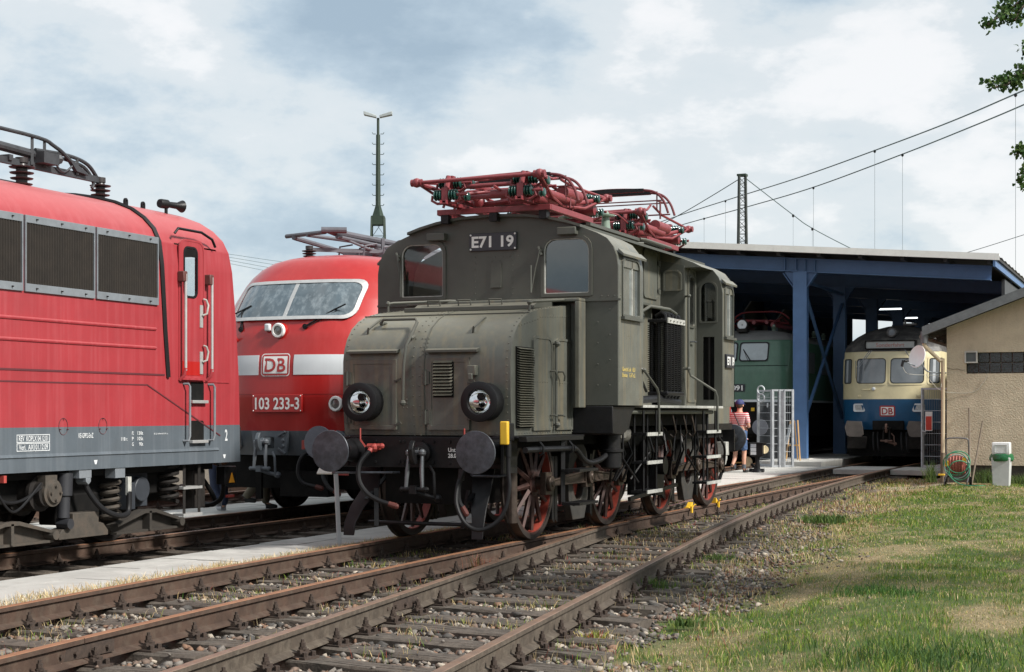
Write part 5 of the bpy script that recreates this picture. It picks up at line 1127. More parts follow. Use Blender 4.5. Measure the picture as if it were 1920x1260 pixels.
class Shell:
    """body with a curved nose: rows z -> (half width, nose y); plan curve |t|^e * k"""
    def __init__(s, cx, rows, yend, e=3.5, k=0.8, n=28, dirn=1):
        s.cx, s.rows, s.yend, s.e, s.k, s.n = cx, rows, yend, e, k, n
    def row(s, z):
        R_ = s.rows
        if z <= R_[0][0]: return R_[0]
        for a, b in zip(R_[:-1], R_[1:]):
            if a[0] <= z <= b[0]:
                t = (z-a[0])/(b[0]-a[0]); return tuple(a[i]+(b[i]-a[i])*t for i in range(3))
        return R_[-1]
    def y(s, x, z, off=0):
        _, w, yf = s.row(z); t = min(1, abs(x-s.cx)/max(w, .01)); return yf+s.k*t**s.e-off
    def rings(s, zlo, zhi, zstep=0.12):
        zs = sorted(set([zlo, zhi]+[r[0] for r in s.rows if zlo < r[0] < zhi]+list(np.arange(zlo, zhi, zstep))))
        out = []
        for z in zs:
            _, w, yf = s.row(z); P = [(s.cx-w, s.yend, z)]
            for i in range(s.n+1):
                t = -1+2*i/s.n; t = math.copysign(abs(t)**.7, t); P.append((s.cx+t*w, yf+s.k*abs(t)**s.e, z))
            P.append((s.cx+w, s.yend, z)); out.append(P)
        return out
    def build(s, name, m_, parent, zlo, zhi, smooth=50, **k):
        mb = MB(); mb.rings(s.rings(zlo, zhi), closed=True, caps=(True, True)); return mb.build(name, m_, parent, smooth=smooth, **k)
    def patch(s, x0, x1, z0, z1, off, thick=.012, nx=10, nz=6, poly=None):
        """sheet lying on the nose between x0..x1, z0..z1"""
        mb = MB(); f = []; b_ = []
        for j in range(nz+1):
            for i in range(nx+1):
                x = x0+(x1-x0)*i/nx; z = z0+(z1-z0)*j/nz; f.append((x, s.y(x, z)-off, z)); b_.append((x, s.y(x, z)-off+thick, z))
        n = len(f); Q = []
        for j in range(nz):
            for i in range(nx):
                a = j*(nx+1)+i; Q += [(a, a+1, a+nx+2, a+nx+1), (n+a, n+a+nx+1, n+a+nx+2, n+a+1)]
        edge = [j for j in range(nx+1)]+[(j+1)*(nx+1)+nx for j in range(nz)]+[nz*(nx+1)+nx-1-i for i in range(nx)]+[(nz-1-j)*(nx+1) for j in range(nz-1)]
        for a, c in zip(edge, edge[1:]+edge[:1]): Q.append((a, c, n+c, n+a))
        return mb.add(f+b_, Q)
    def outline(s, poly, off, sub=6):
        P = []
        for (x0, z0), (x1, z1) in zip(poly, poly[1:]+poly[:1]):
            k = max(1, int(math.hypot(x1-x0, z1-z0)/.08))
            for i in range(k): x = x0+(x1-x0)*i/k; z = z0+(z1-z0)*i/k; P.append((x, s.y(x, z)-off, z))
        return P
    def ribbon(s, poly, w, off, th=.02):
        """raised frame that follows the nose surface"""
        inn = [(p[0], p[1]) for p in inset(poly, w)]
        A = []; mb = MB()
        def dens(pl):
            o_ = []
            for (x0, z0), (x1, z1) in zip(pl, pl[1:]+pl[:1]):
                for i in range(6): o_.append((x0+(x1-x0)*i/6, z0+(z1-z0)*i/6))
            return o_
        o1, i1 = dens(poly), dens(inn)
        R0 = [(x, s.y(x, z)-off+th, z) for x, z in o1]; R1 = [(x, s.y(x, z)-off, z) for x, z in o1]; R2 = [(x, s.y(x, z)-off, z) for x, z in i1]; R3 = [(x, s.y(x, z)-off+th, z) for x, z in i1]
        return mb.rings([R0, R1, R2, R3], True, (False, False))
    def sheet(s, poly, off, name, m_, parent):
        """rounded window pane that follows the nose: a tessellated fan on a fine grid"""
        xs = [p[0] for p in poly]; zs = [p[1] for p in poly]; cxp, czp = sum(xs)/len(xs), sum(zs)/len(zs)
        mb = MB(); rings = []
        for q in (1, .8, .6, .4, .2, .02):
            P = []
            for (x0, z0), (x1, z1) in zip(poly, poly[1:]+poly[:1]):
                for i in range(4):
                    x = x0+(x1-x0)*i/4; z = z0+(z1-z0)*i/4; x = cxp+(x-cxp)*q; z = czp+(z-czp)*q; P.append((x, s.y(x, z)-off, z))
            rings.append(P)
        mb.rings(rings, True, (False, True)); return mb.build(name, m_, parent, smooth=60)
    def conform(s, o, off):
        me = o.data; n = len(me.vertices); V = np.zeros(n*3, dtype=np.float32); me.vertices.foreach_get('co', V); V = V.reshape(-1, 3); L = wloc(o)
        for i in range(n): V[i, 1] = s.y(V[i, 0]+L.x, V[i, 2]+L.z)-off-L.y
        me.vertices.foreach_set('co', V.ravel()); me.update()
def sub_text(o, sh, off):
    # densify so that lettering bends with the nose
    sh.conform(o, off)
def porcelain(x, y, z, parent, h=.30, r=.10, m_=None, n=4, cap=True):
    p = [(0, r*.9), (.03, r*.9), (.05, r*.55)]
    for k in range(n):
        t = .06+(h-.12)*k/n; p += [(t, r*.45), (t+.012, r*(.8+.2*k/n)), (t+.022, r*(.86+.2*k/n)), (t+.034, r*.45)]
    p += [(h-.06, r*.4), (h-.055, r*.5), (h, r*.5), (h+.005, .02)]
    mb = MB(); mb.lathe((x, y, z), (0, 0, 1), p, 20); return mb.build('insulator', m_ or M_porc, parent, smooth=40)
def solid_wheel(x, y, parent, r=.62, m_=None):
    mb = MB(); mb.lathe((x-.07, y, r), (1, 0, 0), [(0, r+.028), (.03, r+.03), (.035, r), (.135, r-.01), (.137, r-.07), (.09, r-.08), (.07, .2), (.11, .17), (.12, .02)], 40); return mb.build('wheel', m_ or M_dark, parent, smooth=30)

# ---------------------------------------------------------------- big red locomotive at the left (side view)
A_ = thing('electric_locomotive', 'pinkish red locomotive with grey lower band and three dark side grilles, at the left edge', 'locomotive', (-12, 8, 0))
r155 = [(0.88, 1.55, 16.10), (1.85, 1.55, 16.07), (2.6, 1.55, 16.0), (3.15, 1.545, 15.93), (3.38, 1.52, 15.89), (3.52, 1.46, 15.86), (3.64, 1.36, 15.80), (3.74, 1.22, 15.73), (3.82, 1.02, 15.65), (3.88, .78, 15.56), (3.925, .5, 15.42), (3.95, .2, 15.2)]
S155 = Shell(-12.0, r155, -3.5, e=7, k=.17)
lowb = S155.build('skirt', M_greyp, A_, .88, 1.325, 40); upb = S155.build('body', M_redch, A_, 1.325, 3.95, 40)
XS = -10.45
mb = MB(); mb.box(-13.4, -10.6, -3, 15.9, .80, .885); mb.build('underframe', M_blk2, A_, smooth=0)
# ribs and seams on the side
for z in (2.40, 2.19):
    mb = MB(); mb.prism([(XS-.002, z-.022), (XS+.012, z-.014), (XS+.016, z), (XS+.012, z+.012), (XS-.002, z+.018)], 'y', -2, 14.55); mb.sphere((XS, 14.55, z), .018, 8); mb.build('side_rib', M_redch, A_)
mb = MB(); mb.box(XS, XS+.006, -3, 14.72, 1.885, 1.905); mb.box(XS, XS+.004, -3, 14.40, 1.77, 1.785); mb.bar((XS+.003, 14.40, 1.777), (XS+.003, 15.83, 1.20), .006, .014); mb.build('seam', mat('seam_dark_red', (0.10, 0.02, 0.025), .6, var=.1), A_, smooth=0)  # thin strips in a darker red mark the panel seams
mb = MB(); mb.prism([(XS, 1.02), (XS+.014, 1.03), (XS, 1.06)], 'y', -3, 15.80); mb.build('skirt_rib', M_greyp, A_, smooth=0)
mb = MB(); mb.box(XS, XS+.008, 15.02, 16.02, 1.825, 1.84); mb.build('seam', M_redch, A_, smooth=0)
# black seal between cab and machine room, over the roof
P = [(XS+.006, 14.78, 1.87), (XS+.006, 14.72, 2.4), (XS+.006, 14.66, 3.1)]
for z, w, _ in r155[3:]: P.append((-12+w+.008, 14.66-.06*(z-3.1)-.16*max(0, z-3.5)*1.6, z+.006))
P.append((-12.6, 14.3, 3.965))
mb = MB(); mb.tube(P, .030, 6); mb.build('rubber_seal', M_rubber, A_)
# grilles
ys_ = [14.60-1.115*k for k in range(5)]
for k in range(4):
    b_, a = ys_[k]-.015, ys_[k+1]+.015
    mb = MB(); mb.frame([(a, 2.665), (b_, 2.665), (b_, 3.42), (a, 3.42)], [(a+.018, 2.745), (b_-.018, 2.745), (b_-.018, 3.345), (a+.018, 3.345)], 'x', XS-.01, XS+.022); gf = mb.build('grille_frame', M_galv, A_, smooth=0, bev=.003)
    mb = MB(); mb.box(XS-.005, XS-.001, a+.018, b_-.018, 2.745, 3.345); mb.box(XS-.005, XS+.002, a+.018, b_-.018, 2.745, 3.345)
    n = 27; w = (b_-a-.036)/n
    for i in range(n): y = a+.018+w*i; mb.prism([(XS, y), (XS+.022, y+w*.30), (XS+.022, y+w*.45), (XS, y+w*.8)], 'z', 2.745, 3.345)
    mb.build('grille', M_grille, gf, smooth=0, kind='stuff')
    mb = MB(); bolt_heads(mb, [(XS+.022, a+(b_-a)*q, z) for q in (.15, .5, .85) for z in (2.70, 3.385)], (1, 0, 0), .007); mb.build('bolts', M_dark, gf, smooth=0)
# door
do = rrect(14.99, 15.50, 1.86, 3.46, .09, 5, (.01, .01, .12, .12)); mb = MB(); mb.frame(do, inset(do, .022), 'x', XS-.004, XS+.008); dr = mb.build('door_frame', M_redch, A_, smooth=0)
mb = MB(); di = inset(do, .022); wi = rrect(15.08, 15.36, 2.79, 3.38, .08, 5); plate(mb, di, [wi], 'x', XS-.002, XS+.004); dd_ = mb.build('cab_door', M_redch, A_, smooth=0)
mb = MB(); mb.frame(wi, inset(wi, .022), 'x', XS-.004, XS+.012); mb.build('window_seal', M_rubber, dd_, smooth=0)
M_skyglass = mat('bright_reflecting_glass', (0.80, 0.86, 0.86), 0.04, metal=0.9, var=0.05)
loop_to_glass(inset(wi, .02), 'x', XS-.002, M_glass, dd_)
for bx in ((-13.52, -10.48, 14.95, 15.80, 2.0, 3.40), (-10.7, -10.3, 15.085, 15.355, 2.795, 3.375), (-13.15, -10.75, 15.6, 16.6, 2.72, 3.34), (-13.8, -13.2, 15.085, 15.355, 2.795, 3.375)):
    cut = MB().box(*bx).build('cut', M_int, None, smooth=0); md = upb.modifiers.new('b', 'BOOLEAN'); md.object = cut; md.solver = 'EXACT'
    bpy.context.view_layer.update(); nm = bpy.data.meshes.new_from_object(upb.evaluated_get(bpy.context.evaluated_depsgraph_get())); upb.modifiers.clear(); upb.data = nm; bpy.data.objects.remove(cut)
S155.patch(-13.12, -10.78, 2.75, 3.32, -.03, .006, nx=12).build('windscreen', M_glass, A_)
mb = MB(); mb.box(XS+.006, XS+.009, 15.10, 15.34, 3.26, 3.35); mb.build('blind', M_blk2, dd_, smooth=0)
for yy, z0, z1 in ((15.03, 1.90, 3.05), (15.56, 1.90, 3.05)):
    mb = MB(); mb.cyl((XS+.07, yy, z0+.05), (XS+.07, yy, z1), .017, 10); hr = mb.build('hand_rail', M_alu, A_)
    mb = MB(); mb.box(XS, XS+.085, yy-.06, yy+.02, z1-.09, z1+.03); mb.build('rail_bracket', mat('brown_bracket', (.10, .035, .03), .6), hr, bev=.01)
    mb = MB(); mb.tube([(XS+.07, yy, z0+.08), (XS+.06, yy-.01, z0), (XS+.01, yy-.03, z0-.06)], .019, 8); mb.build('rail_end', M_redch, hr)
mb = MB(); mb.tube([(XS+.01, 14.90, 3.50), (XS+.03, 14.94, 3.56), (XS+.03, 15.4, 3.56), (XS+.03, 15.62, 3.50), (XS+.02, 15.70, 3.42)], .016, 8); mb.build('rain_strip', M_black, A_)
for z in (2.62, 2.08):
    mb = MB(); mb.prism([(15.40, z-.16), (15.46, z-.16), (15.46, z+.1), (15.40, z+.1)], 'x', XS+.004, XS+.014); mb.build('lock_plate', M_alu, dd_, smooth=0)
    mb = MB(); mb.tube([(XS+.02, 15.44, z-.02), (XS+.06, 15.47, z), (XS+.065, 15.49, z+.1), (XS+.05, 15.47, z+.16), (XS+.02, 15.46, z+.17)], .012, 8); mb.build('door_handle', M_edge, dd_)
mb = MB(); mb.box(XS+.0, XS+.05, 15.0, 15.47, 1.845, 1.87); mb.build('door_sill', M_redch, A_, smooth=0)
mb = MB(); mb.box(XS+.0005, XS+.007, 15.06, 15.42, 1.9, 2.06); mb.build('kick_plate', M_red, A_, smooth=0)
for z in (1.60, 1.14):
    mb = MB(); mb.prism(rrect(15.22, 15.49, z, z+.24, .03, 3), 'x', XS-.001, XS+.003); sr = mb.build('step_recess', M_blk2, A_, smooth=0)
    mb = MB(); mb.box(XS+.002, XS+.05, 15.20, 15.52, z-.02, z+.015); mb.build('step_edge', M_alu, sr, smooth=0, bev=.004)
for yy in (15.12, 15.62):
    mb = MB(); mb.tube([(XS, yy-.04, 1.80), (XS+.06, yy-.02, 1.80), (XS+.065, yy, 1.77), (XS+.065, yy, 1.20), (XS+.06, yy-.02, 1.15), (XS, yy-.04, 1.15)], .014, 8); mb.build('hand_rail', M_galv, A_)
# lettering on the grey band
Mw = mat('dull_white_lettering', (0.60, 0.62, 0.63), .6, var=.15, vscale=40)
T_ = lambda s_, y, z, h, w=None, o=.012: text('inscription', s_, Mw, (XS+.001, y, z), (0, 1, 0), (0, 0, 1), h, lowb, width=w, offset=o, depth=.003)
T_('KE-GPP2-EmZ', 13.22, 1.21, .050, .24); T_('P2', 14.12, 1.23, .038, .03); T_('130t', 14.22, 1.23, .038, .10); T_('118 t', 13.93, 1.17, .038, .11); T_('P', 14.12, 1.17, .038, .03); T_('105t', 14.22, 1.17, .038, .10); T_('G', 14.12, 1.11, .038, .03); T_('90t', 14.25, 1.11, .038, .07); T_('Br.Zyl.-Hubbetrieb Br.Nr.xx', 14.52, 1.23, .018, .26, .004)
T_('2', 15.93, 1.14, .13, .055, .02)
for k, (s_, z) in enumerate((('REV  KOPLX 04.12.01', 1.19), ('Verl.  AX  01.12.09', 1.105))): T_(s_, 12.31, z, .052, .43, .01)
mb = MB()
for z0, z1 in ((1.175, 1.255), (1.09, 1.17)): mb.frame([(12.28, z0), (12.77, z0), (12.77, z1), (12.28, z1)], [(12.287, z0+.007), (12.763, z0+.007), (12.763, z1-.007), (12.287, z1-.007)], 'x', XS+.001, XS+.004)
mb.box(XS+.001, XS+.004, 12.53, 12.537, 1.09, 1.17); mb.build('inscription', Mw, lowb, smooth=0)
for y in (13.5, 15.92): mb = MB(); mb.prism([(y-.03, .975), (y+.03, .975), (y+.012, .93), (y-.012, .93)], 'x', XS+.001, XS+.004); mb.build('jacking_mark', Mw, lowb, smooth=0)
for y in (12.98, 13.62):
    mb = MB(); mb.tube([(XS+.002, y+.07*math.cos(a), 1.33+.085*math.sin(a)) for a in np.linspace(0, 2*PI, 22)], .0035, 4); bolt_heads(mb, [(XS, y+.06, 1.30), (XS, y-.06, 1.30), (XS, y, 1.41)], (1, 0, 0), .006); mb.build('inspection_cover', mat('cover_seam', (.09, .03, .035), .6), A_, smooth=0)
# running gear
for y in (12.55, 14.72, 10.4):
    for x in (-11.28, -12.72): solid_wheel(x, y, A_)
mb = MB(); mb.box(-10.95, -10.75, 9.0, 15.3, .55, .80); mb.box(-10.95, -10.72, 13.2, 14.0, .30, .62); mb.box(-13.2, -10.95, 9, 15.5, .45, .9); mb.build('bogie_frame', M_blk2, A_, bev=.02)
mb = MB(); mb.lathe((-10.85, 12.80, .66), (1, 0, 0), [(0, .24), (.05, .24), (.06, .17), (.22, .17), (.23, .19), (.27, .19), (.28, .14), (.36, .14)], 20); ab = mb.build('axle_box', M_dark, A_)
mb = MB(); mb.lathe((-10.50, 12.84, .66), (1, 0, 0), [(0, .14), (.04, .14), (.045, .11), (.07, .10)], 20); mb.box(-10.56, -10.46, 12.72, 12.90, .70, .84); bolt_heads(mb, [(-10.43, 12.84+.07*math.cos(a), .66+.07*math.sin(a)) for a in (0, 1.57, 3.14, 4.71)], (1, 0, 0), .014); mb.build('bearing_cap', M_lgrime, ab)
mb = MB(); mb.lathe((-10.55, 13.10, .33), (0, .05, 1), [(0, .03), (.05, .03), (.06, .065), (.28, .065), (.29, .085), (.52, .085)], 14); mb.cyl((-10.6, 13.1, .33), (-10.45, 13.1, .33), .055, 12); mb.build('damper', mat('grey_damper', (.025, .026, .03), .5), A_)
mb = MB(); mb.prism([(12.98, .17), (13.78, .17), (13.78, .22), (13.70, .30), (13.62, .32), (13.62, .43), (13.20, .43), (13.20, .30), (13.03, .27), (12.98, .22)], 'x', -10.66, -10.5); mb.build('axle_stay', M_lgrime, A_, bev=.006)
for y0, y1 in ((11.65, 12.92), (13.95, 15.12)):
    m_y = (y0+y1)/2
    mb = MB(); mb.prism([(y0, .20), (y0+.05, .16), (y1-.05, .16), (y1, .20), (y1, .26), (m_y+.15, .38), (m_y, .40), (m_y-.15, .38), (y0, .26)], 'x', -10.66, -10.60); mb.prism([(y0, .24), (m_y-.1, .36), (m_y+.1, .36), (y1, .24), (y1, .27), (m_y+.1, .40), (m_y-.1, .40), (y0, .27)], 'x', -10.60, -10.5); mb.box(-10.60, -10.5, m_y-.02, m_y+.02, .17, .38); mb.box(-10.60, -10.52, y0, y1, .155, .18)
    mb.cyl((-10.6, y1-.02, .23), (-10.47, y1-.02, .23), .05, 10); mb.build('brake_beam', M_lgrime if y0 < 13 else mat('dusty_brown', (.03, .025, .02), .8, var=.3), A_, smooth=20)
for y, z0 in ((14.02, .30), (15.10, .45), (12.1, .35)):
    for dy in (0, ):
        mb = MB(); mb.tube(coil((-10.66, y, z0), (0, 0, 1), .10, .02, 5, .42, 14), .024, 6); mb.build('coil_spring', M_lgrime if y < 14.5 else M_dark, A_)
mb = MB(); mb.tube([(-10.55, 13.42, .86), (-10.52, 13.45, .68), (-10.45, 13.58, .48), (-10.4, 13.78, .38), (-10.4, 13.96, .38), (-10.42, 14.03, .45), (-10.43, 14.05, .62)], .030, 10, smooth=6); mb.build('air_hose', M_rubber, A_)
mb = MB(); mb.box(-10.46, -10.42, 14.02, 14.08, .58, .78); mb.build('hose_clamp', M_edge, A_, bev=.005)
mb = MB(); mb.tube([(-10.5, 11.9, .85), (-10.48, 12.1, .62), (-10.5, 12.4, .60), (-10.5, 12.7, .72)], .016, 8, smooth=6); mb.tube([(-10.5, 11.95, .85), (-10.46, 12.15, .55), (-10.48, 12.35, .52), (-10.5, 12.7, .76)], .014, 8, smooth=6); mb.build('cable', M_rubber, A_)
mb = MB(); mb.box(-10.6, -10.46, 13.25, 13.45, .79, .88); mb.prism([(13.36, .79), (13.44, .79), (13.44, .75), (13.40, .72), (13.36, .75)], 'x', -10.6, -10.46); mb.build('bracket', M_galv, A_, bev=.004); mb = MB(); mb.box(-10.6, -10.46, 13.85, 14.02, .77, .88); mb.build('bracket', M_galv, A_, bev=.004)
mb = MB(); mb.box(-10.50, -10.45, 12.10, 12.14, .79, .86); mb.build('valve_handle', M_redp, A_)
mb = MB(); mb.box(-11.1, -10.7, 14.3, 14.75, .42, .88); mb.cyl((-10.75, 14.55, .62), (-10.62, 14.55, .62), .14, 14); mb.box(-10.75, -10.62, 14.28, 14.42, .4, .7); mb.build('brake_cylinder', mat('blueish_grime', (.035, .04, .048), .5, var=.3), A_, bev=.01)
for yy in (15.20, 15.50): mb = MB(); mb.bar((-10.52, yy, .9), (-10.52, yy, .30), .03, .02); mb.build('step_bracket', M_dark, A_, smooth=0)
for z in (.62, .31): mb = MB(); mb.box(-10.65, -10.50, 15.16, 15.54, z-.03, z); mb.build('step', M_alu, A_, smooth=0)
mb = MB(); mb.box(-10.75, -10.6, 15.5, 15.75, .35, .8); mb.build('sand_box', M_dark, A_, bev=.015)
# front end of this locomotive: buffers, hoses
for x in (-12.875, -11.125): buffer(x, 16.85, 1.05, A_, 1, .25, M_dark, mat('rusty_buffer', (.12, .06, .035), .5, metal=.4, var=.4, vscale=12), .62)
hose([(-11.3, 16.3, .85), (-11.2, 16.5, .7), (-11.1, 16.65, .45), (-11.15, 16.75, .32), (-11.35, 16.7, .35), (-11.45, 16.5, .5)], A_, .03)
hose([(-10.9, 16.35, 1.0), (-10.85, 16.5, .7), (-10.95, 16.6, .4), (-11.2, 16.55, .32), (-11.4, 16.5, .5)], A_, .03)
mb = MB(); mb.box(-10.75, -10.62, 16.2, 16.45, .60, .82); pl_ = mb.build('cable_box', M_black, A_, bev=.01)
mb = MB(); mb.prism([(16.28, .62), (16.40, .62), (16.34, .74)], 'x', -10.62, -10.612); mb.build('warning_triangle', mat('orange_warning', (.8, .33, .02), .5), pl_, smooth=0)
mb = MB(); mb.box(-10.78, -10.6, 16.2, 16.5, 1.12, 1.24); mb.box(-10.7, -10.62, 16.45, 16.55, 1.0, 1.3); mb.sphere((-10.6, 16.45, 1.05), .05, 8); mb.build('socket', M_dark, A_, bev=.01)
mb = MB(); mb.bar((-10.6, 16.2, .46), (-10.6, 16.35, .46), .03, .03); mb.build('valve_handle', M_redp, A_)
# roof gear
for x, y in ((-11.35, 13.42), (-11.35, 14.75), (-12.5, 13.42), (-12.5, 14.75)): porcelain(x, y, 3.83, A_, .36 if y < 14 else .33, .135 if y < 14 else .12)
mb = MB(); mb.bar((-11.35, 12.0, 4.13), (-11.35, 14.72, 4.13), .05, .07); mb.bar((-12.5, 12.0, 4.13), (-12.5, 14.72, 4.13), .05, .07); mb.bar((-11.3, 13.2, 4.16), (-12.5, 13.2, 4.16), .06, .06); mb.bar((-11.3, 12.3, 4.2), (-12.5, 12.3, 4.2), .06, .06)
mb.cyl((-11.4, 11.5, 4.33), (-11.35, 14.0, 4.24), .05, 10); mb.cyl((-12.3, 11.5, 4.30), (-12.3, 14.0, 4.22), .05, 10)
mb.tube([(-11.3, 11.0, 4.42), (-11.3, 13.4, 4.44), (-11.3, 13.9, 4.38), (-11.3, 14.2, 4.24)], .022, 8, smooth=5); mb.tube([(-11.32, 13.6, 4.30), (-11.32, 14.15, 4.32), (-11.33, 14.5, 4.27), (-11.35, 14.72, 4.12)], .022, 8, smooth=5); mb.tube([(-11.35, 14.1, 4.28), (-11.35, 14.45, 4.24), (-11.35, 14.62, 4.10), (-11.35, 14.60, 4.02)], .02, 8, smooth=5)
for y in (13.55, 13.75, 14.3): mb.bar((-11.32, y, 4.13), (-11.32, y, 4.42 if y < 14 else 4.3), .03, .04)
mb.box(-11.45, -11.2, 13.6, 13.85, 4.16, 4.28); mb.sphere((-11.3, 13.95, 4.25), .06, 8); mb.tube([(-11.3, 13.9, 4.2), (-11.3, 14.05, 4.12), (-11.3, 14.25, 4.26)], .012, 6, smooth=4); mb.prism([(14.1, 4.30), (14.45, 4.16), (14.45, 4.14), (14.25, 4.16)], 'x', -11.33, -11.28)
mb.build('pantograph', M_roofst, A_)
for y, x in ((15.02, -11.2), (15.35, -11.2)):
    mb = MB(); o_ = [(y+.035*math.cos(a), 3.86+.06+.035*math.sin(a)) for a in np.linspace(0, PI, 8)]+[(y-.035, 3.80), (y+.035, 3.80)]; plate(mb, o_, [[(y+.012*math.cos(a), 3.92+.012*math.sin(a)) for a in np.linspace(0, 2*PI, 8, endpoint=False)]], 'x', x-.01, x+.01); mb.build('lifting_eye', M_black, A_, smooth=0)
mb = MB(); mb.lathe((-10.98, 15.52, 3.93), (.2, 1, 0), [(-.12, .05), (-.1, .055), (0, .055), (.02, .035), (.16, .04), (.24, .075)], 14); mb.cyl((-10.98, 15.50, 3.7), (-10.98, 15.50, 3.92), .02, 8); mb.build('horn', M_black, A_)

# ---------------------------------------------------------------- the streamlined red express locomotive
B_ = thing('electric_locomotive', 'bright red rounded express locomotive numbered 103 233-3 with white stripe, behind the green engine', 'locomotive', (-12, 30, 0))
r103 = [(.85, 1.5, 19.85), (1.2, 1.54, 19.72), (1.7, 1.56, 19.66), (2.2, 1.56, 19.68), (2.6, 1.55, 19.76), (2.85, 1.54, 19.86), (3.15, 1.51, 20.08), (3.42, 1.46, 20.30), (3.55, 1.41, 20.42), (3.67, 1.32, 20.54), (3.77, 1.18, 20.68), (3.83, 1.0, 20.84), (3.875, .75, 21.05), (3.91, .4, 21.4), (3.925, .1, 21.8)]
S103 = Shell(-12.0, r103, 39, e=3.4, k=.85, n=36)
bb_ = S103.build('skirt', M_greyp, B_, .85, 1.21, 60); bd = S103.build('body', M_red, B_, 1.21, 3.88, 60)
mb = S103.patch(-13.3, -10.6, 1.735, 1.742, .004, nz=1, nx=30); mb.build('seam', mat('seam_red', (.22, .01, .01), .5), B_, smooth=60)
for x0, x1 in ((-13.3, -12.33), (-11.74, -10.65)): S103.patch(x0, x1, 2.02, 2.31, .006, nx=24, nz=4).build('white_stripe', M_whitep, B_, smooth=60)
def db_logo(sh, x0, x1, z0, z1, parent, outer_white=True):
    if sh:
        pr = lambda poly, off, nm, m_: sh.sheet(poly, off, nm, m_, parent)
    lg = pr(rrect(x0, x1, z0, z1, .05, 5), .008, 'emblem', M_white if outer_white else M_red)
    d = .012 if outer_white else 0
    if outer_white: pr(rrect(x0+.012, x1-.012, z0+.012, z1-.012, .045, 5), .011, 'emblem_field', M_red)
    pr(rrect(x0+.038, x1-.038, z0+.04, z1-.04, .008, 2), .014, 'emblem_field', M_white)
    t = text('emblem_letters', 'DB', M_red, ((x0+x1)/2, 0, z0+.068), (1, 0, 0), (0, 0, 1), (z1-z0)-.136, parent, width=(x1-x0)-.13, offset=.018, align='LEFT')
    t.location.x -= ((x1-x0)-.13)/2; sh.conform(t, .018)
db_logo(S103, -12.28, -11.80, 2.00, 2.33, B_)
wL = rrect(-12.94, -12.02, 2.86, 3.40, .08, 4, (.06, .03, .03, .14)); wR = rrect(-11.97, -11.00, 2.86, 3.40, .10, 4, (.03, .12, .14, .03))
allw = rrect(-13.04, -10.94, 2.83, 3.44, .14, 4)
S103.ribbon(allw, .05, .045).build('windscreen_frame', M_alu, B_, smooth=60)
S103.patch(-12.025, -11.965, 2.86, 3.42, .034, nx=2).build('windscreen_post', M_alu, B_, smooth=60)
M_ws = mat('hazy_windscreen', (0.075, 0.10, 0.115), 0.12, metal=0.0, var=0.25, vscale=3, streak=0.7, streak_col=(0.22, 0.26, 0.28), coat=1.0)
for w_ in (wL, wR): S103.sheet(w_, .03, 'windscreen', M_ws, B_)
def wiper(sh, xa, za, xb, zb, parent, m_=None):
    mb = MB(); off = .05
    a = Vector((xa, sh.y(xa, za)-.03, za)); e_ = Vector((xb, sh.y(xb, zb)-off, zb)); mb.cyl(a, a+Vector((0, .06, 0)), .04, 8); mb.tube([a, e_], .012, 6); mb.tube([a+Vector((.04, -.01, -.01)), e_+Vector((.02, 0, -.03))], .007, 6)
    d = (e_-a).normalized(); q0 = e_-d*.10+Vector((-.12, .01, -.02)); q1 = e_+d*.14; mb.tube([(e_+Vector((-.24, 0, -.1))), e_+Vector((.16, -.0, .06))], .012, 6); mb.build('wiper', M_black, parent)
wiper(S103, -11.62, 2.72, -11.22, 2.98, B_); wiper(S103, -12.74, 2.70, -12.83, 3.0, B_)
def lamp_round(sh, x, z, r, parent, proud=.08, ringm=None, glassm=None):
    y = sh.y(x, z); mb = MB(); mb.lathe((x, y+.12, z), (0, -1, 0), [(0, r*1.25), (.12+proud*.6, r*1.12)], 24); hs = mb.build('lamp_housing', M_red, parent)
    mb = MB(); mb.lathe((x, y-proud*.6, z), (0, -1, 0), [(0, r*1.1), (.02, r*1.12), (.045, r), (.045, r*.74), (.01, r*.72)], 28, (False, False)); mb.build('lamp_ring', ringm or M_white, hs)
    mb = MB(); mb.lathe((x, y-proud*.6, z), (0, -1, 0), [(.015, r*.75), (.022, .01)], 24, (False, True)); mb.build('lamp_glass', glassm or mat('grey_lamp_glass', (.22, .21, .20), .15, var=.4, vscale=25, metal=.5), hs)
lamp_round(S103, -12.02, 2.665, .098, B_); lamp_round(S103, -11.07, 1.60, .10, B_, .14); lamp_round(S103, -12.93, 1.60, .10, B_, .14)
t = text('number', '103 233-3', M_white, (-12.36, 0, 1.525), (1, 0, 0), (0, 0, 1), .165, B_, width=.74, offset=.02); 
mb = MB(); yy_ = S103.y(-12.2, 1.6)-.035; mb.box(-12.41, -11.58, yy_, yy_+.03, 1.48, 1.735); npb = mb.build('number_plate', M_red, B_, bev=.006); 
me = t.data; 
n = len(me.vertices); V = np.zeros(n*3, dtype=np.float32); me.vertices.foreach_get('co', V); V = V.reshape(-1, 3); V[:, 1] = 0; me.vertices.foreach_set('co', V.ravel()); setparent(t, B_) if t.parent is None else None
t.location.y = yy_-.004-B_.location.y; me.update()
mb = MB(); mb.rivets([(x, yy_, z) for x in (-12.39, -11.60) for z in (1.50, 1.715)], (0, -1, 0), .010, 6); mb.build('plate_screws', M_white, npb, smooth=0)
mb = MB(); y = S103.y(-12.3, 2.7); mb.box(-12.27, -12.18, y-.07, y, 2.66, 2.77); mb.build('socket', M_whitep, B_, bev=.02)
mb = MB(); y = S103.y(-12.8, 2.6); mb.tube([(-12.9, y+.02, 2.55), (-12.9, y-.06, 2.6), (-12.78, y-.08, 2.6), (-12.78, y, 2.5)], .015, 6); mb.build('grab_handle', M_red, B_)
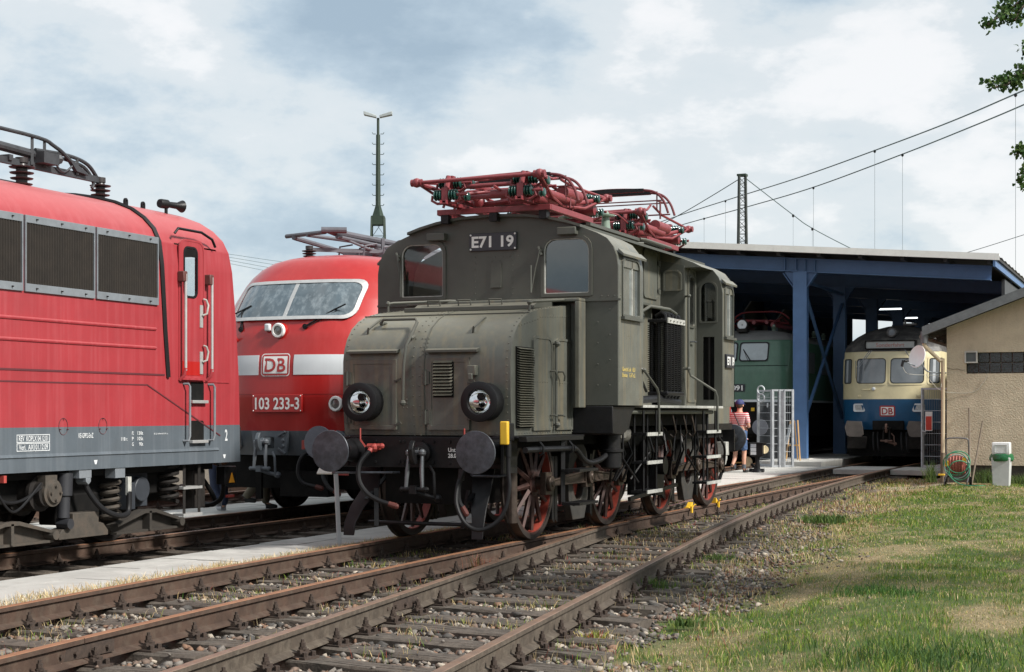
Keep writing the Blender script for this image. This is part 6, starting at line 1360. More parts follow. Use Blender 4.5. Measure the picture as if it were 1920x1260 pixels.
# buffer beam parts
for x in (-12.875, -11.125): buffer(x, 19.32, 1.05, B_, -1, .235, M_greyp, mat('grey_buffer_face', (.17, .18, .21), .45, metal=.3, var=.12, vscale=8), .55)
mb = MB(); plate(mb, [(-12.42, .86), (-11.88, .86), (-11.84, 1.20), (-12.46, 1.20)], [rrect(-12.26, -12.08, .95, 1.12, .02, 3)], 'y', 19.70, 19.75); mb.bar((-12.0, 19.68, 1.14), (-11.88, 19.68, 1.2), .03, .03); mb.bar((-12.0, 19.68, .95), (-11.88, 19.68, .88), .03, .03); bolt_heads(mb, [(x, 19.70, z) for x in (-11.93,) for z in (.91, .99, 1.07, 1.15)], (0, -1, 0), .022); mb.build('coupler_plate', M_greyp, B_, bev=.005)
coupling(-12.17, 19.66, 1.05, B_, M_greyp, M_galv, .95)
hose([(-11.38, 19.6, .92), (-11.46, 19.45, .85), (-11.50, 19.4, .65), (-11.42, 19.4, .48), (-11.2, 19.42, .42)], B_, .03, end=True); hose([(-11.05, 19.6, .8), (-11.12, 19.45, .6), (-11.0, 19.4, .42), (-10.9, 19.4, .36)], B_, .03)
mb = MB(); mb.box(-11.50, -11.45, 19.5, 19.55, .95, 1.08); mb.box(-10.92, -10.72, 19.45, 19.48, .59, .62); mb.build('valve_handle', M_redp, B_)
mb = MB(); mb.box(-13.3, -10.75, 20.2, 38, .35, .9); mb.box(-12.1, -11.3, 19.9, 20.2, .25, .62); mb.box(-12.55, -12.45, 19.95, 20.0, .2, .6); mb.build('underframe', M_blk2, B_, smooth=0)
for y in (21.3, 23.6): 
    for x in (-11.28, -12.72): solid_wheel(x, y, B_)
# roof gear
porcelain(-12.6, 21.6, 3.86, B_, .24, .12, n=3)
mb = MB(); mb.bar((-11.75, 21.6, 3.97), (-10.7, 22.8, 4.0), .04, .06)
for (x0, y0, z0, x1, y1, z1, r) in ((-11.45, 21.6, 4.26, -10.8, 24.5, 4.14, .05), (-11.35, 21.7, 4.17, -10.9, 24.0, 4.05, .035), (-12.2, 21.8, 4.2, -12.3, 24.5, 4.10, .04), (-11.5, 21.6, 4.24, -12.4, 21.9, 4.24, .035), (-11.45, 21.8, 4.22, -11.0, 23.2, 4.0, .02), (-10.9, 23.0, 4.18, -11.9, 24.5, 4.2, .05)):
    mb.tube([(x0, y0, z0), (x1, y1, z1)], r, 8)
for x in (-11.4, -10.95): mb.tube([(x, 22.3, 4.1), (x-.12, 22.1, 4.05), (x-.14, 22.1, 3.88)], .015, 6); mb.tube([(x+.2, 22.6, 4.1), (x+.08, 22.4, 4.05), (x+.06, 22.4, 3.88)], .015, 6)
mb.box(-11.2, -10.8, 22.8, 23.5, 3.88, 3.98); mb.bar((-11.3, 22.9, 4.05), (-10.7, 24.3, 4.05), .06, .12); mb.tube([(-11.9, 21.7, 4.22), (-11.2, 23.4, 4.16), (-10.7, 24.4, 4.0)], .03, 8); mb.tube([(-11.5, 21.65, 4.25), (-11.1, 22.3, 4.02), (-10.8, 23.2, 3.96)], .022, 8); mb.cyl((-11.3, 22.8, 4.0), (-10.75, 23.0, 4.02), .06, 10); mb.cyl((-11.2, 23.4, 4.0), (-10.7, 23.5, 4.02), .07, 10); mb.bar((-11.9, 22.9, 4.0), (-10.8, 23.0, 4.0), .05, .09); mb.bar((-11.0, 22.6, 4.0), (-11.0, 22.6, 4.22), .05, .05); mb.cyl((-11.55, 21.55, 4.27), (-11.2, 21.75, 4.27), .05, 10)
mb.v = [(a-.95, b_+.25, c+.10) for a, b_, c in mb.v]; mb.build('pantograph', mat('grey_pantograph', (.10, .10, .115), .5, var=.2), B_)

# ---------------------------------------------------------------- dark green locomotive in the shed
G_ = thing('electric_locomotive', 'dark green locomotive with a grey roof standing inside the blue steel shed', 'locomotive', (-12.05, 53, 0))
M_green = mat('dark_green_paint', (0.055, 0.13, 0.085), 0.42, var=0.12, vscale=2, dirt=0.25, dirt_col=(0.03, 0.07, 0.045), dirt_scale=3, streak=.15, streak_col=(.12, .2, .15), coat=.2)
M_gyroof = mat('dull_grey_roof', (0.17, 0.17, 0.165), 0.55, var=0.2, vscale=2, streak=.2, dirt=.3, dirt_col=(.09, .085, .08), dirt_scale=4)
rG = [(.75, 1.5, 45.62), (1.80, 1.5, 45.6), (2.75, 1.5, 45.7), (3.1, 1.5, 45.82), (3.62, 1.49, 46.0), (3.74, 1.42, 46.1), (3.84, 1.28, 46.3), (3.92, 1.05, 46.55), (3.97, .7, 46.9), (4.0, .3, 47.4)]
SG = Shell(-12.05, rG, 61, e=5, k=.32)
SG.build('skirt', M_blk2, G_, .75, 1.80, 50); SG.build('body', M_green, G_, 1.80, 3.64, 50); SG.build('roof', M_gyroof, G_, 3.64, 4.0, 50)
SG.patch(-13.5, -10.6, 1.79, 1.86, .012, nz=1, nx=24).build('white_line', M_whitep, G_); mb = MB(); mb.box(-10.552, -10.54, 45.95, 61, 1.79, 1.86); mb.build('white_line', M_whitep, G_)
SG.patch(-13.4, -10.6, 2.86, 2.875, .012, nz=1, nx=24).build('seam', M_blk2, G_)
for x0, x1 in ((-12.02, -11.14), (-12.96, -12.08)):
    w_ = rrect(x0, x1, 3.0, 3.58, .08, 4); SG.ribbon(w_, .035, .03).build('window_seal', M_rubber, G_, smooth=60); SG.sheet(inset(w_, .03), .012, 'windscreen', mat('pale_windscreen', (.26, .31, .33), .1, var=.15, coat=1.0), G_)
mb = MB(); mb.bar((-11.85, 45.66, 3.35), (-11.63, 45.62, 3.02), .02, .03); mb.bar((-11.85, 45.66, 3.35), (-11.7, 45.62, 3.0), .01, .012); mb.build('wiper', M_black, G_)
mb = MB(); y = SG.y(-12.3, 2.2)-.03; mb.box(-12.65, -11.80, y, y+.04, 2.10, 2.32); npg = mb.build('number_plate', M_plate, G_); text('number', '109 091', M_white, (-12.58, y, 2.14), (1, 0, 0), (0, 0, 1), .14, npg, width=.72, offset=.03)
lampx = MB(); lampx.lathe((-12.05, 46.4, 4.12), (0, -1, 0), [(-.2, .13), (0, .15), (.05, .17), (.10, .17)], 24); lampx.box(-12.2, -11.9, 46.2, 46.6, 3.9, 4.0); lg_ = lampx.build('head_lamp', M_dark, G_); mb = MB(); mb.lathe((-12.05, 46.29, 4.12), (0, -1, 0), [(0, .14), (.02, .14), (.021, .10), (.0, .02)], 24); mb.build('lamp_glass', M_whitep, lg_)
mb = MB(); mb.lathe((-12.6+.3, 45.5, 1.5), (0, -1, 0), [(0, .15), (.05, .15)], 20); mb.build('head_lamp', M_whitep, G_)
mb = MB(); y = SG.y(-11.5, 1.55)-.02; mb.box(-11.60, -11.50, y, y+.02, 1.52, 1.62); mb.build('yellow_label', M_yel, G_)
for y0 in (48.0, 50.6, 53.2, 55.8, 58.2): mb = MB(); mb.prism(rrect(y0, y0+1.5, 2.7, 3.35, .06, 3), 'x', -10.56, -10.54); mb.build('side_window', M_galv, G_, smooth=0)
mb = MB(); mb.prism(rrect(46.5, 46.95, 2.7, 3.45, .1, 3), 'x', -10.56, -10.54); mb.build('side_window', M_dglass, G_, smooth=0)
for y in (46.35, 47.1): mb = MB(); mb.cyl((-10.48, y, 1.3), (-10.48, y, 3.0), .02, 8); mb.build('hand_rail', M_alu, G_)
for x in (-12.925, -11.175): buffer(x, 44.95, 1.05, G_, -1, .235, M_black, mat('grey_buffer_face', (.17, .18, .21), .45), .6)
mb = MB(); mb.box(-13.3, -10.8, 46.2, 60.5, .3, .8); mb.box(-13.4, -10.7, 45.45, 45.62, .85, 1.35); mb.build('underframe', M_blk2, G_)
for y in (47.8, 51.2): 
    for x in (-11.28, -12.72): solid_wheel(x, y, G_)
mb = MB()
for dy in (0, 1.2): mb.cyl((-12.7, 48+dy, 4.35), (-11.3, 48+dy, 4.3), .04, 8)
mb.box(-12.7, -12.6, 47.2, 50, 4.1, 4.2); mb.box(-11.4, -11.3, 47.2, 50, 4.1, 4.2)
mb.tube([(-11.35, 47.2, 4.2), (-11.35, 48.5, 4.45), (-11.35, 50, 4.2)], .03, 6); mb.tube([(-12.65, 47.2, 4.2), (-12.65, 48.5, 4.45), (-12.65, 50, 4.2)], .03, 6); mb.tube([(-12.9, 48.4, 4.4), (-12.6, 48.4, 4.6), (-12.0, 48.4, 4.63), (-11.4, 48.4, 4.6), (-11.1, 48.4, 4.4)], .025, 6, smooth=4)
for x in (-12.4, -12.0, -11.6): mb.cyl((x, 47.5, 4.25), (x, 49.5, 4.3), .06, 8)
mb.build('pantograph', M_panto, G_)
for x, y in ((-11.3, 47.2), (-11.3, 49.9), (-11.0, 51.5), (-11.0, 53), (-12.7, 47.2)): porcelain(x, y, 3.93, G_, .22, .09, M_insulg, 3)

# ---------------------------------------------------------------- cream and blue railcar
R_ = thing('railcar', 'cream and ocean blue control car with a dark domed roof marked Sonderfahrt', 'railcar', (-7.74, 58, 0))
M_cream = mat('cream_paint', (0.62, 0.55, 0.34), 0.45, var=0.08, vscale=2, dirt=0.3, dirt_col=(.42, .37, .24), dirt_scale=3, coat=.2)
M_blue = mat('ocean_blue_paint', (0.012, 0.085, 0.19), 0.38, var=0.12, vscale=2, dirt=0.25, dirt_col=(.02, .06, .11), dirt_scale=3, coat=.3)
M_dome = mat('sooty_dome_roof', (0.065, 0.063, 0.062), 0.5, var=0.35, vscale=3, dirt=0.7, dirt_col=(.20, .19, .17), dirt_scale=3.5, bump=.3, bscale=12)
rR = [(.98, 1.36, 46.62), (1.2, 1.40, 46.52), (1.87, 1.42, 46.45), (2.3, 1.42, 46.48), (3.1, 1.41, 46.6), (3.27, 1.41, 46.65), (3.42, 1.38, 46.75), (3.58, 1.28, 46.92), (3.74, 1.12, 47.15), (3.88, .92, 47.4), (3.99, .68, 47.7), (4.07, .42, 48.0), (4.11, .15, 48.3)]
SR = Shell(-7.74, rR, 66, e=3.2, k=.55, n=32)
SR.build('lower_body', M_blue, R_, .98, 1.87, 60); SR.build('upper_body', M_cream, R_, 1.87, 3.27, 60); SR.build('roof', M_dome, R_, 3.27, 4.11, 60)
mb = SR.patch(-9.1, -6.38, 3.27, 3.30, .02, nz=1, nx=30); mb.build('roof_edge', M_dome, R_)
for (a, b_) in ((-8.70, -7.83), (-7.69, -6.76), (-9.12, -8.87), (-6.62, -6.36)):
    w_ = rrect(a, b_, 2.33, 3.06, .12, 4, (.1, .1, .1, .1)) if b_-a > .4 else rrect(a, b_, 2.33, 3.06, .06, 4)
    SR.ribbon(inset(w_, -.05), .05, .014).build('window_frame', M_cream, R_, smooth=60); SR.ribbon(inset(w_, -.005), .02, .018).build('window_seal', M_rubber, R_, smooth=60)
    SR.sheet(w_, .008, 'windscreen', mat('grey_windscreen', (.13, .145, .155), .12, var=.12, vscale=3, coat=1.0), R_)
for a in (-9.02, -6.50): SR.patch(a-.035, a+.035, 2.37, 3.02, .014, nx=2).build('curtain', mat('pale_curtain', (.40, .43, .45), .8, streak=.5, streak_col=(.2, .22, .24)), R_)
w_ = rrect(-8.42, -7.02, 3.36, 3.56, .03, 3); mb = MB(); mb.frame(inset(w_, -.03), w_, 'y', 46.60, 46.95); bf_ = mb.build('destination_frame', M_blk2, R_, smooth=0)
mb = MB(); mb.prism(w_, 'y', 46.64, 46.95); mb.build('destination_panel', mat('pale_destination_blind', (.34, .36, .35), .5, var=.1), bf_, smooth=0)
text('destination', 'Sonderfahrt', mat('faded_red_letters', (.36, .17, .15), .6, var=.2, vscale=20), (-8.13, 46.64, 3.40), (1, 0, 0), (0, 0, 1), .115, bf_, width=.82, offset=.01)
mb = MB(); mb.lathe((-7.74, 47.35, 3.84), (0, -1, 0), [(-.3, .15), (.35, .15), (.38, .13), (.38, .10), (.33, .09)], 24); lt = mb.build('head_lamp', M_dome, R_); mb = MB(); mb.lathe((-7.74, 47.0, 3.84), (0, -1, 0), [(0, .10), (.015, .02)], 20); mb.build('lamp_glass', M_galv, lt)
mb = MB(); mb.cyl((-7.55, 48.3, 4.1), (-7.55, 48.3, 4.28), .03, 8); mb.box(-7.6, -7.2, 48.2, 48.4, 4.1, 4.16); mb.build('roof_vent', M_dome, R_)
for x in (-8.60, -6.90):
    w_ = rrect(x-.17, x+.17, 1.50, 1.74, .05, 4); mb = MB(); y = SR.y(x, 1.6)-.05; mb.frame(w_, inset(w_, .045), 'y', y, y+.12); hl3 = mb.build('head_lamp', M_whitep, R_); mb = MB(); mb.prism(inset(w_, .045), 'y', y+.02, y+.1); mb.build('lamp_glass', mat('frosted_lamp', (.42, .43, .42), .25, var=.3, vscale=20), hl3)
for x in (-8.60, -6.90): mb = MB(); y = SR.y(x, 1.97); mb.box(x-.05, x+.05, y-.03, y, 1.93, 2.0); mb.build('lamp_bracket', M_cream, R_, bev=.008)
db_logo(SR, -8.0, -7.55, 1.36, 1.68, R_, False)
mb = MB(); y = SR.y(-8.3, 2.15)-.04; mb.tube([(-8.52, y+.04, 2.13), (-8.5, y, 2.15), (-8.28, y, 2.15), (-8.26, y+.04, 2.13)], .012, 6); mb.build('grab_handle', M_cream, R_); mb = MB(); mb.lathe((-8.17, y+.03, 2.17), (0, -1, 0), [(0, .05), (.05, .05), (.06, .03)], 14); mb.build('socket', M_whitep, R_)
mb = MB(); mb.bar((-8.28, 46.5, 3.30), (-8.66, 46.42, 2.78), .018, .02); mb.bar((-8.22, 46.5, 3.30), (-8.60, 46.42, 2.78), .018, .02); mb.bar((-8.68, 46.40, 3.0), (-8.68, 46.40, 2.48), .012, .012); mb.build('wiper', M_galv, R_)
mb = MB(); mb.bar((-7.28, 46.5, 3.30), (-6.92, 46.42, 2.78), .018, .02); mb.build('wiper', M_galv, R_)
mb = MB(); mb.box(-8.18, -7.30, 46.35, 46.6, .98, 1.24); mb.build('coupler_pocket', M_blk2, R_)
for x in (-8.62, -6.86):
    b3 = buffer(x, 45.85, .97, R_, -1, .20, M_dark, M_dark, .6)
    mb = MB(); mb.prism([(x-.20, .82), (x-.12, .78), (x+.2, .78), (x+.28, .85), (x+.22, 1.22), (x-.2, 1.24), (x-.26, 1.05)], 'y', 45.80, 45.84); mb.build('buffer_plate', mat('brown_grey_plate', (.10, .085, .075), .6, var=.3), b3, smooth=0)
coupling(-7.74, 46.3, 1.02, R_, mat('rusty_hook', (.14, .08, .06), .7, var=.3), M_dark, .9)
for k in range(4): x = [-8.15, -8.02, -7.2, -7.35][k]; hose([(x, 46.3, .9), (x+.03, 46.1, .75), (x+.06, 46.05, .45), (x+.1, 46.1, .32)], R_, .025, end=False)
mb = MB(); mb.box(-9.0, -6.5, 46.8, 65, .35, .98); mb.box(-8.9, -6.6, 46.7, 47.0, .2, .5); mb.build('underframe', M_blk2, R_)
for a_ in (-8.9, -7.2): mb = MB(); mb.box(a_, a_+.55, 46.3, 46.5, .42, .78); mb.build('step_box', M_dark, R_, bev=.02)
for y in (48.5,): 
    for x in (-6.98, -8.42): solid_wheel(x, y, R_, .45)
for y0 in np.arange(48, 64, 2.0): mb = MB(); mb.prism(rrect(y0, y0+1.4, 2.3, 3.05, .08, 3), 'x', -9.17, -9.145); mb.build('side_window', M_dglass, R_, smooth=0)
# ================================================================ steel shed
SH = thing('train_shed', 'open blue steel shed with a white edged flat roof over the trains', 'shed', (-10, 60, 0))
M_sblue = mat('blue_steel_paint', (0.075, 0.155, 0.31), 0.45, var=0.10, vscale=3, bump=.05, streak=.12, streak_col=(.10, .17, .30), dirt=.12, dirt_col=(.06, .10, .2), dirt_scale=4)
M_roofw = mat('pale_roof_edge', (0.80, 0.79, 0.73), 0.5, var=0.06, vscale=2, dirt=.2, dirt_col=(.45, .43, .38))
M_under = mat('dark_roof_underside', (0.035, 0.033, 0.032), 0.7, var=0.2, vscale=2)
def rz(x): return 5.66-(x+4.6)*0.078
def ibeam(mb, a, b, w, h, tf=.025, tw=.015):
    a, b = Vector(a), Vector(b); u, v, d = basis(b-a)
    for s in (-1, 1): mb.obox((a+b)/2+v*s*(h/2-tf/2), u*w/2, v*tf/2, (b-a)/2)
    mb.obox((a+b)/2, u*tw/2, v*(h/2-tf), (b-a)/2)
FR = [45.5+5.8*k for k in range(6)]
for k, y in enumerate(FR):
    mb = MB(); ibeam(mb, (-18, y, rz(-18)-.32), (-4.75, y, rz(-4.75)-.32), .22, .40); fb = mb.build('roof_beam', M_sblue, SH, smooth=0)
    if k == 0:
        mb = MB()
        for x in (-10.55, -9.68, -10.22, -9.95): mb.box(x-.012, x+.012, y-.11, y+.11, rz(x)-.50, rz(x)-.14)
        bolt_heads(mb, [(x, y-.112, rz(x)-.49) for x in (-10.4, -10.2, -10.0, -9.8)], (0, -1, 0), .02); mb.build('stiffener', M_sblue, fb, smooth=0)
    for x in (-10.10, -16.5):
        zt = rz(x)-.52
        mb = MB(); mb.box(x-.20, x+.20, y-.13, y-.11, .12, zt); mb.box(x-.20, x+.20, y+.11, y+.13, .12, zt); mb.box(x-.012, x+.012, y-.11, y+.11, .12, zt)
        mb.box(x-.19, x-.17, y-.11, y+.11, .12, zt); mb.box(x+.17, x+.19, y-.11, y+.11, .12, zt); c_ = mb.build('column', M_sblue, SH, smooth=0)
        mb = MB()
        for s in (-1, 1): mb.prism([(x+s*.19, zt-.42), (x+s*.48, zt-.0-s*.02), (x+s*.19, zt)], 'y', y-.012, y+.012); mb.bar((x+s*.20, y, zt-.44), (x+s*.50, y, zt-.02), .22, .02)
        mb.box(x-.21, x+.21, y-.125, y+.125, zt-.46, zt-.44); mb.build('haunch', M_sblue, c_, smooth=0)
        mb = MB(); mb.box(x-.3, x+.3, y-.25, y+.25, .05, .14); mb.build('base_plate', M_slab2, c_, smooth=0)
mb = MB(); ya, yb = FR[0]+.12, FR[1]-.12
mb.bar((-10.0, ya, 5.0), (-10.0, yb, 1.3), .08, .08); mb.bar((-10.0, yb, 5.0), (-10.0, ya, 1.3), .08, .08); mb.bar((-10.0, ya, 5.3), (-10.0, yb, 5.3), .08, .08); mb.build('cross_brace', M_sblue, SH, smooth=0)
for k in range(12):
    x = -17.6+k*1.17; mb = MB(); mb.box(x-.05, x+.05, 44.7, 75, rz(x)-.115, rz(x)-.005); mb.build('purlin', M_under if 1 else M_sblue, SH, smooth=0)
# roof sheets, corrugated, with glowing strips for its skylights
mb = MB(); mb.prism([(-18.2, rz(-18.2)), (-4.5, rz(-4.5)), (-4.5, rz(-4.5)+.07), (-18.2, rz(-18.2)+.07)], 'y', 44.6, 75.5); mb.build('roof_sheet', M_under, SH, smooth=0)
mb = MB(); n = 60
P = []
for i in range(n+1):
    y = 44.6+(75.5-44.6)*i/n; P.append((y, .09 if i % 2 else .13))
mb.rings([[(-18.2, y, rz(-18.2)+z) for y, z in P], [(-4.48, y, rz(-4.48)+z) for y, z in P]], closed=False, caps=(False, False)); mb.build('corrugated_sheet', mat('pale_roof_sheet', (.45, .45, .42), .6, var=.15), SH, smooth=0, fix=False)
mb = MB(); mb.prism([(-18.3, rz(-18.3)-.03), (-4.45, rz(-4.45)-.03), (-4.45, rz(-4.45)+.15), (-18.3, rz(-18.3)+.15)], 'y', 44.5, 44.56); mb.build('fascia', M_roofw, SH, smooth=0)
mb = MB(); mb.prism([(-4.62, rz(-4.6)-.20), (-4.56, rz(-4.6)-.20), (-4.56, rz(-4.6)+.02), (-4.62, rz(-4.6)+.02)], 'y', 44.6, 75.5); mb.build('eave_beam', M_sblue, SH, smooth=0)
M_strip = mat('glowing_skylight_strip', (.7, .75, .8), .5, emit=((0.85, 0.95, 1.0), 1.4))  # skylight strips; the daylight through them is painted as glow
for (x0, x1, y) in ((-10.6, -9.6, 60.5), (-10.6, -9.9, 66.5)):
    mb = MB(); mb.box(x0-.2, x1, y-.08, y+.08, rz(x0)-.75, rz(x0)-.70); mb.build('skylight_strip', M_strip, SH, smooth=0)
# left and rear walls added to keep the inside dark
M_wallc = mat('light_blocking_wall', (0.06, 0.065, 0.07), .7, var=.2)
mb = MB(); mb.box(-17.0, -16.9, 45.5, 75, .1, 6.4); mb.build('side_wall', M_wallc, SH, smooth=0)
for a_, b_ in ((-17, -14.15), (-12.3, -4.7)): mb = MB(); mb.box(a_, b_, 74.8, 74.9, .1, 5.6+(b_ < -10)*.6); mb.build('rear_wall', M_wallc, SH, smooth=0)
mb = MB(); mb.box(-4.75, -4.66, 48.2, 75, .1, 5.4); mb.build('side_wall', M_wallc, SH, smooth=0)  # added right wall, hidden by the building, blocks light from the shed
# ================================================================ plaster building
BL = thing('utility_building', 'small beige plastered building with glass block window beside the shed', 'building', (-1, 41, 0))
M_plas = mat('beige_rough_plaster', (0.56, 0.475, 0.35), 0.95, var=0.12, vscale=2.2, streak=.22, streak_col=(.36, .30, .22), bump=1.0, bscale=26, bdist=.025, dirt=.22, dirt_col=(.36, .28, .19), dirt_scale=2)
M_socle = mat('dark_damp_plinth', (0.06, 0.052, 0.042), 0.9, var=.3, vscale=6, bump=.4, bscale=30)
M_felt = mat('roofing_felt', (0.10, 0.105, 0.11), 0.9, var=.25, vscale=20, bump=.5, bscale=60, dirt=.3, dirt_col=(.17, .17, .17))
M_verge = mat('slate_grey_verge', (0.13, 0.14, 0.145), .7, var=.2, vscale=6, bump=.3, bscale=40)
def gz(x): return 3.42+(x+4.85)*.375 if x < .2 else 3.42+5.05*.375-(x-.2)*.375
wi_ = [(-4.42, 2.36), (-2.2, 2.36), (-2.2, 2.84), (-4.42, 2.84)]
mb = MB(); plate(mb, [(-4.85, .28), (5.2, .28), (5.2, gz(5.2)), (.2, gz(.2)), (-4.85, gz(-4.85))], [wi_], 'y', 37.0, 37.28); fwl = mb.build('front_wall', M_plas, BL, smooth=0)
mb = MB(); mb.box(-4.85, -4.60, 37.28, 48, .28, 3.42); mb.build('side_wall', M_plas, BL, smooth=0)
mb = MB(); mb.box(4.95, 5.2, 37.28, 48, .28, 3.3); mb.box(-4.6, 4.95, 47.75, 48, .28, 3.3); mb.build('rear_wall', M_plas, BL, smooth=0)
mb = MB(); mb.box(-4.81, 5.16, 37.04, 48, -.3, .28); mb.build('plinth', M_socle, BL, smooth=0)
mb = MB(); mb.prism([(-5.32, gz(-5.32)+.02), (.2, gz(.2)+.02), (.2, gz(.2)+.16), (-5.32, gz(-5.32)+.16)], 'y', 36.62, 48.2); mb.prism([(.203, gz(.2)+.02), (5.6, gz(5.6)+.02), (5.6, gz(5.6)+.16), (.203, gz(.2)+.16)], 'y', 36.62, 48.2); rf = mb.build('roof', M_felt, BL, smooth=0)
mb = MB(); mb.prism([(-5.34, gz(-5.34)-.02), (.2, gz(.2)-.02), (.2, gz(.2)+.19), (-5.34, gz(-5.34)+.19)], 'y', 36.56, 36.615); mb.build('verge_board', M_verge, rf, smooth=0)
mb = MB()
for k in range(9): y = 37.3+k*1.2; mb.bar((-5.28, y, gz(-5.28)-.04), (-4.86, y, gz(-4.86)-.06), .08, .1)
mb.build('rafter_ends', M_socle, rf, smooth=0)
M_gblock = mat('dark_glass_block', (.014, .016, .017), .10, var=.6, vscale=14, bump=1.0, bscale=16, bdist=.03, coat=.6)
mb = MB(); mb.box(-4.42, -2.2, 37.12, 37.2, 2.36, 2.84); mb.build('mortar', mat('mortar', (.22, .2, .17), .9), BL, smooth=0)
for i in range(9):
    for j in range(2):
        if i == 0 and j == 1: continue
        x = -4.41+i*.246; z = 2.37+j*.237; mb = MB(); mb.prism(rrect(x+.008, x+.238, z+.008, z+.229, .02, 3), 'y', 37.07, 37.13); mb.build('glass_block', M_gblock, BL, smooth=0, bev=.01)
mb = MB(); fo = [(-4.45, 2.60), (-4.17, 2.60), (-4.17, 2.87), (-4.45, 2.87)]; mb.frame(fo, inset(fo, .03), 'y', 36.95, 37.08); vw = mb.build('window_frame', mat('old_white_frame', (.5, .48, .44), .6, var=.2), BL, smooth=0); mb = MB(); mb.prism(inset(fo, .03), 'y', 37.0, 37.02); mb.build('window_pane', mat('dark_pane', (.10, .11, .11), .2), vw, smooth=0)
# gutter and downpipe
mb = MB(); mb.tube([(-5.36, 36.62, 3.20), (-5.36, 48, 3.17)], .055, 10); gt = mb.build('gutter', mat('brown_gutter', (.14, .11, .09), .5, var=.2), BL)
mb = MB(); mb.cyl((-5.30, 36.66, 3.05), (-5.30, 36.66, 3.32), .085, 14); mb.build('gutter_box', mat('dark_gutter_box', (.12, .125, .13), .6, var=.2), BL)
mb = MB(); mb.tube([(-4.85, 36.995, 2.50), (-4.72, 36.995, 2.46), (-4.62, 36.995, 2.47), (-4.5, 36.995, 2.44), (-4.44, 36.995, 2.45)], .004, 4); mb.build('wall_crack', M_socle, BL)
M_pipe = mat('beige_downpipe', (.50, .40, .27), .5, var=.1, dirt=.2, dirt_col=(.3, .22, .14))
mb = MB(); mb.tube([(-5.30, 36.66, 3.08), (-5.28, 36.68, 2.98), (-4.98, 36.84, 2.66), (-4.92, 36.88, 2.55), (-4.92, 36.88, .55)], .045, 12, smooth=4); dp = mb.build('downpipe', M_pipe, BL)
mb = MB(); mb.cyl((-4.92, 36.88, -.12), (-4.92, 36.88, .56), .055, 12); mb.build('pipe_foot', mat('brown_pipe_foot', (.16, .12, .08), .7, var=.3), dp)
mb = MB(); mb.tube([(-5.3, 36.9, 2.35), (-5.0, 36.85, 2.0), (-4.6, 36.97, 1.92), (-4.2, 36.98, 1.97), (-3.95, 36.97, 2.3)], .006, 5, smooth=8); mb.build('cable', mat('pale_cable', (.5, .48, .42), .6), BL)
# satellite dish
SD = thing('satellite_dish', 'white satellite dish on a bent arm at the corner of the plaster building', 'satellite dish', (-4.9, 36.9, 2.3))
ax = Vector((-.50, -.82, .22)).normalized(); c = Vector((-5.42, 36.55, 2.74))
mb = MB(); u, v, d = basis(ax); prof = []
rings = []
for r_ in (.01, .08, .14, .19, .225, .235): rings.append([c+ax*(r_**2*.9)+u*math.cos(a)*r_*.95+v*math.sin(a)*r_*1.12 for a in np.linspace(0, 2*PI, 32, endpoint=False)])
for r_ in (.235, .19, .1, .01): rings.append([c+ax*(r_**2*.9-.02)+u*math.cos(a)*r_*.95+v*math.sin(a)*r_*1.12 for a in np.linspace(0, 2*PI, 32, endpoint=False)])
mb.rings(rings); mb.build('dish', mat('white_enamel', (.74, .74, .73), .4, var=.03), SD, smooth=60)
mb = MB(); mb.tube([c+Vector((.03, .02, -.02)), c+Vector((.1, .1, -.22)), c+Vector((.22, .2, -.34)), (-4.86, 36.98, 2.38)], .018, 8, smooth=5); mb.build('mount_arm', M_galv, SD)
f_ = c+Vector((-.27, -.22, -.10)); mb = MB(); mb.tube([c+Vector((0, 0, -.24)), f_], .012, 6); mb.build('feed_arm', M_galv, SD)
mb = MB(); mb.cyl(f_, f_+Vector((.07, .05, .02)), .03, 10); mb.cyl(f_+Vector((-.03, 0, .02)), f_+Vector((-.06, -.02, -.12)), .03, 10); mb.build('feed_horn', M_black, SD)
mb = MB(); mb.tube([f_+Vector((-.05, 0, -.1)), f_+Vector((.02, .1, -.26)), f_+Vector((.2, .25, -.30)), (-5.0, 36.9, 2.3), (-4.95, 36.8, 2.05)], .005, 5, smooth=6); mb.build('cable', mat('pale_cable', (.5, .48, .42), .6), SD)
# ================================================================ gates
M_zinc = mat('galvanised_steel', (.42, .44, .46), .5, metal=.35, var=.2, vscale=8, dirt=.3, dirt_col=(.28, .3, .32), dirt_scale=9)
def gate_leaf(par, a, b, z0, z1, nb, posts=()):
    a, b = Vector((*a, 0)), Vector((*b, 0)); d = (b-a); L_ = d.length; d.normalize(); W = .03
    def P(t, z): q = a+d*t; return (q.x, q.y, z)
    mb = MB(); mb.bar(P(0, z0), P(0, z1), .06, .05); mb.bar(P(L_, z0), P(L_, z1), .06, .05); mb.bar(P(0, z0+.03), P(L_, z0+.03), .05, .07); mb.bar(P(0, z1-.025), P(L_, z1-.025), .05, .05)
    for t in posts: mb.bar(P(t, z0), P(t, z1), .03, .09)
    fr = mb.build('gate_frame', M_zinc, par, smooth=0)
    for i in range(1, nb): z = z0+(z1-z0)*i/nb; mb = MB(); mb.cyl(P(.02, z), P(L_-.02, z), .007, 6); mb.build('cross_bar', M_zinc, fr)
    mb = MB(); n = int(L_/.045)
    for i in range(1, n): mb.bar(P(L_*i/n, z0+.05), P(L_*i/n, z1-.05), .007, .007)
    mb.build('wire_mesh', M_galv, fr, smooth=0, kind='stuff'); return fr
g1 = thing('yard_gate', 'tall galvanised mesh gate folded open in front of the dark green locomotive', 'gate', (-10.2, 42.5, 0))
gate_leaf(g1, (-10.66, 42.7), (-10.20, 42.35), .0, 2.10, 10); gate_leaf(g1, (-10.17, 42.33), (-9.68, 42.6), -.02, 2.11, 10, (.18, .32))
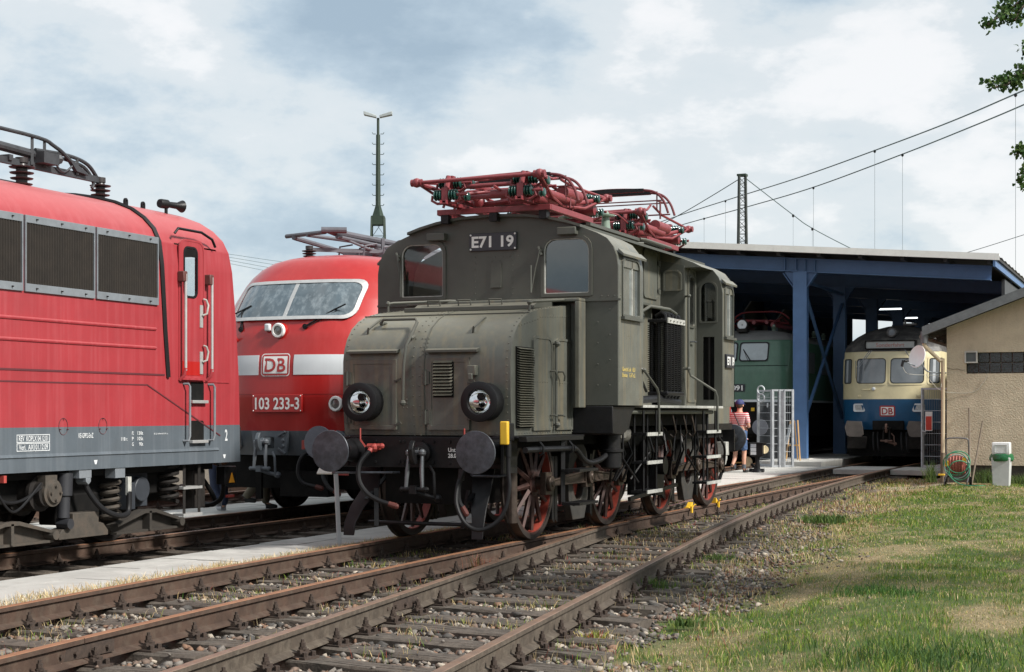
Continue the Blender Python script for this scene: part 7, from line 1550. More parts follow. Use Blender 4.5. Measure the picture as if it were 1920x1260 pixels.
for z in (2.1, 1.88):
    mb = MB(); mb.tube([(-10.55+.11*math.cos(t), 42.55-.05*math.cos(t)*1.2, z+.11*math.sin(t)) for t in np.linspace(0, 2*PI, 22)], .02, 8); mb.build('ring_handle', M_whitep, g1)
mb = MB(); mb.box(-10.35, -10.31, 42.40, 42.42, 1.62, 1.74); mb.build('lock_tag', M_whitep, g1); mb = MB(); mb.box(-9.98, -9.88, 42.42, 42.5, -.3, 2.05); mb.build('gate_post', M_zinc, g1)
g2 = thing('yard_gate', 'open mesh gate by the downpipe with a red and white sign', 'gate', (-5.9, 42, 0))
gate_leaf(g2, (-6.12, 42.0), (-5.40, 41.9), .04, 2.12, 7)
mb = MB(); mb.box(-6.04, -5.86, 41.92, 41.935, 1.0, 1.50); sg = mb.build('sign_board', M_white, g2, smooth=0); mb = MB(); mb.box(-6.025, -5.875, 41.915, 41.92, 1.02, 1.38); mb.build('sign_field', mat('sign_red', (.55, .05, .03), .5), sg, smooth=0)
mb = MB(); mb.bar((-6.12, 41.95, 1.0), (-6.02, 41.9, .98), .03, .03); mb.build('latch', M_zinc, g2)
# ================================================================ small things in front of the shed
ez = thing('easel', 'wooden A-frame easel at the foot of the blue column', 'easel', (-10.02, 44.3, .12))
M_wood = mat('varnished_pine', (.50, .30, .11), .5, var=.15, vscale=12)
for x0 in (-10.22, -9.82):
    mb = MB(); mb.bar((x0, 44.15, .12), ((x0-10.02*1)/2*1.0-.0, 44.3, 1.26), .035, .03); mb.build('leg', M_wood, ez)
mb = MB(); mb.bar((-10.02, 44.75, .12), (-10.02, 44.32, 1.24), .03, .03); mb.build('leg', M_wood, ez); mb = MB(); mb.bar((-10.17, 44.17, .55), (-9.87, 44.17, .55), .04, .04); mb.build('cross_bar', M_wood, ez)
mb = MB(); mb.bar((-10.2, 44.12, .60), (-10.1, 44.2, 1.15), .16, .012); mb.build('poster', M_whitep, ez)
sg_ = thing('dwarf_signal', 'low black switch lamp with white and round pale faces beside the man', 'signal', (-9.69, 38.7, -.02))
mb = MB(); mb.box(-9.86, -9.52, 38.55, 38.9, .40, .70); mb.box(-9.89, -9.49, 38.52, 38.93, .70, .73); mb.box(-9.82, -9.56, 38.58, 38.86, .37, .40); ln = mb.build('lantern', M_black, sg_, bev=.006)
for z in (.42, .515, .61): mb = MB(); mb.box(-9.82, -9.68, 38.54, 38.55, z, z+.085); mb.build('white_pane', M_whitep, ln, smooth=0)
mb = MB(); mb.cyl((-9.52, 38.75, .55), (-9.50, 38.74, .55), .105, 20); mb.disc((-9.505, 38.73, .55), (.4, -.9, 0), .1, 20); mb.build('round_pane', mat('cream_pane', (.62, .52, .33), .4), ln, smooth=0)
mb = MB(); mb.lathe((-9.69, 38.72, -.02), (0, 0, 1), [(0, .16), (.04, .14), (.1, .07), (.3, .05), (.39, .07)], 12); mb.build('stand', M_black, sg_)
sl = thing('switch_lever', 'switch stand with a pale round counterweight behind the man', 'switch lever', (-9.95, 38.9, -.02))
mb = MB(); mb.lathe((-9.98, 38.85, .24), (.2, -1, 0), [(-.03, .10), (-.02, .125), (.04, .125), (.05, .10)], 24); mb.build('counterweight', mat('pale_yellow_paint', (.62, .50, .33), .5, var=.1), sl)
mb = MB(); mb.bar((-10.4, 39.0, .20), (-10.0, 38.9, .22), .03, .03); mb.build('lever_arm', M_wood, sl); mb = MB(); mb.bar((-9.9, 38.85, .2), (-9.72, 38.8, .05), .05, .05); mb.box(-9.95, -9.6, 38.9, 39.1, -.02, .06); mb.build('lever_bed', M_black, sl)
# wheel chocks
for k, (y, s) in enumerate(((23.42, 1), (24.95, -1))):
    c_ = thing('wheel_chock', ['yellow wheel chock on the rail in front of the last wheel of the green engine', 'yellow wheel chock on the rail behind the last wheel of the green engine'][k], 'wheel chock', (-6.9, y, 0), 'yellow wheel chocks')
    mb = MB(); mb.prism([(y-.12*s, .003), (y+.10*s, .003), (y+.10*s, .09), (y+.06*s, .075), (y-.02*s, .02), (y-.12*s, .02)], 'x', -6.98, -6.90); mb.build('shoe', M_yel, c_, bev=.004)
    mb = MB(); mb.box(-6.895, -6.87, y-.06, y-.0, -.07, .03); mb.tube([(-6.88, y, .02), (-6.85, y+.03*s, .06), (-6.85, y+.07*s, .05)], .010, 6); mb.build('clamp', M_yel, c_)
# post with tilted information plate
sp_ = thing('sign_post', 'thin grey steel post with a slanted plate below the left buffer of the green engine', 'sign post', (-8.93, 16.0, -.1))
mb = MB(); mb.bar((-8.93, 16.0, -.12), (-8.98, 16.0, .785), .05, .03); mb.build('post', mat('grey_post', (.50, .51, .53), .5, var=.08, metal=.2), sp_, bev=.004)
mb = MB(); mb.obox((-9.10, 15.98, .80), (.09, .02, .0), (-.02, .07, .035), (0, -.003, .006)); mb.build('plate', mat('pale_sign_plate', (.55, .53, .47), .5, var=.2, vscale=60), sp_)
# hose reel
hr_ = thing('hose_reel', 'garden hose trolley with red cable drum and a green hose, leaning by the plaster wall', 'hose reel', (-4.44, 35.5, -.12))
M_chr = mat('grey_tube', (.16, .16, .17), .4, metal=.5)
for s in (-1, 1):
    x = -4.44+s*.24; mb = MB(); mb.tube([(x, 35.75, -.06), (x, 35.65, .45), (x, 35.55, .80), (x-s*.03, 35.52, .90), (-4.44, 35.52, .92)], .016, 8, smooth=4); mb.tube([(x, 35.7, .1), (x-s*.0, 35.3, -.05), (x, 35.32, -.1)], .016, 8); mb.build('frame_tube', M_chr, hr_)
    mb = MB(); mb.lathe((x+s*.03, 35.72, -.03), (1, 0, 0), [(-.02, .09), (-.015, .10), (.015, .10), (.02, .09)], 20); mb.build('wheel', M_rubber, hr_)
mb = MB()
for k in range(11):
    x = -4.60+k*.032; mb.tube([(x, 35.55+(.16+.02*(k % 2))*math.cos(a), .34+(.19+.02*(k % 2))*math.sin(a)) for a in np.linspace(0, 2*PI, 22)], .016, 6)
mb.build('cable_drum', mat('faded_red_cable', (.40, .12, .09), .6, var=.2), hr_)
M_ghose = mat('green_hose', (.04, .22, .12), .4, var=.1)
for k, (r1, dz, dy) in enumerate(((.26, .36, 0), (.27, .30, -.04), (.25, .40, -.05), (.22, .22, -.08))):
    mb = MB(); mb.tube([(-4.44+.03*k+(r1+.0)*math.cos(a), 35.30+dy+.05*math.sin(a*2), dz+r1*.95*math.sin(a)) for a in np.linspace(0.3*k, 2*PI+.3*k, 30)], .012, 8); mb.build('hose_loop', M_ghose if k != 1 else mat('grey_green_hose', (.2, .27, .25), .4), hr_)
mb = MB(); mb.tube([(-4.60, 35.25, .15), (-4.45, 35.15, .0), (-4.25, 35.1, -.09), (-3.95, 35.05, -.10), (-3.8, 35.15, -.10)], .012, 8, smooth=6); mb.build('hose_end', M_ghose, hr_)
mb = MB(); mb.box(-4.68, -4.60, 35.3, 35.4, .30, .42); mb.box(-4.30, -4.22, 35.3, 35.36, .40, .5); mb.box(-4.80, -4.66, 35.2, 35.3, .10, .14); mb.build('hose_fitting', M_yel, hr_, bev=.01)
# two long tool handles
M_hand = mat('grey_weathered_wood', (.17, .135, .10), .8, var=.25, vscale=15)
t1 = MB().tube([(-4.22, 36.0, -.14), (-4.34, 36.9, 1.50), (-4.35, 36.93, 1.58)], [.022, .02, .024], 8).build('tool_handle', M_hand, None); tag(t1, 'longer wooden tool handle leaning on the plaster wall, left of the pair', 'tool handle', 'tool handles leaning on the wall')
t2 = MB().tube([(-4.20, 36.1, -.14), (-4.06, 36.93, 1.22), (-4.05, 36.95, 1.28)], [.022, .02, .024], 8).build('tool_handle', M_hand, None); tag(t2, 'shorter wooden tool handle leaning on the plaster wall, right of the pair', 'tool handle', 'tool handles leaning on the wall')
# litter bin
bn_ = thing('litter_bin', 'pale concrete litter bin with green bag and white lid by the plaster wall', 'bin', (-3.52, 35.7, -.14))
M_bin = mat('pale_concrete_bin', (.50, .51, .50), .7, var=.08, vscale=6, dirt=.25, dirt_col=(.36, .36, .34))
mb = MB(); mb.rings([[(-3.52+sx*a, 35.7+sy*a, z) for sx, sy in ((-1, -1), (1, -1), (1, 1), (-1, 1))] for z, a in ((-.16, .17), (.50, .20))]); mb.build('bin_body', M_bin, bn_, bev=.015)
mb = MB(); r = random.Random(3)
mb.rings([[(-3.52+(a+r.uniform(-.015, .015))*math.cos(t)*1.25, 35.7+(a+r.uniform(-.012, .012))*math.sin(t)*1.25, z+r.uniform(-.012, .012)) for t in np.linspace(0, 2*PI, 20, endpoint=False)] for z, a in ((.42, .185), (.46, .205), (.52, .20), (.56, .19), (.58, .17))]); mb.build('green_bag', mat('green_plastic_bag', (.015, .11, .04), .3, var=.25, vscale=15), bn_)
mb = MB(); mb.rings([[(-3.52+sx*a, 35.7+sy*a, z) for sx, sy in ((-1, -1), (1, -1), (1, 1), (-1, 1))] for z, a in ((.56, .18), (.60, .19), (.80, .185), (.83, .18))]); ld = mb.build('lid', mat('white_plastic_lid', (.70, .70, .70), .4), bn_, bev=.015)
mb = MB(); mb.frame(rrect(-3.65, -3.39, .60, .78, .01, 2), inset(rrect(-3.65, -3.39, .60, .78, .01, 2), .012), 'y', 35.50, 35.53); mb.build('lid_flap', M_bin, ld, smooth=0)
# ================================================================ masts and wires
M_mgreen = mat('green_mast_paint', (.018, .034, .02), .6, var=.2, vscale=6)
lm = thing('light_mast', 'tall green floodlight mast with two lamps rising behind the red locomotive', 'light mast', (-37.4, 71, 0))
ux, uy = .9211, .3893
def mp(a, z, b=0): return (-37.4+a*ux-b*uy, 71+a*uy+b*ux, z)
mb = MB(); mb.tube([mp(0, 11.5), mp(0, 15.6)], [.14, .11], 10); mb.tube([mp(0, 15.6), mp(0, 16.45)], .07, 10); mb.lathe(mp(0, 11.45), (0, 0, 1), [(0, .33), (.04, .30), (.55, .14)], 4); mb.build('pole', M_mgreen, lm)
for k in range(8):
    for s in (-1, 1): z = 12.0+k*.52; mb = MB(); mb.tube([mp(s*.12, z), mp(s*.26, z), mp(s*.30, z+.08)], .018, 6); mb.build('climbing_peg', M_mgreen, lm)
for s in (-1, 1): mb = MB(); mb.prism([(0, 0), (0, 0.01), (0, .02)], 'x', 0, .01) if 0 else mb.rings([[mp(s*.08, 16.45, -.14), mp(s*.08, 16.45, .14), mp(s*.08, 16.58, .14), mp(s*.08, 16.58, -.14)], [mp(s*.72, 16.60, -.2), mp(s*.72, 16.60, .2), mp(s*.72, 16.78, .2), mp(s*.72, 16.78, -.2)]]); mb.build('floodlight', mat('lamp_head_grey', (.33, .36, .36), .5), lm, bev=.02)
def lattice(par, P, z0, z1, w0, w1, seg, mt):
    """square lattice tower: corner angles and diagonals"""
    n = max(2, int((z1-z0)/seg)); mb = MB(); wd = lambda z: (w0+(w1-w0)*(z-z0)/(z1-z0))/2
    cor = [(-1, -1), (1, -1), (1, 1), (-1, 1)]
    for a, b in cor: mb.bar(P(a*wd(z0), z0, b*wd(z0)), P(a*wd(z1), z1, b*wd(z1)), .07, .07)
    for i in range(n):
        za, zb = z0+(z1-z0)*i/n, z0+(z1-z0)*(i+1)/n
        for k in range(4):
            (a, b), (c, d) = cor[k], cor[(k+1) % 4]
            if i % 2: (a, b), (c, d) = (c, d), (a, b)
            mb.bar(P(a*wd(za), za, b*wd(za)), P(c*wd(zb), zb, d*wd(zb)), .045, .02)
            mb.bar(P(a*wd(zb), zb, b*wd(zb)), P(c*wd(zb), zb, d*wd(zb)), .035, .02)
    return mb.build('lattice', mt, par, smooth=0)
lattice(lm, mp, 0, 11.4, 1.1, .62, .9, M_mgreen)
mb = MB(); 
for s in (-1, 1): mb.rings([[mp(-.31, 11.0, s*.32), mp(.31, 11.0, s*.32), mp(.31, 11.45, s*.32), mp(-.31, 11.45, s*.32)], [mp(-.31, 11.0, s*.34), mp(.31, 11.0, s*.34), mp(.31, 11.45, s*.34), mp(-.31, 11.45, s*.34)]]); mb.rings([[mp(s*.32, 11.0, -.31), mp(s*.32, 11.0, .31), mp(s*.32, 11.45, .31), mp(s*.32, 11.45, -.31)], [mp(s*.34, 11.0, -.31), mp(s*.34, 11.0, .31), mp(s*.34, 11.45, .31), mp(s*.34, 11.45, -.31)]])
mb.build('collar_plate', M_mgreen, lm, smooth=0)
cm_ = thing('catenary_mast', 'dark lattice mast standing behind the shed roof carrying wires', 'mast', (-19.1, 73.4, 0))
def cp(a, z, b=0): return (-19.1+a*ux-b*uy, 73.4+a*uy+b*ux, z)
lattice(cm_, cp, 0, 12.75, .62, .30, .34, mat('dark_mast_steel', (.012, .018, .014), .6, var=.2)); mb = MB(); mb.box(-19.32, -18.88, 73.2, 73.6, 12.75, 12.85); mb.build('mast_cap', M_mgreen, cm_)
M_wire = mat('wire_green_black', (.05, .085, .085), .6, var=0)
def pix(px, py, d):                                # where a far wire passes: worked out once from its height and distance
    a = (px-960)/2950; return Vector((d*(a*.9211-.3893), d*(a*.3893+.9211), 1.47+d*(774-py)/2950))
def wire_pts(P, k=10):
    W = crom([pix(*p) for p in P], k); n = 5
    W = W+[W[-1]+(W[-1]-W[-2])*q*n for q in (2, 5, 9, 14)]
    return W if P[0][:2] in ((1399, 335), (1387, 335)) else [W[0]+(W[0]-W[1])*q*n for q in (9, 5, 2)]+W
def wire(name, label, P, r, drops):
    w_ = thing(name, label, 'overhead wire', pix(*P[len(P)//2]))
    MB().tube(wire_pts(P), r, 5).build('messenger_wire', M_wire, w_)
    for (px, py, d, py2) in drops:
        a, b = pix(px, py, d), pix(px, py, d); b.z = 1.47+d*(774-py2)/2950
        MB().tube([a, b], r*.32, 4).build('dropper', mat('thin_wire', (.16, .19, .2), .6, var=0), w_); mb = MB(); mb.lathe(a+Vector((0, 0, -.12)), (0, 0, 1), [(0, .02), (.04, .06), (.12, .06), (.15, .02)], 8); mb.build('wire_clamp', M_black, w_)
    return w_
wire('overhead_wire', 'upper overhead wire climbing to the top right corner above the shed', [(1180, 437, 112), (1270, 405, 104), (1360, 376, 96), (1500, 332, 84), (1640, 282, 73.5), (1780, 229, 65), (1904, 176, 58.5), (2080, 98, 50)], .030, [(1360, 376, 96, 470), (1640, 282, 73.5, 480), (1904, 176, 58.5, 520)])
wire('overhead_wire', 'lower overhead wire running parallel below the upper one above the shed', [(1180, 452, 116), (1280, 421, 106), (1400, 388, 95), (1525, 351, 85), (1692, 289, 73), (1820, 238, 65.5), (1920, 196, 60), (2080, 124, 52)], .030, [(1525, 351, 85, 480), (1692, 289, 73, 480), (1320, 409, 102, 460)])
wire('overhead_wire', 'thin wire falling from the lattice mast to the right behind the shed roof', [(1399, 335, 75), (1487, 403, 76), (1523, 428, 77), (1610, 473, 78), (1750, 540, 80)], .022, [(1487, 403, 76, 480), (1523, 428, 77, 480)])
wire('overhead_wire', 'thin wire falling from the lattice mast to the left behind the red roof gear', [(1387, 335, 75), (1330, 370, 78), (1270, 405, 82), (1150, 470, 88)], .022, [])
wire('overhead_wire', 'faint thin wire at the right edge just above the shed roof', [(1700, 500, 90), (1800, 477, 86), (1920, 440, 80), (2050, 398, 75)], .018, [])
for k in range(4): wire('overhead_wire', ['topmost of the thin distant wires between the two red locomotives', 'second highest of the distant wires between the two red locomotives', 'third highest of the distant wires between the two red locomotives', 'lowest of the distant wires between the two red locomotives'][k], [(60-20*k, 470+18*k*.6-150+40*k, 150), (100, 355+10*k, 150), (440, 478+6*k, 160), (560, 494+8*k, 165), (700, 500+10*k, 170)][2:], .02, [])
# ================================================================ people
def skin_mesh(J, edges, root, sub=2):
    """one continuous surface grown round a skeleton: J name -> (point, radius)"""
    names = list(J); me = bpy.data.meshes.new('sk'); me.from_pydata([tuple(J[n][0]) for n in names], [(names.index(a), names.index(b)) for a, b in edges], [])
    o = bpy.data.objects.new('sk', me); COL.objects.link(o); md = o.modifiers.new('s', 'SKIN'); md.use_smooth_shade = True
    for i, n in enumerate(names):
        r = J[n][1]; me.skin_vertices[0].data[i].radius = (r, r) if not isinstance(r, tuple) else r
        me.skin_vertices[0].data[i].use_root = (n == root)
    sb = o.modifiers.new('u', 'SUBSURF'); sb.levels = sub; sb.render_levels = sub
    bpy.context.view_layer.update(); out = bpy.data.meshes.new_from_object(o.evaluated_get(bpy.context.evaluated_depsgraph_get()))
    bpy.data.objects.remove(o); bpy.data.meshes.remove(me); return out
def link_mesh(name, me, m_, parent, origin, heading, label=None):
    me.transform(Matrix.Rotation(heading, 4, 'Z')); me.materials.clear(); me.materials.append(m_); me.polygons.foreach_set('use_smooth', [True]*len(me.polygons)); me.name = name
    o = bpy.data.objects.new(name, me); COL.objects.link(o); o.parent = parent
    if label: o['label'] = label
    return o
M_skin = mat('skin', (.55, .30, .21), .55, var=.06)
def person(label, loc, heading, h, pose, top_m, bot_m, shoe_m, hair_m=None, cap=None, shorts=False, bag=False, belly=0.0, hat=None):
    """local frame: the person faces +Y"""
    p = thing('person', label, 'person', loc); k = h/1.75; V3 = lambda x, y, z: Vector((x, y, z))*k
    st = pose.get('step', 0.0); e = pose.get('elbow', .5)
    J = {'pelvis': (V3(0, 0, .95), (.15, .12)), 'belly': (V3(0, .02+belly*.3, 1.10), (.155+belly, .125+belly)), 'chest': (V3(0, 0, 1.30), (.165, .12)), 'neckb': (V3(0, .0, 1.46), (.075, .07)), 'neck': (V3(0, .015, 1.53), .055), 'head': (V3(0, .03, 1.63), (.082, .095)), 'crown': (V3(0, .02, 1.71), (.06, .07))}
    E_ = [('pelvis', 'belly'), ('belly', 'chest'), ('chest', 'neckb'), ('neckb', 'neck'), ('neck', 'head'), ('head', 'crown')]
    for s, n in ((-1, 'l'), (1, 'r')):
        f = st*s
        J['hip'+n] = (V3(s*.095, 0, .90), .098); J['thigh'+n] = (V3(s*.105, f*.10, .70), .083); J['knee'+n] = (V3(s*.11, f*.22+.02, .49), .058); J['calf'+n] = (V3(s*.115, f*.2-.01, .33), .056); J['ankle'+n] = (V3(s*.12, f*.22-.02+(-.12 if s*st < 0 else 0), .09+(.08 if s*st < 0 and st else 0)), .036)
        J['toe'+n] = (J['ankle'+n][0]+V3(s*.02, .16, -.055), .032)
        E_ += [('pelvis', 'hip'+n), ('hip'+n, 'thigh'+n), ('thigh'+n, 'knee'+n), ('knee'+n, 'calf'+n), ('calf'+n, 'ankle'+n), ('ankle'+n, 'toe'+n)]
        J['sho'+n] = (V3(s*.19, -.01, 1.40), .062); J['upa'+n] = (V3(s*.225, -.02, 1.27), .050); J['elb'+n] = (V3(s*.255, -.01, 1.10), .042)
        w = V3(s*(.10+.12*(1-e)), .22*e+.03, 1.10-.20*(1-e)+.08*e); J['wri'+n] = (w, .028)
        d = (w-J['elb'+n][0]).normalized(); J['palm'+n] = (w+d*.05*k, (.038, .018)); J['pal2'+n] = (w+d*.09*k, (.040, .016))
        E_ += [('chest', 'sho'+n), ('sho'+n, 'upa'+n), ('upa'+n, 'elb'+n), ('elb'+n, 'wri'+n), ('wri'+n, 'palm'+n), ('palm'+n, 'pal2'+n)]
    J = {n: (q[0], tuple(x*k for x in q[1]) if isinstance(q[1], tuple) else q[1]*k) for n, q in J.items()}
    body = link_mesh('body', skin_mesh(J, E_, 'pelvis'), M_skin, p, loc, heading)
    # fingers as short bent chains rooted in each palm
    for s, n in ((-1, 'l'), (1, 'r')):
        a = J['pal2'+n][0]; w = J['wri'+n][0]; d = (a-w).normalized(); sd = d.cross(Vector((0, 0, 1))).normalized(); mb = MB()
        for q, L_ in enumerate((.065, .075, .07, .055)):
            b0 = a+sd*(q-1.5)*.02*k; mb.tube([b0-d*.03*k, b0+d*L_*.45*k, b0+d*L_*.8*k+Vector((0, 0, -.02*k)), b0+d*L_*.85*k+Vector((0, 0, -.04*k))], [.009*k, .009*k, .008*k, .006*k], 6)
        mb.tube([w+d*.03*k+sd*-s*.03*k, w+d*.06*k+sd*-s*.05*k, w+d*.09*k+sd*-s*.05*k], [.011*k, .010*k, .007*k], 6)
        fo = mb.build('fingers', M_skin, None); fo.data.transform(Matrix.Translation(fo.location)); fo.location = (0, 0, 0); fo.data.transform(Matrix.Rotation(heading, 4, 'Z')); fo.parent = body
    def grow(names, dr, edges=None): return {n: (J[n][0], tuple(x+dr for x in J[n][1]) if isinstance(J[n][1], tuple) else J[n][1]+dr) for n in names}
    S_ = grow(['pelvis', 'belly', 'chest', 'neckb', 'shol', 'shor', 'upal', 'upar'], .018); S_['neckb'] = (J['neckb'][0]-V3(0, 0, .015), (.085*k, .08*k))
    for n, s in (('l', -1), ('r', 1)): S_['slv'+n] = (J['upa'+n][0]*.45+J['elb'+n][0]*.55, .062*k)
    S_['hem'] = (V3(0, 0, .80), (.175*k, .145*k))
    link_mesh('shirt', skin_mesh(S_, [('hem', 'pelvis'), ('pelvis', 'belly'), ('belly', 'chest'), ('chest', 'neckb'), ('chest', 'shol'), ('chest', 'shor'), ('shol', 'upal'), ('shor', 'upar'), ('upal', 'slvl'), ('upar', 'slvr')], 'pelvis'), top_m, p, loc, heading)
    T_ = grow(['belly', 'pelvis', 'hipl', 'hipr', 'thighl', 'thighr'], .014); ed = [('pelvis', 'belly'), ('pelvis', 'hipl'), ('pelvis', 'hipr'), ('hipl', 'thighl'), ('hipr', 'thighr')]
    for n in 'lr':
        if shorts: T_['cuf'+n] = (J['thigh'+n][0]*.12+J['knee'+n][0]*.88, .088*k); ed.append(('thigh'+n, 'cuf'+n))
        else:
            T_['kn'+n] = (J['knee'+n][0], .078*k); T_['cf'+n] = (J['calf'+n][0], .075*k); T_['cuf'+n] = (J['ankle'+n][0]+V3(0, 0, -.02), .07*k); ed += [('thigh'+n, 'kn'+n), ('kn'+n, 'cf'+n), ('cf'+n, 'cuf'+n)]
    link_mesh('shorts' if shorts else 'trousers', skin_mesh(T_, ed, 'pelvis'), bot_m, p, loc, heading)
    for n in 'lr':
        a, t = J['ankle'+n][0], J['toe'+n][0]; q = {'a': (a+V3(0, 0, .03), .048*k), 'b': (a+V3(0, -.03, -.035), .045*k), 'c': ((a+t)/2+V3(0, 0, -.015), .045*k), 'd': (t+V3(0, .03, 0), .040*k)}
        link_mesh('shoe', skin_mesh(q, [('a', 'b'), ('b', 'c'), ('c', 'd')], 'b'), shoe_m, p, loc, heading)
    def local(mb, nm, m_, sm=60):
        o = mb.build(nm, m_, None, smooth=sm); o.data.transform(Matrix.Translation(o.location)); o.location = (0, 0, 0); o.data.transform(Matrix.Rotation(heading, 4, 'Z')); o.parent = p; return o
    mb = MB(); mb.sphere(V3(0, .0, 1.655), .105*k, 14, (.88, 1.0, 1.0)); local(mb, 'hair', hair_m or mat('short_dark_hair', (.06, .045, .035), .8, var=.3))
    for s in (-1, 1): mb = MB(); mb.sphere(V3(s*.088, .015, 1.625), .03*k, 8, (.4, .8, 1.1)); local(mb, 'ear', M_skin)
    mb = MB(); mb.sphere(V3(0, .135, 1.61), .018*k, 8, (.8, 1, 1.3)); local(mb, 'nose', M_skin)
    for s in (-1, 1): mb = MB(); mb.sphere(V3(s*.033, .118, 1.645), .010*k, 8); local(mb, 'eye', M_black)
    mb = MB(); mb.sphere(V3(0, .118, 1.565), .020*k, 8, (1.2, .4, .35)); local(mb, 'mouth', mat('lips', (.4, .16, .13), .5))
    if cap:
        mb = MB(); n_ = 20; rings = []
        for zz_, rr in ((1.655, .112), (1.69, .113), (1.73, .10), (1.76, .07), (1.775, .02)): rings.append([V3(rr*.93*math.cos(t), .01+rr*1.08*math.sin(t), zz_) for t in np.linspace(0, 2*PI, n_, endpoint=False)])
        mb.rings(rings); mb.add([V3(-.08, .08, 1.665), V3(.08, .08, 1.665), V3(.07, .17, 1.65), V3(.03, .205, 1.645), V3(-.03, .205, 1.645), V3(-.07, .17, 1.65)]+[V3(-.08, .08, 1.675), V3(.08, .08, 1.675), V3(.07, .17, 1.66), V3(.03, .205, 1.655), V3(-.03, .205, 1.655), V3(-.07, .17, 1.66)], [(5, 4, 3, 2, 1, 0), (6, 7, 8, 9, 10, 11), (0, 1, 7, 6), (1, 2, 8, 7), (2, 3, 9, 8), (3, 4, 10, 9), (4, 5, 11, 10), (5, 0, 6, 11)])
        local(mb, 'cap', cap, 40)
    return p, local, V3
# striped polo shirt: the stripes are printed on the cloth
ms_ = bpy.data.materials.new('striped_shirt'); ms_.use_nodes = True; N, L = ms_.node_tree.nodes, ms_.node_tree.links; b = N['Principled BSDF']; b.inputs['Roughness'].default_value = .85
tcx = N.new('ShaderNodeTexCoord'); sx_ = N.new('ShaderNodeSeparateXYZ'); L.new(tcx.outputs['Object'], sx_.inputs[0]); mm_ = N.new('ShaderNodeMath'); mm_.operation = 'MULTIPLY'; mm_.inputs[1].default_value = 2*PI/.052; L.new(sx_.outputs[2], mm_.inputs[0])
s1 = N.new('ShaderNodeMath'); s1.operation = 'SINE'; L.new(mm_.outputs[0], s1.inputs[0]); rr_ = N.new('ShaderNodeValToRGB'); mr = N.new('ShaderNodeMapRange'); L.new(s1.outputs[0], mr.inputs[0]); mr.inputs[1].default_value = -1; mr.inputs[2].default_value = 1
L.new(mr.outputs[0], rr_.inputs[0]); rr_.color_ramp.elements[0].position = .48; rr_.color_ramp.elements[0].color = (.50, .075, .09, 1); rr_.color_ramp.elements[1].position = .6; rr_.color_ramp.elements[1].color = (.72, .62, .60, 1)
L.new(rr_.outputs[0], b.inputs['Base Color'])
man, loc_, V3 = person('man seen from behind in red and white striped shirt, shorts and blue cap', (-10.05, 38.35, -.02), RAD(-12), 1.80, {'step': .08, 'elbow': .85}, ms_, mat('checked_blue_shorts', (.06, .11, .22), .8, var=.8, vscale=22), mat('black_shoes', (.03, .03, .03), .6), cap=mat('navy_cap', (.025, .035, .13), .7), shorts=True, belly=.025)
mb = MB(); mb.rings([[V3(x+.0, y, z) for x, y in ((-.13, -.13), (.14, -.13), (.14, -.25), (-.13, -.25))] for z in (.66, .98)]); o_ = loc_(mb, 'shoulder_bag', mat('black_bag_cloth', (.015, .015, .018), .8), 20); md = o_.modifiers.new('b', 'BEVEL'); md.width = .05; md.segments = 3; o_.location.x = .06
mb = MB(); mb.tube([V3(.18, -.17, .95), V3(.02, -.16, 1.25), V3(-.10, -.10, 1.44), V3(-.13, .02, 1.47), V3(-.06, .15, 1.3), V3(.12, .15, 1.0)], .012, 6, smooth=5); loc_(mb, 'bag_strap', M_black)
for n_, s in (('l', -1), ('r', 1)): mb = MB(); mb.cyl(V3(s*.12, -.02+.08*s*.22, .10), V3(s*.118, -.015+.08*s*.22, .20), .050, 12); loc_(mb, 'sock', mat('grey_sock', (.08, .09, .11), .9))
M_jean = mat('dark_blue_jeans', (.022, .032, .065), .85, var=.3, vscale=14, bump=.3, bscale=30)
person('person in dark blue jeans standing beyond the gap between the two red locomotives', (-13.42, 20.3, -.03), RAD(70), 1.76, {'step': .25, 'elbow': .5}, mat('dark_jacket', (.03, .035, .05), .8), M_jean, mat('grey_trainers', (.35, .36, .38), .7))
person('person in olive trousers and black shoes walking behind the bumper of the express locomotive', (-13.22, 21.15, -.03), RAD(-70), 1.76, {'step': .6, 'elbow': .5}, mat('green_jacket', (.05, .06, .04), .8), mat('olive_trousers', (.14, .12, .085), .85, var=.2), mat('black_shoes', (.03, .03, .03), .6))
# ================================================================ tree at the right whose twigs reach into the picture
TR = thing('oak_tree', 'leafy oak whose twigs hang into the top right corner', 'tree', (1.9, 16.2, -.1))
M_bark = mat('oak_bark', (.075, .058, .042), .95, var=.4, vscale=10, bump=1.0, bscale=22, bdist=.03)
mb = MB(); mb.tube([(1.9, 16.2, -.2), (1.88, 16.2, 1.2), (1.8, 16.15, 2.6), (1.7, 16.3, 4.2), (1.75, 16.2, 6.0), (1.6, 16.3, 8.0)], [.28, .22, .19, .16, .12, .06], 14)
tips = [((1.75, 16.15, 3.1), (.9, 15.0, 4.2), (.0, 13.6, 4.9)), ((1.75, 16.15, 2.6), (1.0, 15.0, 3.5), (.1, 13.4, 4.1)), ((1.8, 16.15, 2.2), (1.0, 15.0, 2.8), (.2, 13.4, 3.4)), ((1.7, 16.3, 4.2), (3.4, 15, 5.6), (5.0, 14.2, 6.2)), ((1.75, 16.2, 5.0), (1.0, 18.5, 6.4), (.8, 20, 7.2)), ((1.7, 16.2, 5.5), (3.2, 18, 7.2), (4.2, 19.2, 8.0)), ((1.7, 16.3, 6.4), (.6, 15.6, 7.6), (-.1, 15.0, 8.4)), ((1.75, 16.2, 3.6), (3.5, 17, 4.2), (5.2, 17.6, 4.4))]
for a, b_, c in tips: mb.tube([a, b_, c], [.10, .055, .018], 8, smooth=6)
mb.build('trunk', M_bark, TR, smooth=50)
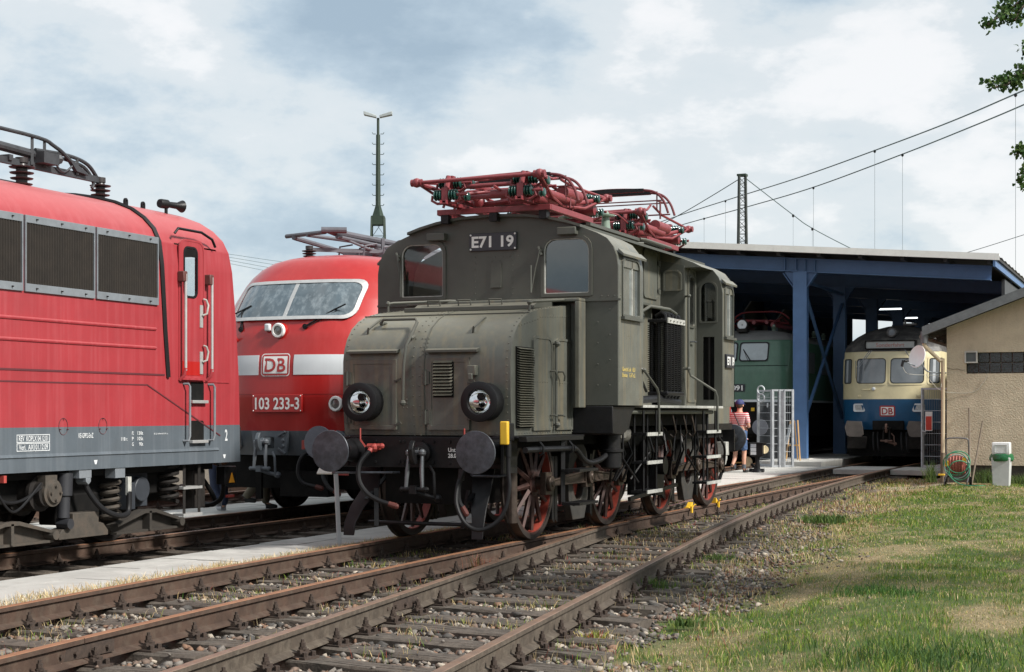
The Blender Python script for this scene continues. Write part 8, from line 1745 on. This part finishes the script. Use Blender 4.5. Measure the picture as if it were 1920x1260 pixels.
def leaf_cloud(name, centres, n_per, rad, ls, seed, parent, cols):
    r = np.random.default_rng(seed); C_ = np.array(centres); P = np.repeat(C_, n_per, 0); n = len(P)
    R_ = np.repeat(np.array(rad if hasattr(rad, '__len__') else [rad]*len(C_)), n_per)
    q = r.normal(0, 1, (n, 3)); q /= np.linalg.norm(q, axis=1)[:, None]; P = P+q*(R_*r.uniform(.1, 1, n)**.6)[:, None]
    u = r.normal(0, 1, (n, 3)); u /= np.linalg.norm(u, axis=1)[:, None]; w = np.cross(u, r.normal(0, 1, (n, 3))); w /= np.linalg.norm(w, axis=1)[:, None]
    l = r.uniform(.6, 1.2, n)[:, None]*ls; nn = np.cross(u, w)*l*.18
    shp = [(0, 0, 0), (.3, .28, 1), (.62, .34, .6), (1, 0, -.4), (.62, -.34, .6), (.3, -.28, 1)]
    V = np.stack([P+u*l*a+w*l*b_+nn*c for a, b_, c in shp], 1); base = (np.arange(n)*6)[:, None]
    T = np.concatenate([base+np.array([[0, 1, 5]]), base+np.array([[1, 2, 4]]), base+np.array([[1, 4, 5]]), base+np.array([[2, 3, 4]])], 1).reshape(-1, 3).astype(np.int32)
    me = bpy.data.meshes.new(name); me.vertices.add(n*6); me.vertices.foreach_set('co', (V-C_.mean(0)).astype(np.float32).ravel()); me.loops.add(T.size); me.loops.foreach_set('vertex_index', T.ravel()); me.polygons.add(len(T)); me.polygons.foreach_set('loop_start', np.arange(0, T.size, 3, dtype=np.int32)); me.update(calc_edges=True)
    at = me.color_attributes.new('tint', 'FLOAT_COLOR', 'POINT'); cc = np.array(cols)[r.integers(0, len(cols), n)]*r.uniform(.7, 1.3, (n, 1)); at.data.foreach_set('color', np.repeat(np.concatenate([cc, np.ones((n, 1))], 1), 6, 0).astype(np.float32).ravel())
    me.materials.append(M_blade); o = bpy.data.objects.new(name, me); COL.objects.link(o); o.location = [float(t) for t in C_.mean(0)]; setparent(o, parent); return o
cen, rad = [], []
r_ = random.Random(4)
def twig(a, b_, n, sp, rr):
    for i in range(n):
        t = i/(n-1); cen.append((a[0]+(b_[0]-a[0])*t+r_.uniform(-sp, sp), a[1]+(b_[1]-a[1])*t+r_.uniform(-sp, sp), a[2]+(b_[2]-a[2])*t+r_.uniform(-sp, sp))); rad.append(rr*r_.uniform(.6, 1.3))
PX = lambda px, py, d: tuple(pix(px, py, d))
tw = MB()
for P in ([(2050, -60, 12.6), (1930, -8, 12.2), (1890, 20, 12), (1852, 45, 11.8)], [(2000, -60, 12.4), (1925, 5, 12), (1902, 38, 11.9)], [(2060, 60, 12.4), (1940, 120, 12), (1905, 150, 11.9), (1862, 165, 11.8)], [(2060, 60, 12.4), (1930, 130, 12), (1886, 146, 11.9)], [(2060, 200, 12.4), (1945, 265, 12), (1905, 290, 11.8)], [(2060, 230, 12.4), (1940, 310, 12), (1908, 338, 11.8)], [(2000, 60, 12.4), (1918, 98, 12)]):
    tip = Vector([(0, 13.6, 4.9), (.1, 13.4, 4.1), (.2, 13.4, 3.4)][0 if P[0][1] < 0 else (1 if P[0][1] < 100 else 2)]); W_ = [tip]+[pix(*q) for q in P]; tw.tube(W_, .009, 5, smooth=4)
    for a, b_ in zip(W_[:-1], W_[1:]): twig(a, b_, max(6, int((b_-a).length/.07)), .035 if a != W_[0] else .09, .062 if a != W_[0] else .10)
tw.build('twig', M_bark, TR)
LG = [(.045, .095, .022), (.065, .12, .03), (.03, .07, .02), (.09, .14, .04)]
leaf_cloud('leaves', cen, 24, rad, .042, 3, TR, LG)
cen, rad = [], []
for a, b_, c in tips:
    for i in range(9): 
        t = .35+.65*i/8; q = [b_[j]+(c[j]-b_[j])*t for j in range(3)]
        if q[0] > -.5 or q[1] > 14: cen.append(tuple(q[j]+r_.uniform(-.5, .5) for j in range(3))); rad.append(r_.uniform(.4, .8))
cen2 = [(c, q) for c, q in zip(cen, rad) if c[0] > -.25]
leaf_cloud('crown', [c for c, _ in cen2], 330, [q for _, q in cen2], .10, 5, TR, LG)
# green weeds and bushes by the building, tufts beside the track
def tuft(name, label, c, h, n, cat='plant', cols=LG, sp=.12, grp=None, w=.012):
    r = np.random.default_rng(int(abs(c[0]*100+c[1]*37))); xs = c[0]+r.normal(0, sp, n); ys = c[1]+r.normal(0, sp, n)
    cc = np.array(cols)[r.integers(0, len(cols), n)]*r.uniform(.8, 1.35, (n, 1)); o = blades(n, xs, ys, xs*0+c[2], r.uniform(.4, 1, n)*h, r.uniform(.5, 1.2, n)*w, cc, 3, name, .8)
    me = o.data; m4 = Matrix.Translation((-c[0], -c[1], -c[2])); me.transform(m4); o.location = c; tag(o, label, cat, grp); return o
TG = [(.075, .125, .03), (.11, .155, .04), (.055, .10, .03)]
tuft('weed', 'bushy green weed by the foot of the downpipe', (-5.14, 36.55, -.1), .62, 120, cols=TG, sp=.06)
tuft('weed', 'green weeds at the base of the plaster wall between the tool handles and the bin', (-3.95, 36.7, -.1), .42, 260, cols=TG, sp=.16)
tuft('weed', 'low green weeds at the wall foot right of the litter bin', (-3.1, 36.7, -.1), .30, 260, cols=TG, sp=.18)
tuft('grass_tuft', 'bright green grass tuft on gravel in the middle distance beside the outer rail', (-4.75, 23.0, -.13), .16, 420, 'grass tuft', TG, .16, w=.02)
tuft('grass_tuft', 'small green tuft beside the outer rail, nearer than the bright one', (-4.75, 17.2, -.2), .13, 160, 'grass tuft', TG, .09, w=.012)
tuft('grass_tuft', 'leafy green clump among stones below the rail fastenings in the middle', (-4.55, 14.2, -.2), .16, 150, 'grass tuft', TG, .10, w=.012)
tuft('grass_tuft', 'single yellow green plant with a red leaf beside the nearest rail', (-3.95, 10.9, -.22), .12, 60, 'grass tuft', [(.2, .24, .04), (.3, .3, .05), (.25, .05, .03)], .03, w=.014)
tuft('grass_tuft', 'broad green weed on stones near the turf edge in the foreground', (-3.55, 11.9, -.2), .10, 80, 'grass tuft', TG, .05, w=.018)
tuft('red_weed', 'reddish spindly weed in front of the green engine between two rails', (-6.65, 14.9, -.2), .28, 80, 'plant', [(.25, .08, .05), (.14, .10, .04), (.3, .12, .08)], .06, w=.008)
tuft('grass_tuft', 'thick lush green clump at the right edge of the foreground turf', (-1.55, 10.3, -.13), .15, 900, 'grass tuft', [(.06, .115, .03), (.08, .14, .035), (.045, .09, .03)], .30, w=.009)
tuft('grass_tuft', 'dark green clump higher up at the right of the turf', (-2.35, 14.0, -.13), .11, 500, 'grass tuft', [(.05, .12, .03), (.07, .14, .03)], .20, w=.010)
# ================================================================ far tree belt on the horizon
cen, rad = [], []
r_ = random.Random(8)
for i in range(230):
    x = -260+i*2.0; y = 210+25*math.sin(i*.13)+r_.uniform(-10, 10)
    for k in range(2): cen.append((x+r_.uniform(-2, 2), y, r_.uniform(1.5, 6.5))); rad.append(r_.uniform(2.5, 4.5))
tb = thing('x', 'x', 'x', (0, 0, 0)); o_ = leaf_cloud('distant_wood', cen, 60, rad, 1.5, 9, tb, [(.03, .055, .02), (.045, .07, .025), (.025, .045, .02)]); o_.parent = None; o_.location = Vector(np.array(cen).mean(0).tolist()); bpy.data.objects.remove(tb); tag(o_, 'distant belt of trees on the horizon', kind='stuff')
